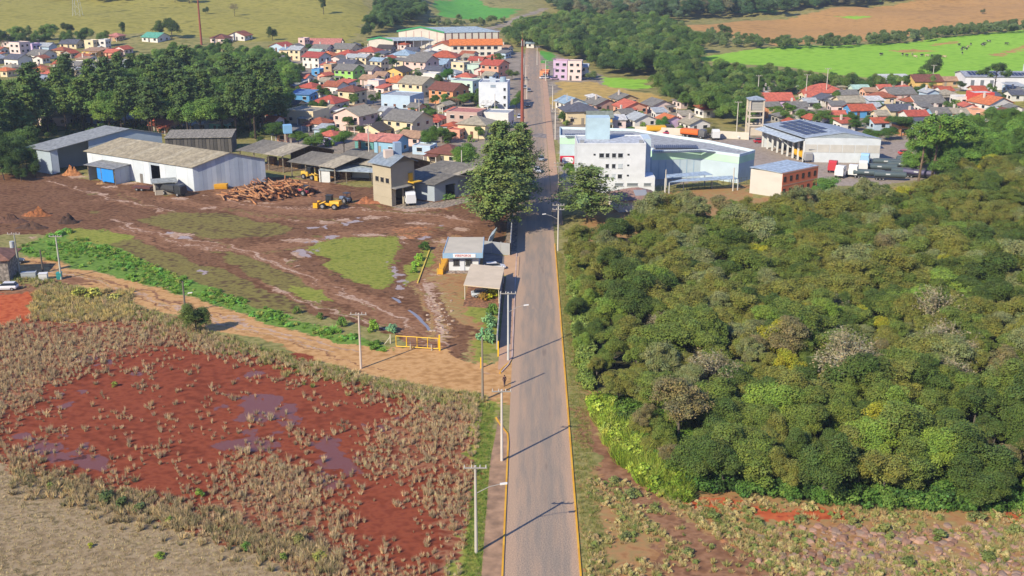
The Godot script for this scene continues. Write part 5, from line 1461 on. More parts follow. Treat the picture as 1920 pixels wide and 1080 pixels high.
	part("platform", MB.new().obox(-tu.normalized() * 1.0 + tv * 0.92 + Vector3(0, 5.1, 0), tv * 0.2, Vector3(0, 0.1, 0), tu.normalized() * 1.0), mat("#d1a51e", 0.6, "wall"), t)
	part("hatch", MB.new().obox(-tu.normalized() * 0.2 + tv * 0.82 + Vector3(0, 6.2, 0), tv * 0.08, Vector3(0, 1.0, 0), tu.normalized() * 0.2), mat("#d1a51e", 0.6, "wall"), t)
	# workshop to the right of the tower
	var wo := at(815, 378)
	t = thing("workshop", "low grey workshop with dark doorway and patched roof by the conifers", "workshop", wo)
	var wu := at(884, 364) - wo; var wv := -ud * 11.0
	part("wall", walls_mesh(wu, wv, 4.4, 1.3, false, -0.3, false), mat("#9aa5ae", 0.7, "wall"), t)
	gap_wall(t, wu, wv, 4.4, 0.42, 3.0, 3.6, mat("#9aa5ae", 0.7, "wall"))
	gable_roof(t, wu, wv, 4.4, 1.3, false, fibre[1], 0.7, 0.12, 6, fibre)
	part("panel", MB.new().obox(wu * 0.8 - wv.slide(wu.normalized()).normalized() * 0.06 + Vector3(0, 2.0, 0), wu * 0.16, Vector3(0, 2.0, 0), wv.slide(wu.normalized()).normalized() * 0.05), mat("#8a939a", 0.8, "wall"), t)
	var mo := at(782, 352)
	t = thing("timber_shed", "wide low shed roof between tower and workshop", "shed", mo)
	var mu := ud * 12.0; var mv := g * 16.0
	gable_roof(t, mu, mv, 4.6, 1.6, true, fibre[0], 0.6, 0.12, 7, fibre)
	part("back_wall", MB.new().obox(mu / 2 + mv + Vector3(0, 2.3, 0), mu / 2, Vector3(0, 2.3, 0), g * 0.1), mat("#8d8f8e", 0.9, "wall"), t)
	part("side_wall", MB.new().obox(mv / 2 + Vector3(0, 2.3, 0), mv / 2, Vector3(0, 2.3, 0), ud * 0.1), mat("#8d8f8e", 0.9, "wall"), t)
	for k in 3:
		part("post", MB.new().box(mu * (k * 0.48 + 0.02), Vector3(0.25, 4.5, 0.25)), post, t)
	# concrete slab in front of the bay
	setting("concrete_slab", MB.new().prism(grounds([[735, 388], [780, 376], [815, 380], [885, 368], [882, 378], [832, 390], [800, 389], [760, 392]]), -0.2, 0.05), mat("#a99a88", 0.95, "soil"))
	# log pile: three ridges of logs, every log of its own
	t = thing("log_pile", "sprawling heap of orange-brown logs and slabs in front of the hall", "log pile", at(500, 362))
	var r := seeded(12)
	var lm := [mat("#c88b58", 0.95, "soil"), mat("#d09a6c", 0.95, "soil"), mat("#b4754a", 0.95, "soil"), mat("#c29068", 0.95, "soil"), mat("#7d5238", 0.95, "soil")]
	var logs := []
	for k in 3:
		logs.append(MB.new().tube(Vector3(-1.4 - 0.2 * k, 0, 0), Vector3(1.4 + 0.2 * k, 0, 0), 0.17 + 0.03 * k, 0.15 + 0.03 * k, 7).mesh())
	var here := at(500, 362)
	for k in 290:
		var row := k % 3
		var f := r.randf()
		var p := at(lerpf([420, 440, 470][row], [560, 572, 586][row], f), lerpf([371, 374, 378][row], [344, 352, 362][row], f)) - here
		var lift := absf(r.randfn(0, 1)) 
		var y := maxf(0.0, 3.0 - lift * 1.1) * r.randf() * (0.55 + 0.45 * sin(f * PI))
		var piece := part("log", logs[k % 3], lm[(k * 3 + k / 7) % 5], t)
		piece.position = p + Vector3(r.randfn(0, 0.5), y + 0.15, lift * 1.1 * (1 if r.randf() < 0.5 else -1))
		piece.rotation = Vector3(r.randfn(0, 0.15), r.randfn(2.3, 0.35), r.randfn(0, 0.18))
	var under := MB.new()                                     # the packed heart of the heap
	for row in 3:
		var a := at([420, 440, 470][row], [371, 374, 378][row]) - here; var b := at([560, 572, 586][row], [344, 352, 362][row]) - here
		var w := Vector3(0.4, 0, 2.1)
		for s in 6:
			var p := a.lerp(b, s / 6.0); var q := a.lerp(b, (s + 1) / 6.0)
			var hp := Vector3(0, 2.1 * sin(PI * clampf(s / 6.0, 0.08, 0.92)) + 0.1, 0); var hq := Vector3(0, 2.1 * sin(PI * clampf((s + 1) / 6.0, 0.08, 0.92)) + 0.1, 0)
			under.q(p + w, q + w, q + hq, p + hp); under.q(q - w, p - w, p + hp, q + hq)
	part("heap", under, lm[4], t)
	# heaps of chips and soil
	for a in [[690, 381, 7.0, 2.0, 1.5, "#b0704a", "reddish heap of wood chips left of the concrete tower"], [135, 328, 6.0, 3.0, 2.6, "#c2824e", "orange sawdust heap in the mouth of the open hall"], [70, 404, 8.0, 3.0, 1.8, "#a5673a", "orange-brown earth and waste heap at the yard's far edge"], [20, 416, 9.0, 3.5, 1.8, "#6d4c3a", "heap of roots and brown debris at the yard's far edge"], [128, 418, 5.0, 3.0, 2.2, "#4c3629", "pointed dark earth heap at the yard's far edge"], [60, 428, 8.0, 3.0, 1.6, "#5c4232", "long low dark earth heap above the green weeds"], [190, 345, 3.0, 1.4, 0.8, "#b28a5c", "small heap of shavings under the tarpaulin"]]:
		heap("earth_heap", a[6], at(a[0], a[1]), a[2], a[3], a[4], a[5], int(a[0]))

func _tri_wall(tv: Vector3, h: float, rise: float) -> MB:
	var m := MB.new()
	m.tri(Vector3(0, h, 0), tv + Vector3(0, h, 0), tv / 2 + Vector3(0, h + rise, 0))
	m.tri(tv + Vector3(0, h, 0), Vector3(0, h, 0), tv / 2 + Vector3(0, h + rise, 0))
	return m

func heap(called: String, label: String, where: Vector3, w: float, d: float, h: float, hex: String, s: int) -> void:
	var f := FastNoiseLite.new()
	f.seed = s; f.frequency = 0.35; f.fractal_octaves = 4
	var m := MB.new()
	var n := 18
	var P := func(i: int, j: int) -> Vector3:
		var a := TAU * i / n; var q := j / 7.0
		var x := cos(a) * q * w / 2; var z := sin(a) * q * d / 2
		return Vector3(x, h * pow(1.0 - q, 1.15) * (1.0 + 0.9 * f.get_noise_2d(x * 2.0, z * 2.0)) - (0.15 if j == 7 else 0.0), z) 
	for i in n:
		for j in 7:
			if j == 0:
				m.tri(P.call(i, 0), P.call(i + 1, 1), P.call(i, 1))
			else:
				m.q(P.call(i, j + 1), P.call(i, j), P.call(i + 1, j), P.call(i + 1, j + 1))
	var o := part(numbered(called), m, mat(hex, 0.95, "soil"), self)
	o.position = where
	tag(o, label, "heap")

# ------------------------------------------------------------------ across the road
func panels_on(t: Node, called: String, a: Vector3, b: Vector3, c: Vector3, d: Vector3, nx: int, ny: int, m: Material, gap := 0.08) -> void:   # flat modules in a grid on the quad a b c d
	for j in ny:
		for k in nx:
			var f0 := (k + gap) / nx; var f1 := (k + 1 - gap) / nx; var g0 := (j + gap) / ny; var g1 := (j + 1 - gap) / ny
			var p := a.lerp(b, f0).lerp(d.lerp(c, f0), g0); var q := a.lerp(b, f1).lerp(d.lerp(c, f1), g0)
			var r := a.lerp(b, f1).lerp(d.lerp(c, f1), g1); var s := a.lerp(b, f0).lerp(d.lerp(c, f0), g1)
			var mb := MB.new()
			_slope(mb, p, q, r, s, 0.05)
			part(called, mb, m, t)

func lift(px: Array, up: float, from: Vector3) -> Array:
	var r := []
	for p in px:
		r.append(at(p[0], p[1], up) - from)
	return r

func build_market() -> void:
	var white := mat("#cfd3d6", 0.85, "wall"); var blue := mat("#b1c2cb", 0.85, "wall"); var mint := mat("#b2d4ba", 0.85, "wall"); var sky := mat("#a9c1cb", 0.85, "wall")
	var frame := mat("#b8bcbd", 0.6, ""); var dark := mat("#2a2d31", 0.3, "")
	# four-storey block
	var o := at(1081, 362)
	var t := thing("white_building", "white four-storey building with small windows and blue stair tower", "building", o)
	var s := FOCAL / (-o.z * 0.9516 + EYE * 0.307)
	var w := 127.0 / s; var h := 12.2; var d := 12.0
	part("wall", walls_mesh(Vector3(w, 0, 0), Vector3(0, 0, -d), h, 0.0, true), white, t)
	flat_roof(t, Vector3(w, 0, 0), Vector3(0, 0, -d), h, mat("#bcc2c8", 0.9, "roof"), white)
	part("side_block", walls_mesh(Vector3(19.0 / s, 0, 0), Vector3(0, 0, -6), 4.1, 0.0, true), white, t).position = Vector3(w + 0.003, 0, -0.003)
	part("rear_block", walls_mesh(Vector3(15.0 / s, 0, 0), Vector3(0, 0, -7), 12.6, 0.0, true), blue, t).position = Vector3(w + 0.005, 0, -6.2)
	part("stair_tower", walls_mesh(Vector3(44.0 / s, 0, 0), Vector3(0, 0, -4.6), 5.6, 0.0, true, 0.1), sky, t).position = Vector3(20.0 / s, h, -7.0)
	for k in 2:
		part("roof_unit", MB.new().box(Vector3([10.0, 120.0][k] / s, h + 0.1, -2.5), Vector3(1.0, 0.7, 0.8)), mat("#8a8d90", 0.7, "wall"), t)
	var wx := [1122, 1133, 1145, 1157]
	for row in 3:
		for k in 4:
			if row > 0 and k == 0:
				continue
			opening(t, "window", Vector3((wx[k] + 4.0 - 1081) / s, [8.8, 6.1, 3.5][row] + 0.3, 0), Vector3.RIGHT, Vector3.BACK, [1.1, 0.85, 0.9, 1.1][k] * (0.9 if row else 1.0), 1.0, dark if not (row > 0 and k > 1 and (row + k) % 2 == 0) else mat("#b3bcc2", 0.3, ""), frame)
		for x in ([1113, 1176] if row == 0 else [1176]):
			opening(t, "window", Vector3((x - 1081) / s, [9.6, 6.9, 4.3][row], 0), Vector3.RIGHT, Vector3.BACK, 0.5, 0.4, dark)
	for x in [[1160, 2.0], [1185, 2.6], [1213, 1.7]]:
		opening(t, "window", Vector3((x[0] - 1081) / s, 1.9, 0), Vector3.RIGHT, Vector3.BACK, x[1], 0.65, mat("#6d7478", 0.3, ""), frame)
	# supermarket hall
	var up := 7.0
	var P := [at(1086, 287, up), at(1222, 287, up), at(1315, 284.5, up), at(1386, 294, up), at(1415, 285, up), at(1400, 280, up), at(1330, 270, up), at(1255, 259, up), at(1190, 247, up), at(1050, 242, up), at(1050, 258, up), at(1080, 258.5, up)]
	P[0] = at(1081, 262, up)
	P = [at(1081, 263, up), at(1225, 283, up), at(1223, 287.5, up), at(1315, 284.5, up), at(1386, 294, up), at(1415, 286, up), at(1330, 268, up), at(1255, 257, up), at(1190, 246, up), at(1050, 242, up), at(1050, 258, up), at(1079, 258.5, up)]
	var mid: Vector3 = at(1230, 300)
	t = thing("supermarket", "wide supermarket hall with light blue walls, mint band and solar panels", "building", mid)
	var low := PackedVector2Array(); var ring := PackedVector2Array()
	for p in P:
		low.append(flat(p - mid))
	part("wall", MB.new().prism(low, -0.2, 5.2), mat("#b1c2cb", 0.85, "wall"), t)
	part("band", MB.new().prism(Geometry2D.offset_polygon(low, 0.06)[0], 5.2, 7.0), mint, t)
	part("roof", MB.new().prism(Geometry2D.offset_polygon(low, -0.3)[0], 6.6, 7.05), mat("#a5a8a8", 0.8, "roof"), t)
	var par := MB.new()
	for k in low.size():
		var a := Vector3(low[k].x, 7.35, low[k].y); var b := Vector3(low[(k + 1) % low.size()].x, 7.35, low[(k + 1) % low.size()].y)
		par.obox((a + b) / 2, (b - a) / 2, Vector3(0, 0.35, 0), (b - a).cross(Vector3.UP).normalized() * 0.12)
	part("parapet", par, mat("#c3d3d8", 0.85, "wall"), t)
	for k in 6:
		var f := (k + 1) / 7.0
		var a := low[2].lerp(low[3], f)
		part("joint", MB.new().box(Vector3(a.x, 0, a.y + 0.02), Vector3(0.08, 5.15, 0.12)), mat("#7ea5c2", 0.85, "wall"), t)
	var pv := mat("#2b3148", 0.25, "", 0.2)
	for q in [[[1226, 277], [1308, 277], [1306, 271], [1226, 271], 22], [[1226, 285], [1342, 285], [1336, 280], [1226, 280], 28], [[1060, 256], [1098, 256], [1098, 250], [1058, 250], 12], [[1146, 256], [1200, 257], [1186, 250], [1146, 250], 16]]:
		var e := lift([q[0], q[1], q[2], q[3]], 7.55, mid)
		panels_on(t, "solar_panel", e[0], e[1], e[2], e[3], q[4], 2, pv)
	# canopies in front
	for q in [[[[1255, 341], [1384, 335], [1372, 329], [1282, 335]], 3.0, "long pale canopy roof before the supermarket wall"], [[[1247, 333], [1336, 327], [1322, 321], [1250, 327]], 3.6, "narrow pale canopy roof close to the supermarket wall"]]:
		var c0 := at(q[0][0][0], q[0][0][1], q[1]); c0.y = 0
		t = thing("loading_canopy", q[2], "canopy", c0)
		var e := lift(q[0], q[1], c0)
		var mb := MB.new()
		_slope(mb, e[0], e[1], e[2], e[3], 0.15)
		part("roof", mb, mat("#a9bccb", 0.6, "roof"), t)
		for p in e:
			part("post", MB.new().box(Vector3(p.x, 0, p.z), Vector3(0.2, q[1] - 0.2, 0.2)), frame, t)
	# fence along the plot
	var fa := at(1228, 364); var fb := at(1400, 345)
	t = thing("mesh_fence", "thin dark mesh fence before the supermarket yard", "fence", fa)
	for k in 16:
		part("post", MB.new().box((fb - fa) * (k / 15.0), Vector3(0.1, 1.9, 0.1)), mat("#4a4d4e", 0.6, ""), t)
	for k in 3:
		part("rail", MB.new().tube(Vector3(0, 0.3 + 0.75 * k, 0), fb - fa + Vector3(0, 0.3 + 0.75 * k, 0), 0.03, 0.03, 5), mat("#4a4d4e", 0.6, ""), t)
	# red billboard on posts
	var bo := at(1064, 330)
	t = thing("billboard", "red and white supermarket billboard on a post beside the road", "sign", bo)
	var bw := 31.0 / s; var by := 3.3; var bh := 2.2
	part("post", MB.new().tube(Vector3(-0.9, 0, 0), Vector3(-0.9, by, 0), 0.12, 0.12, 8), mat("#c9c4b8", 0.7, ""), t)
	part("post", MB.new().tube(Vector3(0.9, 0, 0), Vector3(0.9, by, 0), 0.12, 0.12, 8), mat("#c9c4b8", 0.7, ""), t)
	part("board", MB.new().box(Vector3(0, by, 0), Vector3(bw, bh, 0.25)), mat("#c5263c", 0.5, ""), t)
	part("white_field", MB.new().prism(_pill(bw * 0.37, bh * 0.4), 0, 0.03), mat("#e3e0e2", 0.5, ""), t).transform = Transform3D(Basis(Vector3.RIGHT, PI / 2), Vector3(0.0, by + bh * 0.46, 0.13))
	part("leaf_mark", MB.new().prism(_pill(0.34, 0.13), 0, 0.03), mat("#5d9a5c", 0.5, ""), t).transform = Transform3D(Basis(Vector3.BACK, -0.8) * Basis(Vector3.RIGHT, PI / 2), Vector3(bw * 0.26, by + bh * 0.45, 0.165))
	for k in 2:
		part("text_line", MB.new().box(Vector3(-bw * 0.08, by + bh * (0.32 + 0.28 * k), 0.17), Vector3(bw * 0.36, 0.14, 0.02)), mat("#8f8fb8" if k else "#a5828c", 0.5, ""), t)
	part("sill", MB.new().box(Vector3(-0.2, by - 0.7, 0.1), Vector3(bw * 0.9, 0.55, 0.2)), mat("#6b2026", 0.6, ""), t)
	# house with a faded roof behind the conifer
	var ho := at(1160, 398)
	t = thing("old_house", "old low house with faded pinkish tile roof below the white building", "house", ho)
	var hu := Vector3(10, 0, -2.0); var hv := perp(hu) * 8.5
	part("wall", walls_mesh(hu, hv, 2.8, 0.0, true), mat("#cfc8bd", 0.9, "wall"), t)
	hip_roof(t, hu, hv, 2.8, 2.0, mat("#98786a", 0.9, "roof"))
	part("roof_patch", _patch(hu * 0.42 + hv * 0.12 + Vector3(0, 3.55, 0), hu * 0.3, hv * 0.22 + Vector3(0, 0.93, 0)), mat("#85888c", 0.6, "wall"), t)
	# truck depot with solar roof
	var A := at(1510, 258, up); var B := at(1652, 260, up); var C := at(1433, 233, up)
	var f0 := Vector3(A.x, 0, A.z); var u := B - A; var v := C - A
	t = thing("truck_depot", "big pale truck depot with open columned side and solar panels on its roof", "depot", f0)
	u.y = 0; v.y = 0
	var m := MB.new()
	m.obox(u / 2 + Vector3(0, 3.5, 0), u / 2, Vector3(0, 3.5, 0), v.normalized() * 0.1)
	part("front_wall", m, mat("#c3cace", 0.8, "wall"), t)
	var gb := MB.new()
	gb.tri(Vector3(0, 7, 0.1), u + Vector3(0, 7, 0.1), u / 2 + Vector3(0, 8.6, 0.1)); gb.tri(u + Vector3(0, 7, 0.1), Vector3(0, 7, 0.1), u / 2 + Vector3(0, 8.6, 0.1))
	part("gable", gb, mat("#c3cfd6", 0.8, "wall"), t)
	for k in 6:
		part("wall_panel", MB.new().obox(u * ((k + 0.5) / 6.0) - v.normalized() * 0.14 + Vector3(0, 4.0, 0), u * 0.078, Vector3(0, 1.1, 0), v.normalized() * 0.04), mat("#b7b5ae", 0.85, "wall"), t)
	part("back_wall", MB.new().obox(u / 2 + v + Vector3(0, 3.5, 0), u / 2, Vector3(0, 3.5, 0), v.normalized() * 0.1), mat("#c3cace", 0.8, "wall"), t)
	part("side_wall", MB.new().obox(u + v / 2 + Vector3(0, 3.5, 0), v / 2, Vector3(0, 3.5, 0), u.normalized() * 0.1), mat("#c3cace", 0.8, "wall"), t)
	gable_roof(t, u, v, 7.0, 1.6, false, mat("#9fabb6", 0.55, "roof"), 0.3)
	for k in 9:
		part("column", MB.new().box(v * (k / 8.0) - u.normalized() * 0.1, Vector3(0.5, 6.0, 0.5)), mat("#cfd0cd", 0.85, "wall"), t)
	part("awning", _patch(-u.normalized() * 3.0 + Vector3(0, 5.6, 0), v, u.normalized() * 2.9 + Vector3(0, 0.8, 0)), mat("#b4c0c9", 0.6, "roof"), t)
	var half := u / 2 + Vector3(0, 1.6, 0)
	for row in 4:
		for col in 5:
			if (row == 3 and col < 1) or (row == 0 and col == 4):
				continue
			var a := Vector3(0, 7.14, 0) + half * (0.16 + 0.2 * row) + v * (0.12 + 0.17 * col)
			panels_on(t, "solar_panel", a, a + half * 0.17, a + half * 0.17 + v * 0.15, a + v * 0.15, 2, 3, pv, 0.03)
	# annex with grey roof in front
	var ao := at(1515, 304)
	t = thing("depot_annex", "low flat annex with grey roof before the truck depot", "annex", ao)
	var au := Vector3(17, 0, -1.5); var av := perp(au) * 6.0
	part("wall", walls_mesh(au, av, 3.6, 0.0, true), mat("#c5c2ba", 0.85, "wall"), t)
	part("roof", _patch(-au * 0.01 - av * 0.05 + Vector3(0, 3.72, 0), au * 1.3, av * 1.05 + Vector3(0, 0.6, 0)), mat("#8d9194", 0.8, "roof"), t)
	part("gate", MB.new().obox(au * 0.22 - av.normalized() * 0.05 + Vector3(0, 1.6, 0), au.normalized() * 1.0, Vector3(0, 1.5, 0), av.normalized() * 0.05), mat("#7f8484", 0.7, "wall"), t)
	# brick building
	var ko := at(1464, 371)
	t = thing("brick_building", "unfinished orange brick building with dark panes for square window holes", "building", ko)
	var ku := at(1530, 356) - ko; var kl := at(1405, 362) - ko
	kl = -perp(ku) * 0 + kl
	var khh := 6.2
	part("wall", walls_mesh(ku, kl, khh, 0.0, true), mat("#c2bdb4", 0.9, "wall"), t)
	var kn := Vector3(-ku.z, 0, ku.x).normalized(); if kn.z < 0: kn = -kn
	part("brick_face", MB.new().obox(ku / 2 + kn * 0.06 + Vector3(0, khh / 2, 0), ku / 2, Vector3(0, khh / 2 - 0.02, 0), kn * 0.06), mat("#c06c46", 0.95, "wall"), t)
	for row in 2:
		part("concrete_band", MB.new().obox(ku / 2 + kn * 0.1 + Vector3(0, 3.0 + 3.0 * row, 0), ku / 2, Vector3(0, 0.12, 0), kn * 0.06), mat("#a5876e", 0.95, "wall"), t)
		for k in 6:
			opening(t, "window", ku * (0.06 + 0.17 * k) + kn * 0.1 + Vector3(0, 0.9 + 3.0 * row, 0), ku, kn, 0.9, 1.3, glass_mat())  # dark panes stand in for shade within the unglazed holes, wall uncut
	var kr := MB.new()
	_slope(kr, -ku * 0.02 + Vector3(0, khh + 0.1, 0), ku * 1.02 + Vector3(0, khh + 0.1, 0), ku * 1.02 + kl * 1.02 + Vector3(0, khh + 0.5, 0), -ku * 0.02 + kl * 1.02 + Vector3(0, khh + 0.5, 0), 0.12)
	part("roof", kr, mat("#a9bac8", 0.6, "roof"), t)
	# concrete water tower frame
	var wo := at(1413, 252)
	t = thing("water_tower", "square concrete water tower frame with louvred tank and tin cap", "water tower", wo)
	var cc := mat("#c4b8a6", 0.9, "wall")
	var hw := 2.2
	for p in [[-1, 1], [1, 1], [-1, -1], [1, -1]]:
		part("column", MB.new().box(Vector3(p[0] * hw, 0, p[1] * hw), Vector3(0.45, 11.5, 0.45)), cc, t)
	for y in [3.0, 5.6, 7.6]:
		for k in 2:
			part("beam", MB.new().box(Vector3(0, y, (k * 2 - 1) * hw), Vector3(hw * 2 - 0.46, 0.4, 0.4)), cc, t)
			part("beam", MB.new().box(Vector3((k * 2 - 1) * hw, y, 0), Vector3(0.4, 0.4, hw * 2 - 0.46)), cc, t)
	part("tank", MB.new().box(Vector3(0, 8.05, 0), Vector3(3.9, 3.4, 3.9)), mat("#a5a39c", 0.9, "wall"), t)
	for k in 5:
		part("louvre", MB.new().box(Vector3(0, 8.3 + 0.6 * k, 1.98), Vector3(3.8, 0.12, 0.08)), mat("#8f8d88", 0.9, "wall"), t)
	part("base_room", MB.new().box(Vector3(0, -0.1, 0), Vector3(3.9, 2.9, 3.9)), cc, t)
	hip_roof(t, Vector3(5.2, 0, 0), Vector3(0, 0, -5.2), 0.0, 1.0, mat("#9aa6b0", 0.5, "roof"), 0.1)
	t.get_child(t.get_child_count() - 1).position = Vector3(-2.6, 11.5, 2.6)
	# boundary wall of the lot
	for w2 in [[[1190, 250], [1330, 256], "pale boundary wall behind the parked tipper trucks"], [[1336, 258], [1404, 262], "pale boundary wall between the parked truck and the water tower"]]:
		var a := at(w2[0][0], w2[0][1]); var b := at(w2[1][0], w2[1][1])
		var wall := part(numbered("boundary_wall"), MB.new().obox((b - a) / 2 + Vector3(0, 1.1, 0), (b - a) / 2, Vector3(0, 1.2, 0), perp(b - a) * 0.1), mat("#cbc3b4", 0.9, "wall"), self)
		wall.position = a
		tag(wall, w2[2], "wall")
	# far white barn
	var ba := at(1808, 168); var bu := Vector3(30, 0, 2.0); var bv := perp(bu) * 14.0
	t = thing("white_barn", "white barn with solar panels beside the bright green field", "barn", ba)
	part("wall", walls_mesh(bu, bv, 5.6, 1.4, true), mat("#cfd0d4", 0.85, "wall"), t)
	gable_roof(t, bu, bv, 5.6, 1.4, true, mat("#9ba0a8", 0.6, "roof"), 0.5)
	var bh2 := bv / 2 + Vector3(0, 1.4, 0)
	panels_on(t, "solar_panel", bu * 0.06 + bh2 * 0.12 + Vector3(0, 5.76, 0), bu * 0.46 + bh2 * 0.12 + Vector3(0, 5.76, 0), bu * 0.46 + bh2 * 0.86 + Vector3(0, 5.76, 0), bu * 0.06 + bh2 * 0.86 + Vector3(0, 5.76, 0), 8, 3, pv)
	panels_on(t, "solar_panel", bu * 0.52 + bh2 * 0.1 + Vector3(0, 5.76, 0), bu * 0.84 + bh2 * 0.1 + Vector3(0, 5.76, 0), bu * 0.84 + bh2 * 0.7 + Vector3(0, 5.76, 0), bu * 0.52 + bh2 * 0.7 + Vector3(0, 5.76, 0), 6, 3, pv)
	for k in 3:
		opening(t, "doorway", bu * (0.1 + 0.13 * k) + Vector3(0, 1.2, 0), bu, -bv, 1.4, 2.8, mat("#6b7076", 0.6, "wall"))
	opening(t, "doorway", bu * 0.62, bu, -bv, 5.0, 3.4, mat("#6b7076", 0.6, "wall"))
	part("tower_block", MB.new().box(bu * 1.02 + bv * 0.6, Vector3(7, 9.5, 6)), mat("#c6c9d2", 0.85, "wall"), t)
	# green trimmed halls and the orange roofed school at the end of the town
	var ga := at(748, 84)
	t = thing("sports_hall", "big white hall with green gable trim and grey ribbed flank", "hall", ga)
	var gu := at(832, 88) - ga; gu.y = 0
	var gv := perp(gu) * 15
	gu = Vector3(27, 0, 8); gv = Vector3(30, 0, -7)
	_trim_hall(t, gu, gv, 7.5, 2.6)
	for k in 9:
		part("pilaster", MB.new().obox(gu + gv * (k / 8.0) + gu.normalized() * 0.1 + Vector3(0, 3.7, 0), gv.normalized() * 0.2, Vector3(0, 3.7, 0), gu.normalized() * 0.2), mat("#5d3f3c", 0.8, "wall"), t)
	for k in 5:
		part("stripe", MB.new().obox(gu * ((k + 1) / 6.0) - gv.normalized() * 0.06 + Vector3(0, 4.0, 0), gu.normalized() * 0.15, Vector3(0, 4.0, 0), gv.normalized() * 0.06), mat("#b58a84", 0.8, "wall"), t)
	ga = at(692, 91)
	t = thing("open_pavilion", "lower white pavilion with green trim and open dark side", "pavilion", ga)
	_trim_hall(t, Vector3(14, 0, 3), Vector3(22, 0, -4), 4.6, 1.5, true)
	ga = at(845, 107)
	t = thing("school", "long white school with orange tiled gable roof", "school", ga)
	var cu := Vector3(27, 0, -2.0); var cv := perp(cu) * 12
	part("wall", walls_mesh(cu, cv, 6.4, 2.4, true, -1.5), mat("#d6cfc0", 0.85, "wall"), t)
	gable_roof(t, cu, cv, 6.4, 2.4, true, mat("#d97a36", 0.85, "roof"), 0.7)
	for row in 2:
		for k in 7:
			opening(t, "window", cu * ((k + 0.7) / 7.6) + Vector3(0, 1.0 + 3.0 * row, 0), cu, -cv, 2.0, 1.4, glass_mat(), frame)
	var wing := thing("school_wing", "short white school wing with orange roof and plain gable", "school", at(811, 106))
	var du := Vector3(10, 0, 0.6); var dv := perp(du) * 9
	part("wall", walls_mesh(du, dv, 5.2, 2.0, false, -1.5), mat("#d9d3c6", 0.85, "wall"), wing)
	gable_roof(wing, du, dv, 5.2, 2.0, false, mat("#d07034", 0.85, "roof"), 0.5)
	opening(wing, "window", du * 0.4 + Vector3(0, 3.0, 0), du, -dv, 1.4, 0.9, glass_mat(), frame)
	# white three-storey block by the mast
	ga = at(898, 205)
	t = thing("white_block", "plain white three-storey block with roof tanks beside the brown mast", "building", ga)
	var xu := Vector3(10.6, 0, 1.0); var xv := perp(xu) * 10
	part("wall", walls_mesh(xu, xv, 9.6, 0.0, true), mat("#cdd3da", 0.85, "wall"), t)
	flat_roof(t, xu, xv, 9.6, mat("#aab0b6", 0.9, "roof"), mat("#cdd3da", 0.85, "wall"))
	part("tank", MB.new().box(xu * 0.45 + xv * 0.4 + Vector3(0, 9.7, 0), Vector3(2.2, 1.4, 1.8)), mat("#b9c4ce", 0.7, "wall"), t)
	part("tank", MB.new().tube(xu * 0.8 + xv * 0.5 + Vector3(0, 9.7, 0), xu * 0.8 + xv * 0.5 + Vector3(0, 11.4, 0), 1.3, 1.1, 12), mat("#8fa3b0", 0.7, "wall"), t)
	opening(t, "window", xu * 0.5 + Vector3(0, 8.2, 0), xu, -xv, 1.9, 0.9, mat("#8a98a6", 0.3, ""), frame)
	for k in 3:
		opening(t, "window", xu * 0.9 + Vector3(0, 1.2 + 2.9 * k, 0), xu, -xv, 0.8, 1.0, dark, frame)

func _trim_hall(t: Node, gu: Vector3, gv: Vector3, h: float, rise: float, open := false) -> void:
	if open:                                              # gable front and far side are walls, the flank stands on posts
		part("front_wall", MB.new().obox(gu / 2 + Vector3(0, h / 2, 0), gu / 2, Vector3(0, h / 2 + 0.5, 0), gv.normalized() * 0.1), mat("#c9c4b6", 0.85, "wall"), t)
		part("gable", _tri_wall(gu, h, rise), mat("#c9c4b6", 0.85, "wall"), t)
		part("far_wall", MB.new().obox(gv / 2 + Vector3(0, h / 2, 0), gv / 2, Vector3(0, h / 2, 0), gu.normalized() * 0.1), mat("#c9c4b6", 0.85, "wall"), t)
		part("back_wall", MB.new().obox(gu / 2 + gv + Vector3(0, h / 2, 0), gu / 2, Vector3(0, h / 2, 0), gv.normalized() * 0.1), mat("#c9c4b6", 0.85, "wall"), t)
		for k in 5:
			part("post", MB.new().box(gu + gv * ((k + 0.5) / 5.0), Vector3(0.3, h, 0.3)), mat("#9a9ca4", 0.8, "wall"), t)
	else:
		part("wall", walls_mesh(gu, gv, h, rise, false, -1.5), mat("#c9c4b6", 0.85, "wall"), t)
	gable_roof(t, gu, gv, h, rise, false, mat("#a0b0b8", 0.55, "roof"), 0.6)
	var gn := -gv.normalized()
	for side in 2:
		var a := (gu if side else Vector3.ZERO) + Vector3(0, h + 0.15, 0) + gn * 0.68; var b := gu / 2 + Vector3(0, h + rise + 0.15, 0) + gn * 0.68
		part("green_trim", MB.new().obox((a + b) / 2, (b - a) / 2 * 1.04, Vector3(0, 0.45, 0), gn * 0.07), mat("#2e8a56", 0.6, ""), t)

func _pill(w: float, h: float) -> PackedVector2Array:
	var p := PackedVector2Array()
	for k in 16:
		var a := TAU * k / 16
		p.append(Vector2(signf(cos(a)) * pow(absf(cos(a)), 0.5) * w, signf(sin(a)) * pow(absf(sin(a)), 0.6) * h))
	return p

func _patch(o: Vector3, u: Vector3, v: Vector3) -> MB:
	var m := MB.new()
	_slope(m, o, o + u, o + u + v, o + v, 0.1)
	return m

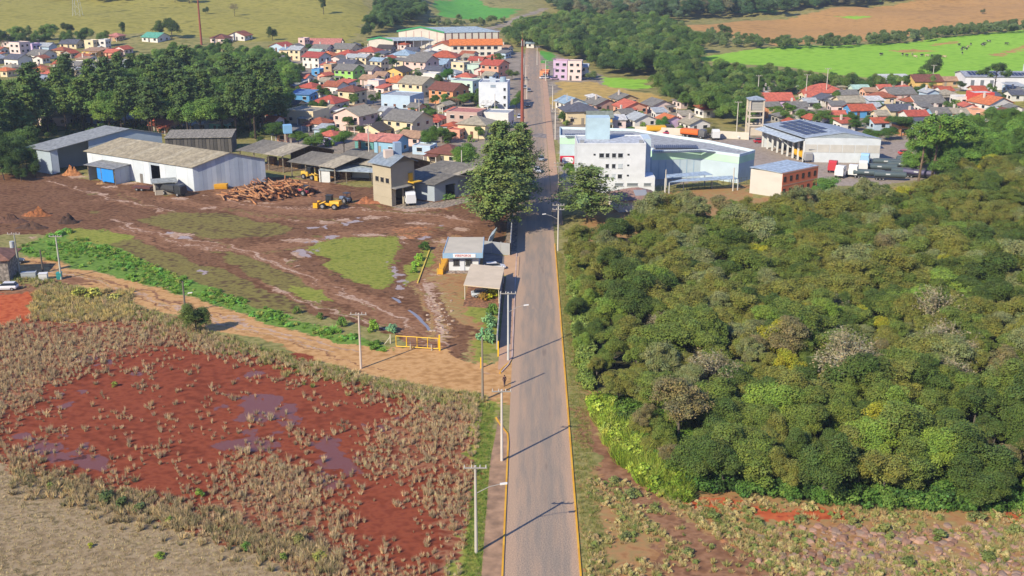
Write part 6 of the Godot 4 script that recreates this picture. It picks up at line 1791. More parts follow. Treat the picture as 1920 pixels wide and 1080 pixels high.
# ------------------------------------------------------------------ gatehouse, walls, gate
func build_gatehouse() -> void:
	var white := mat("#d2d4d4", 0.85, "wall")
	var o := at(842, 508)
	var s := FOCAL / (-o.z * 0.9516 + EYE * 0.307)
	var t := thing("gatehouse", "small white gatehouse with beige roof, blue fascia and name board", "gatehouse", o)
	var w := 55.0 / s
	var u := Vector3(w, 0, -0.1); var v := Vector3(0.2, 0, -9.5)
	part("wall", walls_mesh(u, v, 3.0, 0.0, true), white, t)
	var q := [Vector3(-1.0, 3.75, 1.0), Vector3(w + 0.8, 3.75, 0.8), Vector3(w + 0.8, 3.95, -10.4), Vector3(-0.6, 3.95, -10.4)]
	var mb := MB.new()
	_slope(mb, q[0], q[1], q[2], q[3], 0.1)
	part("roof", mb, mat("#b6ae9b", 0.85, "wall"), t)
	part("fascia", MB.new().obox((q[0] + q[1]) / 2 + Vector3(0, -0.38, 0.06), (q[1] - q[0]) / 2, Vector3(0, 0.5, 0), Vector3(0, 0, 0.06)), mat("#8aabc4", 0.7, "wall"), t)
	part("fascia", MB.new().obox((q[1] + q[2]) / 2 + Vector3(0.06, -0.4, 0.1), (q[2] - q[1]) / 2, Vector3(0, 0.5, 0), Vector3(0.06, 0, 0)), mat("#8aabc4", 0.7, "wall"), t)
	part("fascia", MB.new().obox((q[0] + q[3]) / 2 + Vector3(-0.06, -0.4, 0.1), (q[3] - q[0]) / 2, Vector3(0, 0.5, 0), Vector3(0.06, 0, 0)), mat("#8aabc4", 0.7, "wall"), t)
	var mid: Vector3 = (q[0] + q[1]) / 2 + Vector3(-0.05, -0.38, 0.14)
	var board := part("name_board", MB.new().obox(mid, Vector3(2.5, 0, 0), Vector3(0, 0.36, 0), Vector3(0, 0, 0.03)), mat("#dedede", 0.6, ""), t)
	var tm := TextMesh.new()
	tm.text = "VIREPOROS"; tm.font_size = 26; tm.pixel_size = 0.022; tm.depth = 0.02
	var f := SystemFont.new(); f.font_names = PackedStringArray(["Droid Sans"]); f.font_weight = 700
	tm.font = f
	var word := part("lettering", tm, mat("#a03a3a", 0.6, ""), board)
	word.position = mid + Vector3(0.1, 0, 0.045)
	for x in [0.2, 0.62]:
		opening(t, "window", Vector3(w * x + 0.3, 1.15, 0), Vector3.RIGHT, Vector3.BACK, 1.15, 1.1, glass_mat(), mat("#5d5a56", 0.7, ""))
		for k in 4:
			part("bar", MB.new().box(Vector3(w * x + 0.3 - 0.42 + 0.28 * k, 1.15, 0.14), Vector3(0.05, 1.1, 0.04)), mat("#6d6a66", 0.6, ""), t)
	opening(t, "door", Vector3(w * 0.45, 0.05, 0), Vector3.RIGHT, Vector3.BACK, 0.9, 2.1, mat("#c6c9cf", 0.7, ""), mat("#8a8d90", 0.7, ""))
	part("step", MB.new().box(Vector3(w / 2, -0.05, 0.9), Vector3(w + 1.0, 0.15, 1.7)), mat("#b09c8c", 0.95, "soil"), t)
	# yellow weighbridge rail on its left
	var ra := at(826, 515); var rb := at(838, 487)
	t = thing("weighbridge_guard", "bright yellow guard wall of the weighbridge beside the gatehouse", "guard rail", ra)
	part("panel", MB.new().obox((rb - ra) / 2 + Vector3(0, 0.55, 0), (rb - ra) / 2, Vector3(0, 0.5, 0), perp(rb - ra) * 0 + Vector3(0.9, 0, 0.1) * 0.5), mat("#d69c1c", 0.7, "wall"), t)
	for k in 4:
		part("post", MB.new().box((rb - ra) * (k / 3.0) + Vector3(-0.6, 0, 0.0), Vector3(0.12, 1.3, 0.12)), mat("#d6a92c", 0.6, ""), t)
	# carport
	var c0 := at(872, 571)
	t = thing("carport", "beige flat carport roof on slim posts beside the gatehouse", "carport", c0)
	var e := lift([[869, 534], [937, 541], [946, 503], [883, 497]], 2.9, c0)
	mb = MB.new()
	_slope(mb, e[0], e[1], e[2] + Vector3(0, 0.25, 0), e[3] + Vector3(0, 0.25, 0), 0.16)
	part("roof", mb, mat("#c2b298", 0.85, "wall"), t)
	for k in 4:
		var p: Vector3 = (e[k] as Vector3).lerp((e[0] + e[2]) / 2, 0.06)
		part("post", MB.new().tube(Vector3(p.x, 0, p.z), Vector3(p.x, 2.75, p.z), 0.07, 0.07, 8), mat("#c6c0b0", 0.7, ""), t)
	setting("carport_floor", MB.new().prism(grounds([[868, 574], [940, 580], [948, 520], [884, 514]]), -0.2, 0.03), mat("#a0714e", 0.95, "soil"))
	# boundary walls
	for a in [[[[932, 655], [942, 520]], 2.3, "long boundary wall beside the pavement next to the carport"], [[[957, 479], [962, 405]], 3.2, "tall boundary wall under the roadside conifers"], [[[904, 473], [957, 479]], 2.6, "short grey cross wall between gatehouse and pavement"]]:
		var p := at(a[0][0][0], a[0][0][1]); var d := at(a[0][1][0], a[0][1][1]) - p
		t = thing("boundary_wall", a[2], "wall", p)
		var n := maxi(3, int(d.length() / 2.6))
		for k in n:
			part("panel", MB.new().obox(d * ((k + 0.5) / n) + Vector3(0, a[1] / 2 - 0.1, 0), d * (0.5 / n) - d.normalized() * 0.09, Vector3(0, a[1] / 2, 0), perp(d) * 0.07 if absf(d.x) > absf(d.z) else Vector3(0.07, 0, 0)), [mat("#9a9c9c", 0.9, "wall"), mat("#94979a", 0.9, "wall")][k % 2], t)
		for k in n + 1:
			part("post", MB.new().box(d * (float(k) / n) + Vector3(0, -0.1, 0), Vector3(0.18, a[1] + 0.15, 0.18)), mat("#a5a59f", 0.9, "wall"), t)
	# leaning stack of pale slabs by the conifers
	var sl := at(925, 460)
	t = thing("slab_stack", "row of pale sheets leaning beside the cross wall under the conifers", "stack", sl)
	for k in 5:
		part("slab", MB.new().obox(Vector3(0.2 * k - 0.8, 1.2, -1.6 * k * 0.5), Vector3(0.06, 0, 0.02), Vector3(0.35, 1.2, 0), Vector3(0.3, 0, -2.4)), [mat("#b5c4cc", 0.6, "wall"), mat("#a8bcb4", 0.6, "wall"), mat("#c6ccd0", 0.6, "wall")][k % 3], t)
	# yellow gate, standing open beside the track
	var ga := at(743, 652); var gb := at(822, 657)
	t = thing("yellow_gate", "bright yellow tubular swing gate standing open at the yard entrance", "gate", ga)
	var gd := gb - ga; var ym := mat("#dfb21c", 0.5, "")
	for k in 5:
		part("upright", MB.new().tube(gd * (k / 4.0) + Vector3(0, 0.25, 0), gd * (k / 4.0) + Vector3(0, 2.0, 0), 0.06 if k != 1 else 0.09, 0.06, 7), ym, t)
	part("rail", MB.new().tube(Vector3(0, 2.0, 0), gd + Vector3(0, 2.0, 0), 0.06, 0.06, 7), ym, t)
	part("rail", MB.new().tube(Vector3(0, 0.28, 0), gd + Vector3(0, 0.28, 0), 0.07, 0.07, 7), ym, t)
	part("hinge_post", MB.new().box(gd * 1.03 + Vector3(0, -0.1, 0), Vector3(0.24, 2.7, 0.24)), ym, t)
	part("support_post", MB.new().box(gd * 0.34 + Vector3(0, -0.1, 0.3), Vector3(0.12, 1.3, 0.12)), mat("#b8ad98", 0.9, "wall"), t)
	part("support_post", MB.new().box(gd * 0.84 + Vector3(0, -0.1, 0.3), Vector3(0.12, 1.1, 0.12)), mat("#b8ad98", 0.9, "wall"), t)
	var stub := at(732, 644)
	t = thing("braced_post", "short pale fence post with a slanting brace by the yellow gate", "post", stub)
	part("post", MB.new().box(Vector3.ZERO, Vector3(0.16, 1.5, 0.16)), mat("#c0b6a2", 0.9, "wall"), t)
	part("brace", MB.new().tube(Vector3(-0.9, 0, 0.3), Vector3(0, 1.1, 0), 0.06, 0.06, 6), mat("#c0b6a2", 0.9, "wall"), t)
	for a in [[934, 668, "yellow corner post at the end of the pavement"], [902, 690, "yellow footed gate post by the silvery plants"]]:
		var p := thing("marker_post", a[2], "post", at(a[0], a[1]))
		part("post", MB.new().box(Vector3(0, -0.1, 0), Vector3(0.2, 2.6 if a[0] > 920 else 1.8, 0.2)), ym, p)
	# kerbed bed
	var kb := at(783, 531); var ke := at(806, 468)
	var kk := part(numbered("bed_kerb"), MB.new().obox((ke - kb) / 2 + Vector3(0, 0.08, 0), (ke - kb) / 2, Vector3(0, 0.14, 0), Vector3(0.12, 0, 0)), mat("#c9b04a", 0.8, "wall"), self)
	kk.position = kb
	tag(kk, "pale yellow kerb edging the green bed beside the track", "kerb")

# ------------------------------------------------------------------ poles and masts
func pole(px: float, py: float, h: float, label: String, arms: int, lamp: float, hex := "#b3ada2", turn := 0.0, group := "") -> Node3D:
	var t := thing("utility_pole", label, "utility pole", at(px, py), turn, group)
	var m := mat(hex, 0.9, "wall"); var iron := mat("#8f8b84", 0.7, "")
	part("shaft", MB.new().tube(Vector3(0, -0.3, 0), Vector3(0, h, 0), 0.19, 0.12, 10), m, t)
	for k in arms:
		var y := h - 0.25 - 0.9 * k
		var arm := part("crossarm", MB.new().box(Vector3(0, y, 0.16), Vector3(2.4, 0.13, 0.11)), iron, t)
		for x in [-1.1, -0.35, 0.5, 1.1]:
			part("insulator", MB.new().tube(Vector3(x, y + 0.12, 0.16), Vector3(x, y + 0.42, 0.16), 0.075, 0.05, 7), mat("#b9b2a8", 0.4, ""), arm)
	if lamp != 0.0:
		var l := part("lamp_arm", MB.new().tube(Vector3(0, h - 3.2, 0), Vector3(lamp * 0.55, h - 2.4, 0), 0.045, 0.04, 6).tube(Vector3(lamp * 0.55, h - 2.4, 0), Vector3(lamp, h - 2.1, 0), 0.04, 0.035, 6), iron, t)
		part("lamp_head", MB.new().obox(Vector3(lamp + 0.3 * signf(lamp), h - 2.05, 0), Vector3(0.38, 0.05, 0), Vector3(0, 0.06, 0), Vector3(0, 0, 0.14)), mat("#d0cec8", 0.5, ""), l)
	return t

func build_poles() -> void:
	pole(893, 1037, 10.2, "concrete utility pole on the grass verge with lamp arm over the pavement", 1, 2.6)
	pole(941, 865, 9.6, "white concrete utility pole standing in the pavement by the yellow kerb", 1, 0.0, "#c6beb4")
	pole(905, 751, 9.4, "weathered wooden utility pole at the corner of the dirt road", 0, 0.0, "#857a6c")
	pole(677, 691, 8.8, "slim pinkish utility pole on the field side of the dirt road", 1, 0.0, "#c3b3a5")
	pole(115, 524, 8.6, "leaning pale utility pole beside the green bin", 1, 0.0, "#a9ab9f")
	var t := pole(38, 521, 8.8, "utility pole with transformer beside the left edge house", 1, 0.0, "#8d9184")
	part("transformer", MB.new().tube(Vector3(-0.6, 6.0, 0.1), Vector3(-0.6, 7.2, 0.1), 0.42, 0.42, 12), mat("#a9b0b3", 0.6, "wall"), t)
	pole(348, 588, 5.8, "thin dark pole beside the upright bush tree", 0, 0.8, "#6b655c")
	pole(81, 512, 4.6, "short dark post near the white bin", 0, 0.0, "#5d564d")
	pole(953, 676, 11.0, "tall pale lamp pole at the pavement next to the boundary wall", 1, 2.4, "#b9bcb8")
	pole(1046, 470, 9.8, "concrete pole at the wood's edge with lamp arm over the road", 2, -2.6, "#bfb9ac")
	pole(1047, 372, 9.0, "utility pole below the red billboard", 2, 0.0, "#8a8378")
	for a in [[1041, 262], [1041, 240], [1036, 205], [1023, 152], [1007, 122]]:
		pole(a[0], a[1], 9.0, "pale utility pole in the row along the far road", 1, 0.0, "#c6bfb2", 0.0, "poles along the far road")
	for a in [[986, 158], [982, 140], [988, 186]]:
		pole(a[0], a[1], 8.0, "pale utility pole on the town side of the far road", 1, 0.0, "#c6bfb2", 0.0, "poles on the town side")
	for a in [[1236, 164, 7.0, "white lamp post at the edge of the wood"], [1381, 248, 10.0, "white post in the lot beside the water tower"], [1548, 186, 12.0, "pale utility pole above the red hipped roof"], [1510, 188, 10.0, "grey pole in the village by the white wall"], [1420, 190, 10.0, "thin pole behind the water tower"], [787, 242, 10.0, "pale pole between the town gardens"], [494, 182, 9.0, "pale lamp post before the leafy grove"], [692, 290, 9.0, "dark pole beside the teal house"], [866, 330, 7.0, "short brown pole beside the round garden tree"], [928, 212, 7.0, "thin pole in the parking plot of the white block"], [1374, 358, 6.0, "thin pole at the plot edge by the brick building"], [1247, 362, 6.0, "thin pole beside the supermarket yard"], [1747, 162, 9.0, "pale pole at the edge of the green field"], [1063, 206, 6.0, "thin yellow post by the dry plot"]]:
		pole(a[0], a[1], a[2], a[3], 1 if a[2] >= 9.0 else 0, 0.0, "#bdb7ab")
	# brown masts
	for a in [[979, 238, 29.0, "tall slender brown telecom mast at the road's edge"], [378, 84, 34.0, "tall orange-brown mast rising at the foot of the hill"], [923, 142, 12.0, "dark narrow cypress-like mast beside the salmon house"]]:
		if a[2] < 20:
			tree("cypress_tree", "tall0", "#3f4a28", at(a[0], a[1]), a[2] * 0.85, 0.28, "very narrow dark cypress beside the salmon house")
			continue
		t = thing("telecom_mast", a[3], "mast", at(a[0], a[1]))
		var rm := mat("#8a4636", 0.7, "wall")
		for k in 6:
			part("section", MB.new().tube(Vector3(0, a[2] * k / 6.0 - 0.2, 0), Vector3(0, a[2] * (k + 1) / 6.0, 0), 0.62 - 0.05 * k, 0.57 - 0.05 * k, 12), rm, t)
		part("antenna", MB.new().tube(Vector3(0, a[2], 0), Vector3(0, a[2] + 2.5, 0), 0.05, 0.03, 6), rm, t)
		for k in 3:
			part("panel_antenna", MB.new().box(Vector3(cos(k * 2.1) * 0.55, a[2] - 2.2, sin(k * 2.1) * 0.55), Vector3(0.25, 1.8, 0.18)), mat("#a5a09a", 0.6, ""), t)
	# lattice pylon on the hill
	t = thing("power_pylon", "pale lattice power pylon standing on the grassy hill", "pylon", at(146, 30))
	var pm := mat("#a9aca8", 0.6, "")
	for k in 4:
		var c := Vector3(cos(k * PI / 2 + PI / 4), 0, sin(k * PI / 2 + PI / 4))
		part("leg", MB.new().tube(c * 3.4, c * 0.5 + Vector3(0, 26, 0), 0.12, 0.08, 5), pm, t)
		var c2 := Vector3(cos((k + 1) * PI / 2 + PI / 4), 0, sin((k + 1) * PI / 2 + PI / 4))
		for j in 6:
			var f0 := j / 6.0; var f1 := (j + 1) / 6.0
			part("brace", MB.new().tube((c * 3.4).lerp(c * 0.5 + Vector3(0, 26, 0), f0), (c2 * 3.4).lerp(c2 * 0.5 + Vector3(0, 26, 0), f1), 0.06, 0.06, 4, false), pm, t)
	for y in [18.0, 22.0, 25.5]:
		part("crossarm", MB.new().box(Vector3(0, y, 0), Vector3(8.0, 0.2, 0.2)), pm, t)
	# blue water tank on a stand
	t = thing("water_tank", "pale blue square water tank on a slim stand behind the sheds", "tank", at(541, 276))
	part("tank", MB.new().box(Vector3(0, 4.4, 0), Vector3(2.5, 2.5, 2.5), 0.3), mat("#7fb0d6", 0.6, "wall"), t)
	for k in 4:
		part("leg", MB.new().box(Vector3((k % 2) * 1.6 - 0.8, 0, (k / 2) * 1.6 - 0.8), Vector3(0.22, 4.4, 0.22)), mat("#a89a8c", 0.8, ""), t)

# ------------------------------------------------------------------ roads, kerbs, pavement, water
func road_x(z: float) -> float:                 # centre line of the asphalt road
	return 3.0 + (-z - 97.0) * 0.0162

func strip(x0: Callable, x1: Callable, z0: float, z1: float, y: float, n: int) -> ArrayMesh:   # flat ribbon along the road, uv: across, along / 64 m
	var v := PackedVector3Array(); var nn := PackedVector3Array(); var uv := PackedVector2Array(); var ix := PackedInt32Array()
	for k in n + 1:
		var z := lerpf(z0, z1, float(k) / n)
		for s in 2:
			var x: float = x0.call(z) if s == 0 else x1.call(z)
			v.append(Vector3(x, height(x, z) + y, z)); nn.append(Vector3.UP); uv.append(Vector2(s, -z / 180.0))
		if k < n:
			ix.append_array([k * 2, k * 2 + 2, k * 2 + 1, k * 2 + 1, k * 2 + 2, k * 2 + 3])
	var arr := []
	arr.resize(Mesh.ARRAY_MAX)
	arr[Mesh.ARRAY_VERTEX] = v; arr[Mesh.ARRAY_NORMAL] = nn; arr[Mesh.ARRAY_TEX_UV] = uv; arr[Mesh.ARRAY_INDEX] = ix
	var m := ArrayMesh.new()
	m.add_surface_from_arrays(Mesh.PRIMITIVE_TRIANGLES, arr)
	return m

func road_texture() -> ImageTexture:            # worn asphalt: grey stone, tan dust carried in from the edges, darker patches along the wheel tracks
	var w := 256; var h := 2048
	var grain := FastNoiseLite.new(); grain.seed = 5; grain.frequency = 0.12; grain.fractal_octaves = 4
	var long := FastNoiseLite.new(); long.seed = 9; long.frequency = 0.02; long.fractal_octaves = 4
	var b := PackedByteArray()
	b.resize(w * h * 3)
	var stone := Color.html("#85796b"); var dust := Color.html("#a48b73"); var patch := Color.html("#6c6259")
	var i := 0
	for y in h:
		for x in w:
			var u := float(x) / w
			var n := grain.get_noise_2d(x * 1.5, y * 3.0)
			var l := long.get_noise_2d(x * 1.3, y * 0.35)
			var edge := smoothstep(0.26, 0.02, u) * 0.95 + smoothstep(0.84, 0.98, u) * 0.9
			var band := exp(-pow((u - 0.62) / 0.09, 2.0)) * 0.45 + exp(-pow((u - 0.34) / 0.06, 2.0)) * 0.15
			var c := stone.lerp(dust, clampf(edge + 0.42 + l * 0.7 + n * 0.3 - band * 0.6, 0, 1))
			c = c.lerp(patch, clampf((l * 1.4 + n * 0.5 - 0.42) * 3.0, 0, 1) * band * 1.6)
			var g := 1.0 + n * 0.2
			b[i] = clampi(int(c.r8 * g), 0, 255); b[i + 1] = clampi(int(c.g8 * g), 0, 255); b[i + 2] = clampi(int(c.b8 * g), 0, 255)
			i += 3
	var im := Image.create_from_data(w, h, false, Image.FORMAT_RGB8, b)
	im.generate_mipmaps()
	return ImageTexture.create_from_image(im)

func shallow(poly: PackedVector2Array, fray := 2.0) -> MB:          # a shallow pool with a frayed shore, in cells of 0.2 m
	var m := MB.new()
	var f := FastNoiseLite.new(); f.seed = 17; f.frequency = 0.22; f.fractal_octaves = 4
	var lo := poly[0]; var hi := poly[0]
	for p in poly:
		lo = lo.min(p); hi = hi.max(p)
	var s := 0.2
	for j in int((hi.y - lo.y + 3.0) / s):
		for i in int((hi.x - lo.x + 3.0) / s):
			var p := lo - Vector2(1.5, 1.5) + Vector2(i, j) * s
			var d := 1e9
			for k in poly.size():
				d = minf(d, p.distance_to(Geometry2D.get_closest_point_to_segment(p, poly[k], poly[(k + 1) % poly.size()])))
			if not inside(p, poly):
				d = -d
			if d * 0.45 + f.get_noise_2d(p.x, p.y) * fray > 0.25:
				m.q(Vector3(p.x, 0.012, p.y + s), Vector3(p.x + s, 0.012, p.y + s), Vector3(p.x + s, 0.012, p.y), Vector3(p.x, 0.012, p.y))
	if m.v.is_empty():
		m.q(Vector3(lo.x, 0.012, lo.y + s), Vector3(lo.x + s, 0.012, lo.y + s), Vector3(lo.x + s, 0.012, lo.y), Vector3(lo.x, 0.012, lo.y))
	return m

func kerb(label: String, x: Callable, z0: float, z1: float, hexes: Array, step := 3.0) -> void:
	var t := thing("kerb", label, "kerb", Vector3(x.call(z0), 0, z0))
	var n := maxi(1, int(absf(z1 - z0) / step))
	for k in n:
		var a := lerpf(z0, z1, float(k) / n); var c := lerpf(z0, z1, float(k + 1) / n)
		var p := Vector3(x.call(a), 0, a) - t.position; var q := Vector3(x.call(c), 0, c) - t.position
		part("kerbstone", MB.new().obox((p + q) / 2 + Vector3(0, 0.04, 0), (q - p) / 2 - (q - p).normalized() * 0.012, Vector3(0, 0.11 + 0.006 * (k % 3), 0), Vector3(0.1, 0, 0)), mat(hexes[k % hexes.size()], 0.8, "wall"), t)

func build_roads() -> void:
	var m := StandardMaterial3D.new()
	m.albedo_texture = road_texture(); m.roughness = 0.9; m.metallic_specular = 0.3
	setting("asphalt_road", strip(func(z): return road_x(z) - 3.95, func(z): return road_x(z) + 3.95, -40.0, -690.0, 0.02, 130), m)
	var yel := ["#cf9a1e", "#c8931c", "#d2a02a"]
	kerb("yellow painted kerb along the wood side of the asphalt road", func(z): return road_x(z) + 3.98, -60.0, -222.0, yel)
	kerb("yellow painted kerb between pavement and road below the junction", func(z): return road_x(z) - 3.98 - 1.8 * smoothstep(-129.0, -135.0, z), -60.0, -135.0, yel, 2.5)
	kerb("pinkish worn kerb with yellow foot above the junction", func(z): return road_x(z) - 3.98 - 1.5 * smoothstep(-156.0, -151.0, z), -151.0, -215.0, ["#b9a090", "#b39888", "#bda597"])
	kerb("short yellow kerb piece rounding the junction corner", func(z): return road_x(z) - 4.05 - 1.6 * smoothstep(-156.5, -151.0, z), -150.6, -156.0, yel, 1.2)
	var pave := mat("#a78566", 0.95, "asphalt")
	setting("pavement", strip(func(z): return road_x(z) - 6.1 + 0.6 * smoothstep(-120.0, -135.0, z), func(z): return road_x(z) - 4.08 - 1.4 * smoothstep(-129.0, -136.0, z), -60.0, -137.0, 0.1, 40), pave)
	setting("pavement", strip(func(z): return road_x(z) - 6.0 + 0.25 * smoothstep(-165.0, -200.0, z), func(z): return road_x(z) - 4.1 - 1.3 * smoothstep(-156.0, -151.0, z), -152.0, -216.0, 0.1, 30), mat("#b08d70", 0.95, "wall"))
	setting("pavement", strip(func(z): return road_x(z) - 6.4, func(z): return road_x(z) - 4.0, -216.0, -560.0, 0.08, 60), mat("#9c8a78", 0.95, "soil"))
	setting("pavement", strip(func(z): return road_x(z) + 4.05, func(z): return road_x(z) + 6.2, -238.0, -560.0, 0.08, 60), mat("#ae8c70", 0.95, "wall"))
	setting("entrance_drive", MB.new().prism(grounds([[944, 516], [972, 517], [974, 482], [946, 480]]), -0.2, 0.12), mat("#b8946f", 0.95, "wall"))
	setting("entrance_drive", MB.new().prism(grounds([[905, 500], [944, 516], [946, 480], [908, 474]]), -0.2, 0.05), mat("#77726b", 0.95, "asphalt"))
	# zebra crossing
	for k in 7:
		var z := -352.0
		setting("crossing_stripe", MB.new().box(Vector3(road_x(z) - 3.3 + 1.1 * k, 0.0, z), Vector3(0.5, 0.026, 3.5)), mat("#c9c4ba", 0.8, "wall"))
	# side streets of the town
	var grey := mat("#8a8078", 0.9, "asphalt")
	for a in [[[[980, 212], [900, 216], [830, 214]], 6.0], [[[545, 150], [610, 170], [680, 188], [750, 208]], 5.5], [[[1040, 258], [1000, 252]], 6.0]]:
		var l := grounds(a[0])
		setting("side_street", MB.new().prism(ribbon(l, [a[1]]), -0.2, 0.03), grey)
	# standing water: red field pools, yard puddles, the stream by the gate
	var pool := StandardMaterial3D.new()
	pool.albedo_color = Color.html("#6f4235"); pool.roughness = 0.2; pool.metallic_specular = 0.36
	var red := [[[30, 820], [90, 815], [140, 828], [170, 845], [130, 862], [70, 848]], [[120, 868], [170, 850], [215, 855], [200, 880], [150, 888], [128, 882]], [[100, 745], [150, 738], [152, 756], [110, 760]], [[425, 760], [470, 735], [520, 740], [555, 760], [540, 800], [480, 795], [440, 780]], [[400, 830], [450, 805], [520, 812], [500, 840], [440, 850], [405, 845]], [[580, 830], [640, 820], [665, 850], [660, 890], [620, 925], [590, 920], [600, 880]], [[420, 705], [460, 690], [480, 700], [440, 712]], [[150, 675], [190, 668], [200, 680], [165, 686]], [[245, 690], [280, 688], [275, 700], [250, 700]], [[690, 795], [750, 788], [740, 800], [700, 803]]]
	for a in red:
		setting("field_pool", shallow(grounds(a)), pool)
	var mud := StandardMaterial3D.new()
	mud.albedo_color = Color.html("#9c887a"); mud.roughness = 0.2; mud.metallic_specular = 0.5
	var yard := [[[552, 470], [575, 462], [590, 468], [580, 478], [566, 486], [556, 480]], [[576, 452], [610, 443], [632, 440], [620, 448], [590, 456]], [[648, 416], [675, 410], [682, 413], [660, 420]], [[645, 419], [672, 420], [668, 423], [648, 422]], [[774, 444], [800, 440], [806, 446], [780, 449]], [[580, 425], [612, 423], [610, 427], [582, 428]], [[372, 508], [392, 504], [390, 514], [375, 516]], [[732, 500], [742, 480], [750, 478], [746, 500], [752, 530], [745, 540], [735, 525]], [[320, 436], [360, 445], [358, 450], [322, 442]], [[820, 424], [838, 417], [835, 426]], [[905, 600], [908, 606], [902, 606]]]
	for a in yard:
		setting("puddle", shallow(grounds(a), 1.6), mud)
	var line := grounds([[688, 542], [712, 549], [735, 557], [752, 568], [768, 582], [785, 600], [800, 620], [818, 634]])
	var c := Curve2D.new()
	for j in line.size():
		var d := (line[mini(j + 1, line.size() - 1)] - line[maxi(j - 1, 0)]) * 0.16
		c.add_point(line[j], -d, d)
	var run := c.tessellate(4)
	var wet := StandardMaterial3D.new()
	wet.albedo_color = Color.html("#7d7a7c"); wet.roughness = 0.07; wet.metallic_specular = 0.9
	var n0 := run.size()
	for k in 7:                                            # the trickle lies in separate pools
		var i0 := int(n0 * (k + 0.04) / 7.0); var i1 := int(n0 * (k + 0.86) / 7.0)
		if i1 - i0 >= 2:
			setting("ditch_water", MB.new().prism(ragged(ribbon(run.slice(i0, i1 + 1), [0.35, 0.7, 0.55, 0.8, 0.4]), 0.9, 0.35), -0.1, 0.014), wet)

# ------------------------------------------------------------------ vehicles
func wheel(parent: Node, p: Vector3, r: float, w: float) -> void:
	var x := Vector3(0, 0, w / 2)
	var t := part("wheel", MB.new().tube(p - x, p + x, r, r, 14), mat("#1c1c1d", 0.9, ""), parent)
	part("rim", MB.new().tube(p - x * 1.06, p + x * 1.06, r * 0.55, r * 0.55, 10), mat("#a0a2a4", 0.4, "", 0.5), t)

func body_loft(sections: Array) -> MB:          # [x, half width low, y low, half width mid, y mid, half width top, y top] along the length
	var m := MB.new()
	var rings := []
	for s in sections:
		rings.append([Vector3(s[0], s[2], s[1]), Vector3(s[0], s[4], s[3]), Vector3(s[0], s[6], s[5]), Vector3(s[0], s[6], -s[5]), Vector3(s[0], s[4], -s[3]), Vector3(s[0], s[2], -s[1])])
	for k in rings.size() - 1:
		for j in 6:
			var a: Vector3 = rings[k][j]; var b: Vector3 = rings[k + 1][j]; var c: Vector3 = rings[k + 1][(j + 1) % 6]; var d: Vector3 = rings[k][(j + 1) % 6]
			m.q(a, b, c, d)
	for e in [0, rings.size() - 1]:
		for j in range(1, 5):
			if e == 0:
				m.tri(rings[e][0], rings[e][j], rings[e][j + 1])
			else:
				m.tri(rings[e][0], rings[e][j + 1], rings[e][j])
	return m

func car(label: String, where: Vector3, turn: float, hex: String, group := "", long_roof := false) -> Node3D:   # drives towards +x
	var t := thing("parked_car", label, "car", where, turn, group)
	var paint := mat(hex, 0.3, ""); paint.clearcoat_enabled = true; paint.clearcoat = 0.6
	part("body", body_loft([[-2.05, 0.62, 0.42, 0.72, 0.62, 0.64, 0.82], [-1.9, 0.72, 0.3, 0.83, 0.62, 0.74, 0.93], [-0.9, 0.8, 0.25, 0.87, 0.6, 0.8, 0.95], [0.9, 0.8, 0.25, 0.87, 0.6, 0.78, 0.93], [1.75, 0.74, 0.3, 0.82, 0.58, 0.68, 0.8], [2.05, 0.58, 0.42, 0.66, 0.55, 0.5, 0.66]]), paint, t)
	var b := -1.95 if long_roof else -1.55
	part("glasshouse", body_loft([[b, 0.72, 0.9, 0.7, 1.0, 0.6, 1.02], [b + 0.35, 0.76, 0.9, 0.7, 1.15, 0.6, 1.4], [0.25, 0.76, 0.9, 0.7, 1.15, 0.6, 1.42], [1.05, 0.7, 0.88, 0.66, 0.92, 0.6, 0.93]]), glass_mat(), t)
	part("roof", body_loft([[b + 0.3, 0.6, 1.36, 0.6, 1.4, 0.52, 1.43], [0.3, 0.6, 1.38, 0.6, 1.42, 0.52, 1.46]]), paint, t)
	for x in [-1.25, 1.25]:
		for z in [-0.78, 0.78]:
			wheel(t, Vector3(x, 0.31, z), 0.31, 0.2)
	for z in [-0.5, 0.5]:
		part("headlight", MB.new().box(Vector3(1.93, 0.6, z), Vector3(0.16, 0.13, 0.28)), mat("#d8dade", 0.2, ""), t)
		part("tail_light", MB.new().box(Vector3(-1.98, 0.68, z), Vector3(0.1, 0.16, 0.24)), mat("#8a1c1c", 0.3, ""), t)
	return t

func tipper(label: String, where: Vector3, turn: float, hex: String, cab: String) -> void:
	var t := thing("tipper_truck", label, "truck", where, turn)
	part("cab", body_loft([[2.2, 1.15, 0.7, 1.2, 1.8, 1.1, 2.9], [3.7, 1.15, 0.7, 1.2, 1.8, 1.08, 2.9], [4.2, 1.12, 0.7, 1.15, 1.7, 1.0, 2.6]]), mat(cab, 0.4, ""), t)
	part("windscreen", MB.new().box(Vector3(4.02, 1.8, 0), Vector3(0.3, 0.8, 1.9)), glass_mat(), t)
	part("chassis", MB.new().box(Vector3(-0.6, 0.7, 0), Vector3(7.6, 0.35, 1.0)), mat("#2b2b2c", 0.8, ""), t)
	part("tray", body_loft([[-4.2, 1.0, 1.1, 1.2, 1.6, 1.25, 2.5], [-3.9, 1.05, 1.1, 1.25, 1.6, 1.25, 2.7], [1.9, 1.05, 1.1, 1.25, 1.6, 1.25, 2.7], [2.0, 1.0, 1.1, 1.2, 1.6, 1.2, 2.6]]), mat(hex, 0.6, "wall"), t)
	for x in [3.0, -1.6, -3.0]:
		for z in [-1.0, 1.0]:
			wheel(t, Vector3(x, 0.5, z), 0.5, 0.35)

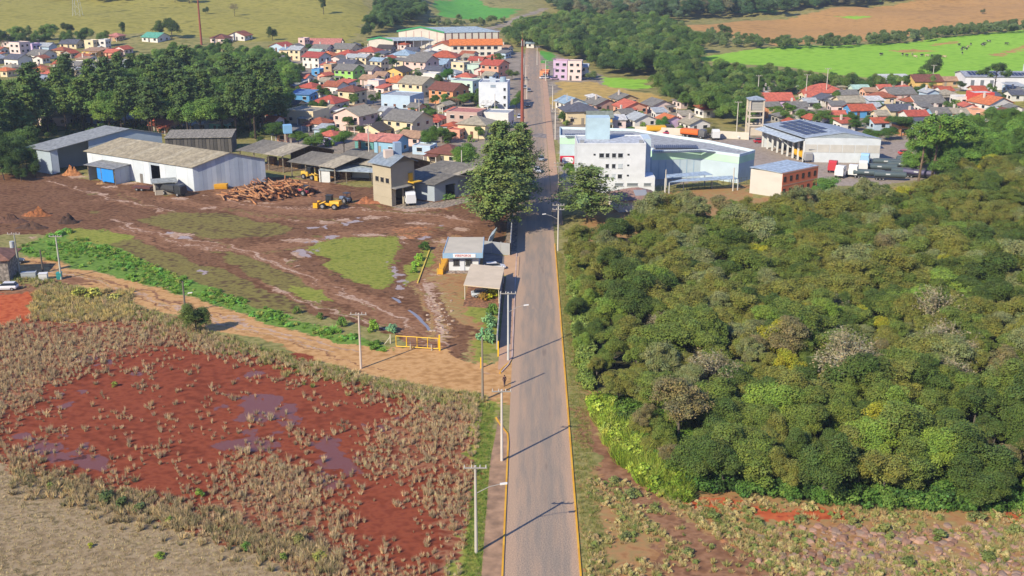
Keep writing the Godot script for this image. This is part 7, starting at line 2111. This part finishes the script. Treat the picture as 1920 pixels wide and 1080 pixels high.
func tractor_unit(label: String, where: Vector3, turn: float, hex: String, group := "") -> void:
	var t := thing("truck_cab", label, "truck", where, turn, group)
	part("cab", body_loft([[0.2, 1.15, 0.8, 1.22, 2.0, 1.1, 3.3], [1.9, 1.18, 0.8, 1.22, 2.0, 1.12, 3.4], [2.5, 1.15, 0.8, 1.2, 1.9, 1.0, 2.9]]), mat(hex, 0.4, ""), t)
	part("windscreen", MB.new().box(Vector3(2.26, 1.9, 0), Vector3(0.36, 0.9, 2.0)), glass_mat(), t)
	part("side_window", MB.new().box(Vector3(1.5, 1.9, 0), Vector3(0.8, 0.7, 2.46)), glass_mat(), t)
	part("chassis", MB.new().box(Vector3(-1.0, 0.75, 0), Vector3(5.0, 0.3, 0.9)), mat("#2b2b2c", 0.8, ""), t)
	for x in [1.5, -1.3, -2.6]:
		for z in [-1.0, 1.0]:
			wheel(t, Vector3(x, 0.5, z), 0.5, 0.35)

func tanker(label: String, where: Vector3, turn: float, hex: String, group := "") -> void:
	var t := thing("tank_trailer", label, "trailer", where, turn, group)
	t.scale = Vector3.ONE * 0.66
	var m := MB.new()
	var n := 16
	for k in n:
		var a := TAU * k / n; var b := TAU * (k + 1) / n
		var pa := Vector3(0, 2.4 + 1.15 * sin(a), 1.25 * cos(a)); var pb := Vector3(0, 2.4 + 1.15 * sin(b), 1.25 * cos(b))
		m.q(pa + Vector3(6, 0, 0), pa - Vector3(6, 0, 0), pb - Vector3(6, 0, 0), pb + Vector3(6, 0, 0))
		for e in [1.0, -1.0]:
			var c := Vector3(e * 6.45, 2.4, 0); var ia := Vector3(e * 6.0, 0, 0)
			if e > 0: m.tri(pa + ia, pb + ia, c)
			else: m.tri(pb + ia, pa + ia, c)
	part("tank", m, mat(hex, 0.45, "wall"), t)
	part("chassis", MB.new().box(Vector3(0, 0.95, 0), Vector3(11.5, 0.3, 1.1)), mat("#2b2b2c", 0.8, ""), t)
	part("catwalk", MB.new().box(Vector3(0, 3.56, 0), Vector3(10.0, 0.06, 0.6)), mat("#6b7072", 0.7, ""), t)
	part("emblem", MB.new().box(Vector3(-1.0, 2.4, 1.26), Vector3(1.7, 0.5, 0.04)), mat("#b5babb", 0.6, ""), t)
	part("fender", MB.new().box(Vector3(-3.9, 1.05, 0), Vector3(3.9, 0.12, 2.5)), mat("#3a3d3f", 0.8, ""), t)
	for x in [-2.6, -3.9, -5.2]:
		for z in [-1.0, 1.0]:
			wheel(t, Vector3(x, 0.5, z), 0.5, 0.35)

func loader(label: String, where: Vector3, turn: float, hex: String) -> void:
	var t := thing("wheel_loader", label, "loader", where, turn)
	var y := mat(hex, 0.55, "wall")
	part("engine_body", body_loft([[-2.9, 0.85, 0.9, 0.95, 1.5, 0.8, 2.0], [-0.6, 0.9, 0.8, 0.95, 1.5, 0.85, 2.1], [-0.4, 0.6, 0.9, 0.7, 1.4, 0.6, 1.9]]), y, t)
	part("front_frame", MB.new().box(Vector3(0.7, 0.8, 0), Vector3(1.8, 0.7, 0.9)), y, t)
	var cab := part("cab", body_loft([[-0.9, 0.7, 1.7, 0.72, 2.3, 0.62, 3.2], [0.5, 0.7, 1.6, 0.7, 2.3, 0.6, 3.2]]), mat("#22262a", 0.3, ""), t)
	part("cab_roof", MB.new().box(Vector3(-0.2, 3.2, 0), Vector3(1.7, 0.12, 1.5)), mat("#2c2c2c", 0.7, ""), cab)
	for z in [-0.55, 0.55]:
		part("lift_arm", MB.new().tube(Vector3(0.7, 1.7, z), Vector3(2.6, 0.9, z), 0.16, 0.13, 6), y, t)
	var m := MB.new()
	for s in [-1.35, 1.25]:
		m.box(Vector3(2.95, 0.25, s + 0.05), Vector3(1.1, 1.2, 0.08))
	m.box(Vector3(2.5, 0.25, 0), Vector3(0.1, 1.3, 2.7)); m.box(Vector3(3.0, 0.22, 0), Vector3(1.2, 0.1, 2.7))
	part("bucket", m, y, t)
	for x in [-1.8, 1.2]:
		for z in [-1.0, 1.0]:
			wheel(t, Vector3(x, 0.72, z), 0.72, 0.5)

func tractor(label: String, where: Vector3, turn: float, hex: String) -> void:
	var t := thing("farm_tractor", label, "tractor", where, turn)
	part("bonnet", body_loft([[0.1, 0.42, 0.8, 0.45, 1.2, 0.36, 1.55], [1.7, 0.38, 0.8, 0.4, 1.1, 0.3, 1.4]]), mat(hex, 0.5, "wall"), t)
	part("canopy", MB.new().box(Vector3(-0.8, 2.5, 0), Vector3(1.6, 0.1, 1.4)), mat("#3c4148", 0.7, ""), t)
	for x in [-1.4, -0.2]:
		for z in [-0.6, 0.6]:
			part("strut", MB.new().box(Vector3(x, 1.1, z), Vector3(0.07, 1.4, 0.07)), mat("#3c4148", 0.7, ""), t)
	part("seat_deck", MB.new().box(Vector3(-0.8, 0.7, 0), Vector3(1.6, 0.5, 0.9)), mat(hex, 0.5, "wall"), t)
	for z in [-0.8, 0.8]:
		wheel(t, Vector3(-0.8, 0.75, z), 0.75, 0.4)
		wheel(t, Vector3(1.35, 0.42, z * 0.85), 0.42, 0.28)

func build_vehicles() -> void:
	var fwd := PI / 2                                   # along the road, away from the camera
	car("white car driving down the asphalt road past the conifers", at(1008, 323), -fwd + 0.1, "#c9cccf")
	car("silver car in the tree shade on the asphalt road", at(1015, 301), -fwd, "#8f959b")
	car("white car standing behind the beige carport", at(928, 505), 0.15, "#d2d3d4", "", true)
	car("silver car parked under the beige carport", at(905, 556), 0.1, "#aeb7bd")
	car("white hatchback parked in front of the left edge house", at(12, 543), PI + 0.1, "#cdcfd1", "", true)
	car("dark car parked on the dirt road beyond the left edge house", at(26, 494), 0.3, "#2e3238")
	car("dark red car parked beside the water tower", at(1425, 268), 0.1, "#a01f28")
	car("pinkish red car between the tipper trucks", at(1254, 252), 0.2, "#a8344e")
	car("white car parked before the water tower", at(1393, 260), 0.2, "#c6c8c6")
	car("bright red car behind the depot near the araucarias", at(1697, 290), 0.1, "#b83a2c")
	for a in [[890, 213, "#c9c9c6", "white car on the grassy parking plot of the white block"], [910, 214, "#3c4250", "dark blue car on the grassy parking plot of the white block"], [921, 213, "#8a8fa0", "grey-blue car on the grassy parking plot of the white block"], [945, 215, "#2c2d30", "black car on the grassy parking plot of the white block"]]:
		car(a[3], at(a[0], a[1]), 0.2, a[2])
	for a in [[986, 150, "#30343a"], [984, 166, "#8f8f8c"], [990, 200, "#2b2d33"], [974, 222, "#b5b8bd"], [992, 172, "#6b6d70"]]:
		car({"#30343a": "charcoal", "#8f8f8c": "light grey", "#2b2d33": "black", "#b5b8bd": "silver white", "#6b6d70": "mid grey"}[a[2]] + " car parked at the kerb of the far road beside the town", at(a[0], a[1]), -fwd, a[2])
	for a in [[1020, 148, "#c0c2c4", "white car parked by the pink building"], [1028, 147, "#38507a", "blue car parked by the pink building"], [1040, 150, "#a58a9c", "mauve car parked by the pink building"]]:
		car(a[3], at(a[0], a[1]), 0.4, a[2])
	tipper("tipper truck with bright yellow tray in the market lot", at(1236, 251), 0.1, "#dca51a", "#3a3a3c")
	tipper("tipper truck with orange tray standing askew in the market lot", at(1300, 258), -0.6, "#d86a28", "#5c5c5e")
	tractor_unit("white truck facing forward in the market lot", at(1340, 261), -fwd, "#c9cbcb")
	tipper("truck with yellow tank body at the depot's open side", at(1504, 300), -fwd + 0.2, "#dba81c", "#8f8f90")
	for k in 3:
		tractor_unit("white truck cab in the row before the tank trailers", at([1578, 1600, 1616][k], [332, 330, 322][k]), -2.2 + 0.2 * k, "#cfcfcc", "white cabs by the tank trailers")
	tractor_unit("pale blue truck cab behind the tank trailers", at(1622, 308), -2.0, "#8fb5d0")
	tractor_unit("red roofed truck cab at the annex gate", at(1562, 322), -2.0, "#b0343a")
	for a in [[1628, 334], [1668, 338], [1700, 331], [1652, 323], [1692, 318], [1664, 313], [1708, 308]]:
		tanker("dark green tank trailer parked in the yard beside the araucarias", at(a[0], a[1]), -0.2, "#4a585b", "dark tank trailers in the truck yard")
	tanker("violet-grey tank trailer at the end of the row", at(1722, 334), -0.5, "#4c4866")
	loader("yellow wheel loader working beside the chip heap", at(617, 391), PI - 0.25, "#dba51a")
	loader("yellow loader parked under the open timber shed", at(584, 336), -0.6, "#c9a437")
	tractor("red tractor with dark canopy at the foot of the log pile", at(568, 366), 2.6, "#b8404a")
	tractor("dark blue-grey tractor behind the wheel loader", at(647, 380), 2.4, "#64748c")
	tipper("dark truck beside the small canopy", at(322, 365), -0.5, "#3b3f42", "#2c3033")
	tractor_unit("white truck in the bay of the concrete tower", at(768, 383), -1.3, "#cfd2d4")
	var sk := thing("yellow_skip", "small yellow skip at the foot of the sawmill hall", "skip", at(415, 354))
	part("bin", body_loft([[-1.6, 0.6, 0.1, 0.8, 0.7, 0.9, 1.3], [1.6, 0.6, 0.1, 0.8, 0.7, 0.9, 1.3]]), mat("#cf9a24", 0.7, "wall"), sk)
	var rr := thing("log_trailer", "low rust red trailer before the lean-to", "trailer", at(268, 357), -0.2)
	part("bed", MB.new().box(Vector3(0, 0.6, 0), Vector3(5.0, 0.5, 1.9)), mat("#5d3530", 0.8, "wall"), rr)
	for x in [-1.2, 0.2]:
		for z in [-0.9, 0.9]:
			wheel(rr, Vector3(x, 0.4, z), 0.4, 0.25)
	# left edge: house corner, bins
	var o := at(19, 529)
	var t := thing("corner_house", "grey rendered house corner with red-brown roof at the dirt road", "house", o)
	var u := Vector3(-9, 0, 1.2); var v := Vector3(-1.0, 0, -7)
	part("wall", walls_mesh(u, v, 4.4, 0.0, true), mat("#a39a90", 0.95, "soil"), t)
	hip_roof(t, u, v, 4.4, 1.6, mat("#8a6250", 0.9, "roof"))
	opening(t, "window", u * 0.3 + Vector3(0, 2.6, 0), u, -v, 1.4, 1.0, glass_mat(), mat("#c9c4bc", 0.8, ""))
	for a in [[55, 522, "#9fa5a6", 2.6, "pale grey covered crate beside the left edge house"], [82, 524, "#d0d0cc", 1.5, "white bin on the grass by the dirt road"], [112, 523, "#2f8f86", 0.9, "small green bin at the foot of the leaning pole"]]:
		var b := thing("waste_bin", a[4], "bin", at(a[0], a[1]), 0.2)
		part("body", body_loft([[-a[3] / 2, 0.5, 0.0, 0.6, 0.7, 0.6, 1.2], [a[3] / 2, 0.5, 0.0, 0.6, 0.7, 0.6, 1.2]]), mat(a[2], 0.7, "wall"), b)
		part("lid", MB.new().box(Vector3(0, 1.2, 0), Vector3(a[3] + 0.1, 0.08, 1.3)), mat(a[2], 0.6, "wall"), b)

# ------------------------------------------------------------------ living things: a smooth body round a skeleton of tapered bones
func skin(bones: Array, cell: float, blend: float, paint: Callable) -> ArrayMesh:
	var lo := Vector3.ONE * 1e9; var hi := -lo
	for b in bones:
		var r: float = maxf(b[2], b[3]) + blend + cell * 2
		lo = lo.min((b[0] as Vector3).min(b[1]) - Vector3.ONE * r); hi = hi.max((b[0] as Vector3).max(b[1]) + Vector3.ONE * r)
	var n := Vector3i(((hi - lo) / cell).ceil()) + Vector3i.ONE
	var d := PackedFloat32Array()
	d.resize(n.x * n.y * n.z)
	var dist := func(p: Vector3) -> float:
		var best := 0.0
		for b in bones:
			var a: Vector3 = b[0]; var ab: Vector3 = b[1] - a
			var t := clampf((p - a).dot(ab) / maxf(ab.length_squared(), 1e-6), 0, 1)
			best += exp(-(p.distance_to(a + ab * t) - lerpf(b[2], b[3], t)) / blend)
		return -blend * log(maxf(best, 1e-20))
	var i := 0
	for z in n.z:
		for y in n.y:
			for x in n.x:
				d[i] = dist.call(lo + Vector3(x, y, z) * cell)
				i += 1
	var sx := 1; var sy := n.x; var sz := n.x * n.y
	var vid := {}
	var v := PackedVector3Array(); var nn := PackedVector3Array(); var cc := PackedColorArray(); var ix := PackedInt32Array()
	for z in n.z - 1:
		for y in n.y - 1:
			for x in n.x - 1:
				var c := x + y * sy + z * sz
				var p := Vector3.ZERO; var cnt := 0
				for e in [[0, sx, Vector3(0, 0, 0), Vector3(1, 0, 0)], [sy, sy + sx, Vector3(0, 1, 0), Vector3(1, 0, 0)], [sz, sz + sx, Vector3(0, 0, 1), Vector3(1, 0, 0)], [sy + sz, sx + sy + sz, Vector3(0, 1, 1), Vector3(1, 0, 0)], [0, sy, Vector3(0, 0, 0), Vector3(0, 1, 0)], [sx, sx + sy, Vector3(1, 0, 0), Vector3(0, 1, 0)], [sz, sz + sy, Vector3(0, 0, 1), Vector3(0, 1, 0)], [sx + sz, sx + sy + sz, Vector3(1, 0, 1), Vector3(0, 1, 0)], [0, sz, Vector3(0, 0, 0), Vector3(0, 0, 1)], [sx, sx + sz, Vector3(1, 0, 0), Vector3(0, 0, 1)], [sy, sy + sz, Vector3(0, 1, 0), Vector3(0, 0, 1)], [sx + sy, sx + sy + sz, Vector3(1, 1, 0), Vector3(0, 0, 1)]]:
					var a := d[c + e[0]]; var b := d[c + e[1]]
					if (a < 0) != (b < 0):
						p += e[2] + e[3] * (a / (a - b)); cnt += 1
				if cnt == 0:
					continue
				var w := lo + (Vector3(x, y, z) + p / cnt) * cell
				vid[c] = v.size()
				v.append(w)
				var h := cell * 0.5
				nn.append(Vector3(dist.call(w + Vector3(h, 0, 0)) - dist.call(w - Vector3(h, 0, 0)), dist.call(w + Vector3(0, h, 0)) - dist.call(w - Vector3(0, h, 0)), dist.call(w + Vector3(0, 0, h)) - dist.call(w - Vector3(0, 0, h))).normalized())
				cc.append(paint.call(w))
	for z in range(1, n.z - 1):
		for y in range(1, n.y - 1):
			for x in range(1, n.x - 1):
				var c := x + y * sy + z * sz
				for e in [[sx, sy, sz], [sy, sz, sx], [sz, sx, sy]]:
					var a := d[c] < 0; var b := d[c + e[0]] < 0
					if a == b:
						continue
					var q := [c, c - e[1], c - e[1] - e[2], c - e[2]]
					if b:
						q.reverse()
					ix.append_array([vid[q[0]], vid[q[2]], vid[q[1]], vid[q[0]], vid[q[3]], vid[q[2]]])
	var arr := []
	arr.resize(Mesh.ARRAY_MAX)
	arr[Mesh.ARRAY_VERTEX] = v; arr[Mesh.ARRAY_NORMAL] = nn; arr[Mesh.ARRAY_COLOR] = cc; arr[Mesh.ARRAY_INDEX] = ix
	var m := ArrayMesh.new()
	m.add_surface_from_arrays(Mesh.PRIMITIVE_TRIANGLES, arr)
	return m

func build_life() -> void:
	var cm := StandardMaterial3D.new()
	cm.vertex_color_use_as_albedo = true; cm.roughness = 0.85
	# a walker in dark clothes, seen from behind
	var B := []
	var bone := func(a: Vector3, b: Vector3, r0: float, r1: float): B.append([a, b, r0, r1])
	bone.call(Vector3(0, 0.95, 0), Vector3(0, 1.38, 0.01), 0.125, 0.15)          # trunk
	bone.call(Vector3(-0.15, 1.4, 0), Vector3(0.15, 1.4, 0), 0.075, 0.075)       # shoulders
	bone.call(Vector3(0, 1.42, 0), Vector3(0, 1.54, -0.01), 0.05, 0.05)          # neck
	bone.call(Vector3(0, 1.6, -0.01), Vector3(0, 1.66, -0.01), 0.085, 0.09)      # head
	bone.call(Vector3(0, 1.58, -0.1), Vector3(0, 1.6, -0.11), 0.02, 0.018)       # nose
	for s in [-1.0, 1.0]:
		bone.call(Vector3(s * 0.19, 1.38, 0), Vector3(s * 0.25, 1.1, 0.03 * s), 0.055, 0.045)
		bone.call(Vector3(s * 0.25, 1.1, 0.03 * s), Vector3(s * 0.24, 0.86, -0.08), 0.042, 0.032)
		bone.call(Vector3(s * 0.24, 0.86, -0.08), Vector3(s * 0.23, 0.76, -0.11), 0.035, 0.022)
		bone.call(Vector3(s * 0.09, 0.93, 0), Vector3(s * 0.1, 0.5, -0.1 * s), 0.095, 0.065)
		bone.call(Vector3(s * 0.1, 0.5, -0.1 * s), Vector3(s * 0.1, 0.09, 0.02 - 0.16 * s), 0.06, 0.042)
		bone.call(Vector3(s * 0.1, 0.05, 0.03 - 0.16 * s), Vector3(s * 0.11, 0.04, -0.14 - 0.16 * s), 0.045, 0.035)
	var walker := skin(B, 0.028, 0.022, func(p: Vector3) -> Color:
		if p.y > 1.62 or (p.y > 1.52 and p.z > 0.0): return Color(0.02, 0.015, 0.012)
		if p.y > 1.47: return Color(0.3, 0.17, 0.11)
		if p.y < 0.08: return Color(0.03, 0.03, 0.03)
		if absf(p.x) > 0.19 and p.y < 1.0: return Color(0.3, 0.17, 0.11)
		return Color(0.045, 0.02, 0.03) if p.y > 0.92 else Color(0.05, 0.03, 0.045))
	var t := thing("person", "person in dark clothes walking across the road junction", "person", at(946, 724), 0.3)
	part("body", walker, cm, t)
	# cattle on the bright green field
	B = []
	bone = func(a: Vector3, b: Vector3, r0: float, r1: float): B.append([a, b, r0, r1])
	bone.call(Vector3(-0.75, 1.1, 0), Vector3(0.1, 1.02, 0), 0.3, 0.36)
	bone.call(Vector3(0.1, 1.02, 0), Vector3(0.65, 1.08, 0), 0.36, 0.34)
	bone.call(Vector3(0.75, 1.15, 0), Vector3(1.2, 1.15, 0), 0.22, 0.14)
	bone.call(Vector3(1.2, 1.12, 0), Vector3(1.55, 0.92, 0), 0.14, 0.085)
	bone.call(Vector3(-1.02, 1.25, 0), Vector3(-1.1, 0.55, 0), 0.04, 0.03)
	for s in [-1.0, 1.0]:
		bone.call(Vector3(1.18, 1.24, 0.08 * s), Vector3(1.14, 1.27, 0.26 * s), 0.04, 0.03)
		bone.call(Vector3(0.6, 0.95, 0.2 * s), Vector3(0.62 + 0.06 * s, 0.48, 0.2 * s), 0.13, 0.07)
		bone.call(Vector3(0.62 + 0.06 * s, 0.48, 0.2 * s), Vector3(0.62 + 0.06 * s, 0.03, 0.2 * s), 0.065, 0.06)
		bone.call(Vector3(-0.72, 1.0, 0.2 * s), Vector3(-0.62, 0.68, 0.2 * s), 0.2, 0.11)
		bone.call(Vector3(-0.62, 0.68, 0.2 * s), Vector3(-0.86, 0.42, 0.2 * s), 0.1, 0.065)
		bone.call(Vector3(-0.86, 0.42, 0.2 * s), Vector3(-0.82, 0.03, 0.2 * s), 0.06, 0.06)
	var hide := FastNoiseLite.new(); hide.frequency = 1.1; hide.seed = 4
	var dark := skin(B, 0.075, 0.05, func(p: Vector3) -> Color: return Color(0.02, 0.018, 0.016) if hide.get_noise_3dv(p) > -0.35 else Color(0.5, 0.48, 0.44))
	var tan := skin(B, 0.075, 0.05, func(p: Vector3) -> Color: return Color(0.36, 0.24, 0.14) if hide.get_noise_3dv(p) > -0.25 else Color(0.6, 0.55, 0.48))
	var r := seeded(8)
	for a in [[1653, 104], [1692, 104], [1700, 106], [1710, 104], [1716, 109], [1728, 106], [1738, 107], [1747, 107], [1760, 108], [1770, 109], [1798, 86], [1803, 95], [1806, 92], [1812, 94], [1815, 90], [1820, 85], [1842, 85], [1843, 87], [1846, 84], [1854, 80], [1887, 84], [1804, 102], [1650, 104]]:
		var k := r.randf() < 0.65
		var c := thing("cow", ("dark cow" if k else "tan cow") + " grazing on the bright green field", "cow", at(a[0], a[1]), r.randf() * TAU, "dark cattle on the green field" if k else "tan cattle on the green field")
		part("body", dark if k else tan, cm, c)

# ------------------------------------------------------------------ the scene
func _ready() -> void:
	rng.seed = 2024
	hills_noise.seed = 3; hills_noise.frequency = 0.006; hills_noise.fractal_octaves = 3
	var cam := Camera3D.new()
	cam.name = "camera"
	add_child(cam)
	cam.position = Vector3(0, EYE, 0)
	cam.rotation_degrees = Vector3(-PITCH, 0, 0)
	cam.fov = rad_to_deg(2.0 * atan(540.0 / FOCAL))
	cam.near = 1.0
	cam.far = 9000.0
	cam.current = true
	var env := Environment.new()
	var sky := Sky.new()
	var sm := ProceduralSkyMaterial.new()
	sm.sky_top_color = Color(0.24, 0.44, 0.78)
	sm.sky_horizon_color = Color(0.78, 0.82, 0.87)
	sm.sky_curve = 0.2
	sm.ground_bottom_color = Color(0.2, 0.18, 0.13)
	sm.ground_horizon_color = Color(0.55, 0.6, 0.62)
	sm.sun_angle_max = 1.0
	sky.sky_material = sm
	env.background_mode = Environment.BG_SKY
	env.sky = sky
	env.background_energy_multiplier = 0.85
	env.tonemap_mode = Environment.TONE_MAPPER_LINEAR
	env.tonemap_exposure = 1.53
	env.sdfgi_enabled = true; env.ssao_enabled = true; env.ssil_enabled = true
	env.fog_enabled = true
	env.fog_density = 0.00013
	env.fog_light_color = Color(0.72, 0.78, 0.86)
	var we := WorldEnvironment.new()
	we.name = "surroundings"
	we.environment = env
	add_child(we)
	var sun := DirectionalLight3D.new()
	sun.name = "sun"
	add_child(sun)
	sun.light_energy = 1.6
	sun.light_angular_distance = 0.5
	sun.light_color = Color(1.0, 0.95, 0.86)
	sun.shadow_enabled = true
	var away := Vector3(0.665, 0, -0.747) * cos(deg_to_rad(35.0)) + Vector3(0, -sin(deg_to_rad(35.0)), 0)
	sun.look_at_from_position(Vector3(0, 200, 0), Vector3(0, 200, 0) + away, Vector3.UP)

	var t0 := Time.get_ticks_msec()
	build_ground(); print("ground ", Time.get_ticks_msec() - t0)
	build_roads(); print("roads ", Time.get_ticks_msec() - t0)
	build_sawmill(); print("sawmill ", Time.get_ticks_msec() - t0)
	build_market(); print("market ", Time.get_ticks_msec() - t0)
	build_houses(); print("houses ", Time.get_ticks_msec() - t0)
	build_gatehouse()
	make_kinds(); print("kinds ", Time.get_ticks_msec() - t0)
	build_near_wood()
	build_far_woods()
	build_yard_trees(); print("trees ", Time.get_ticks_msec() - t0)
	build_grass(); print("grass ", Time.get_ticks_msec() - t0)
	build_poles()
	build_vehicles(); print("vehicles ", Time.get_ticks_msec() - t0)
	build_life(); print("life ", Time.get_ticks_msec() - t0)
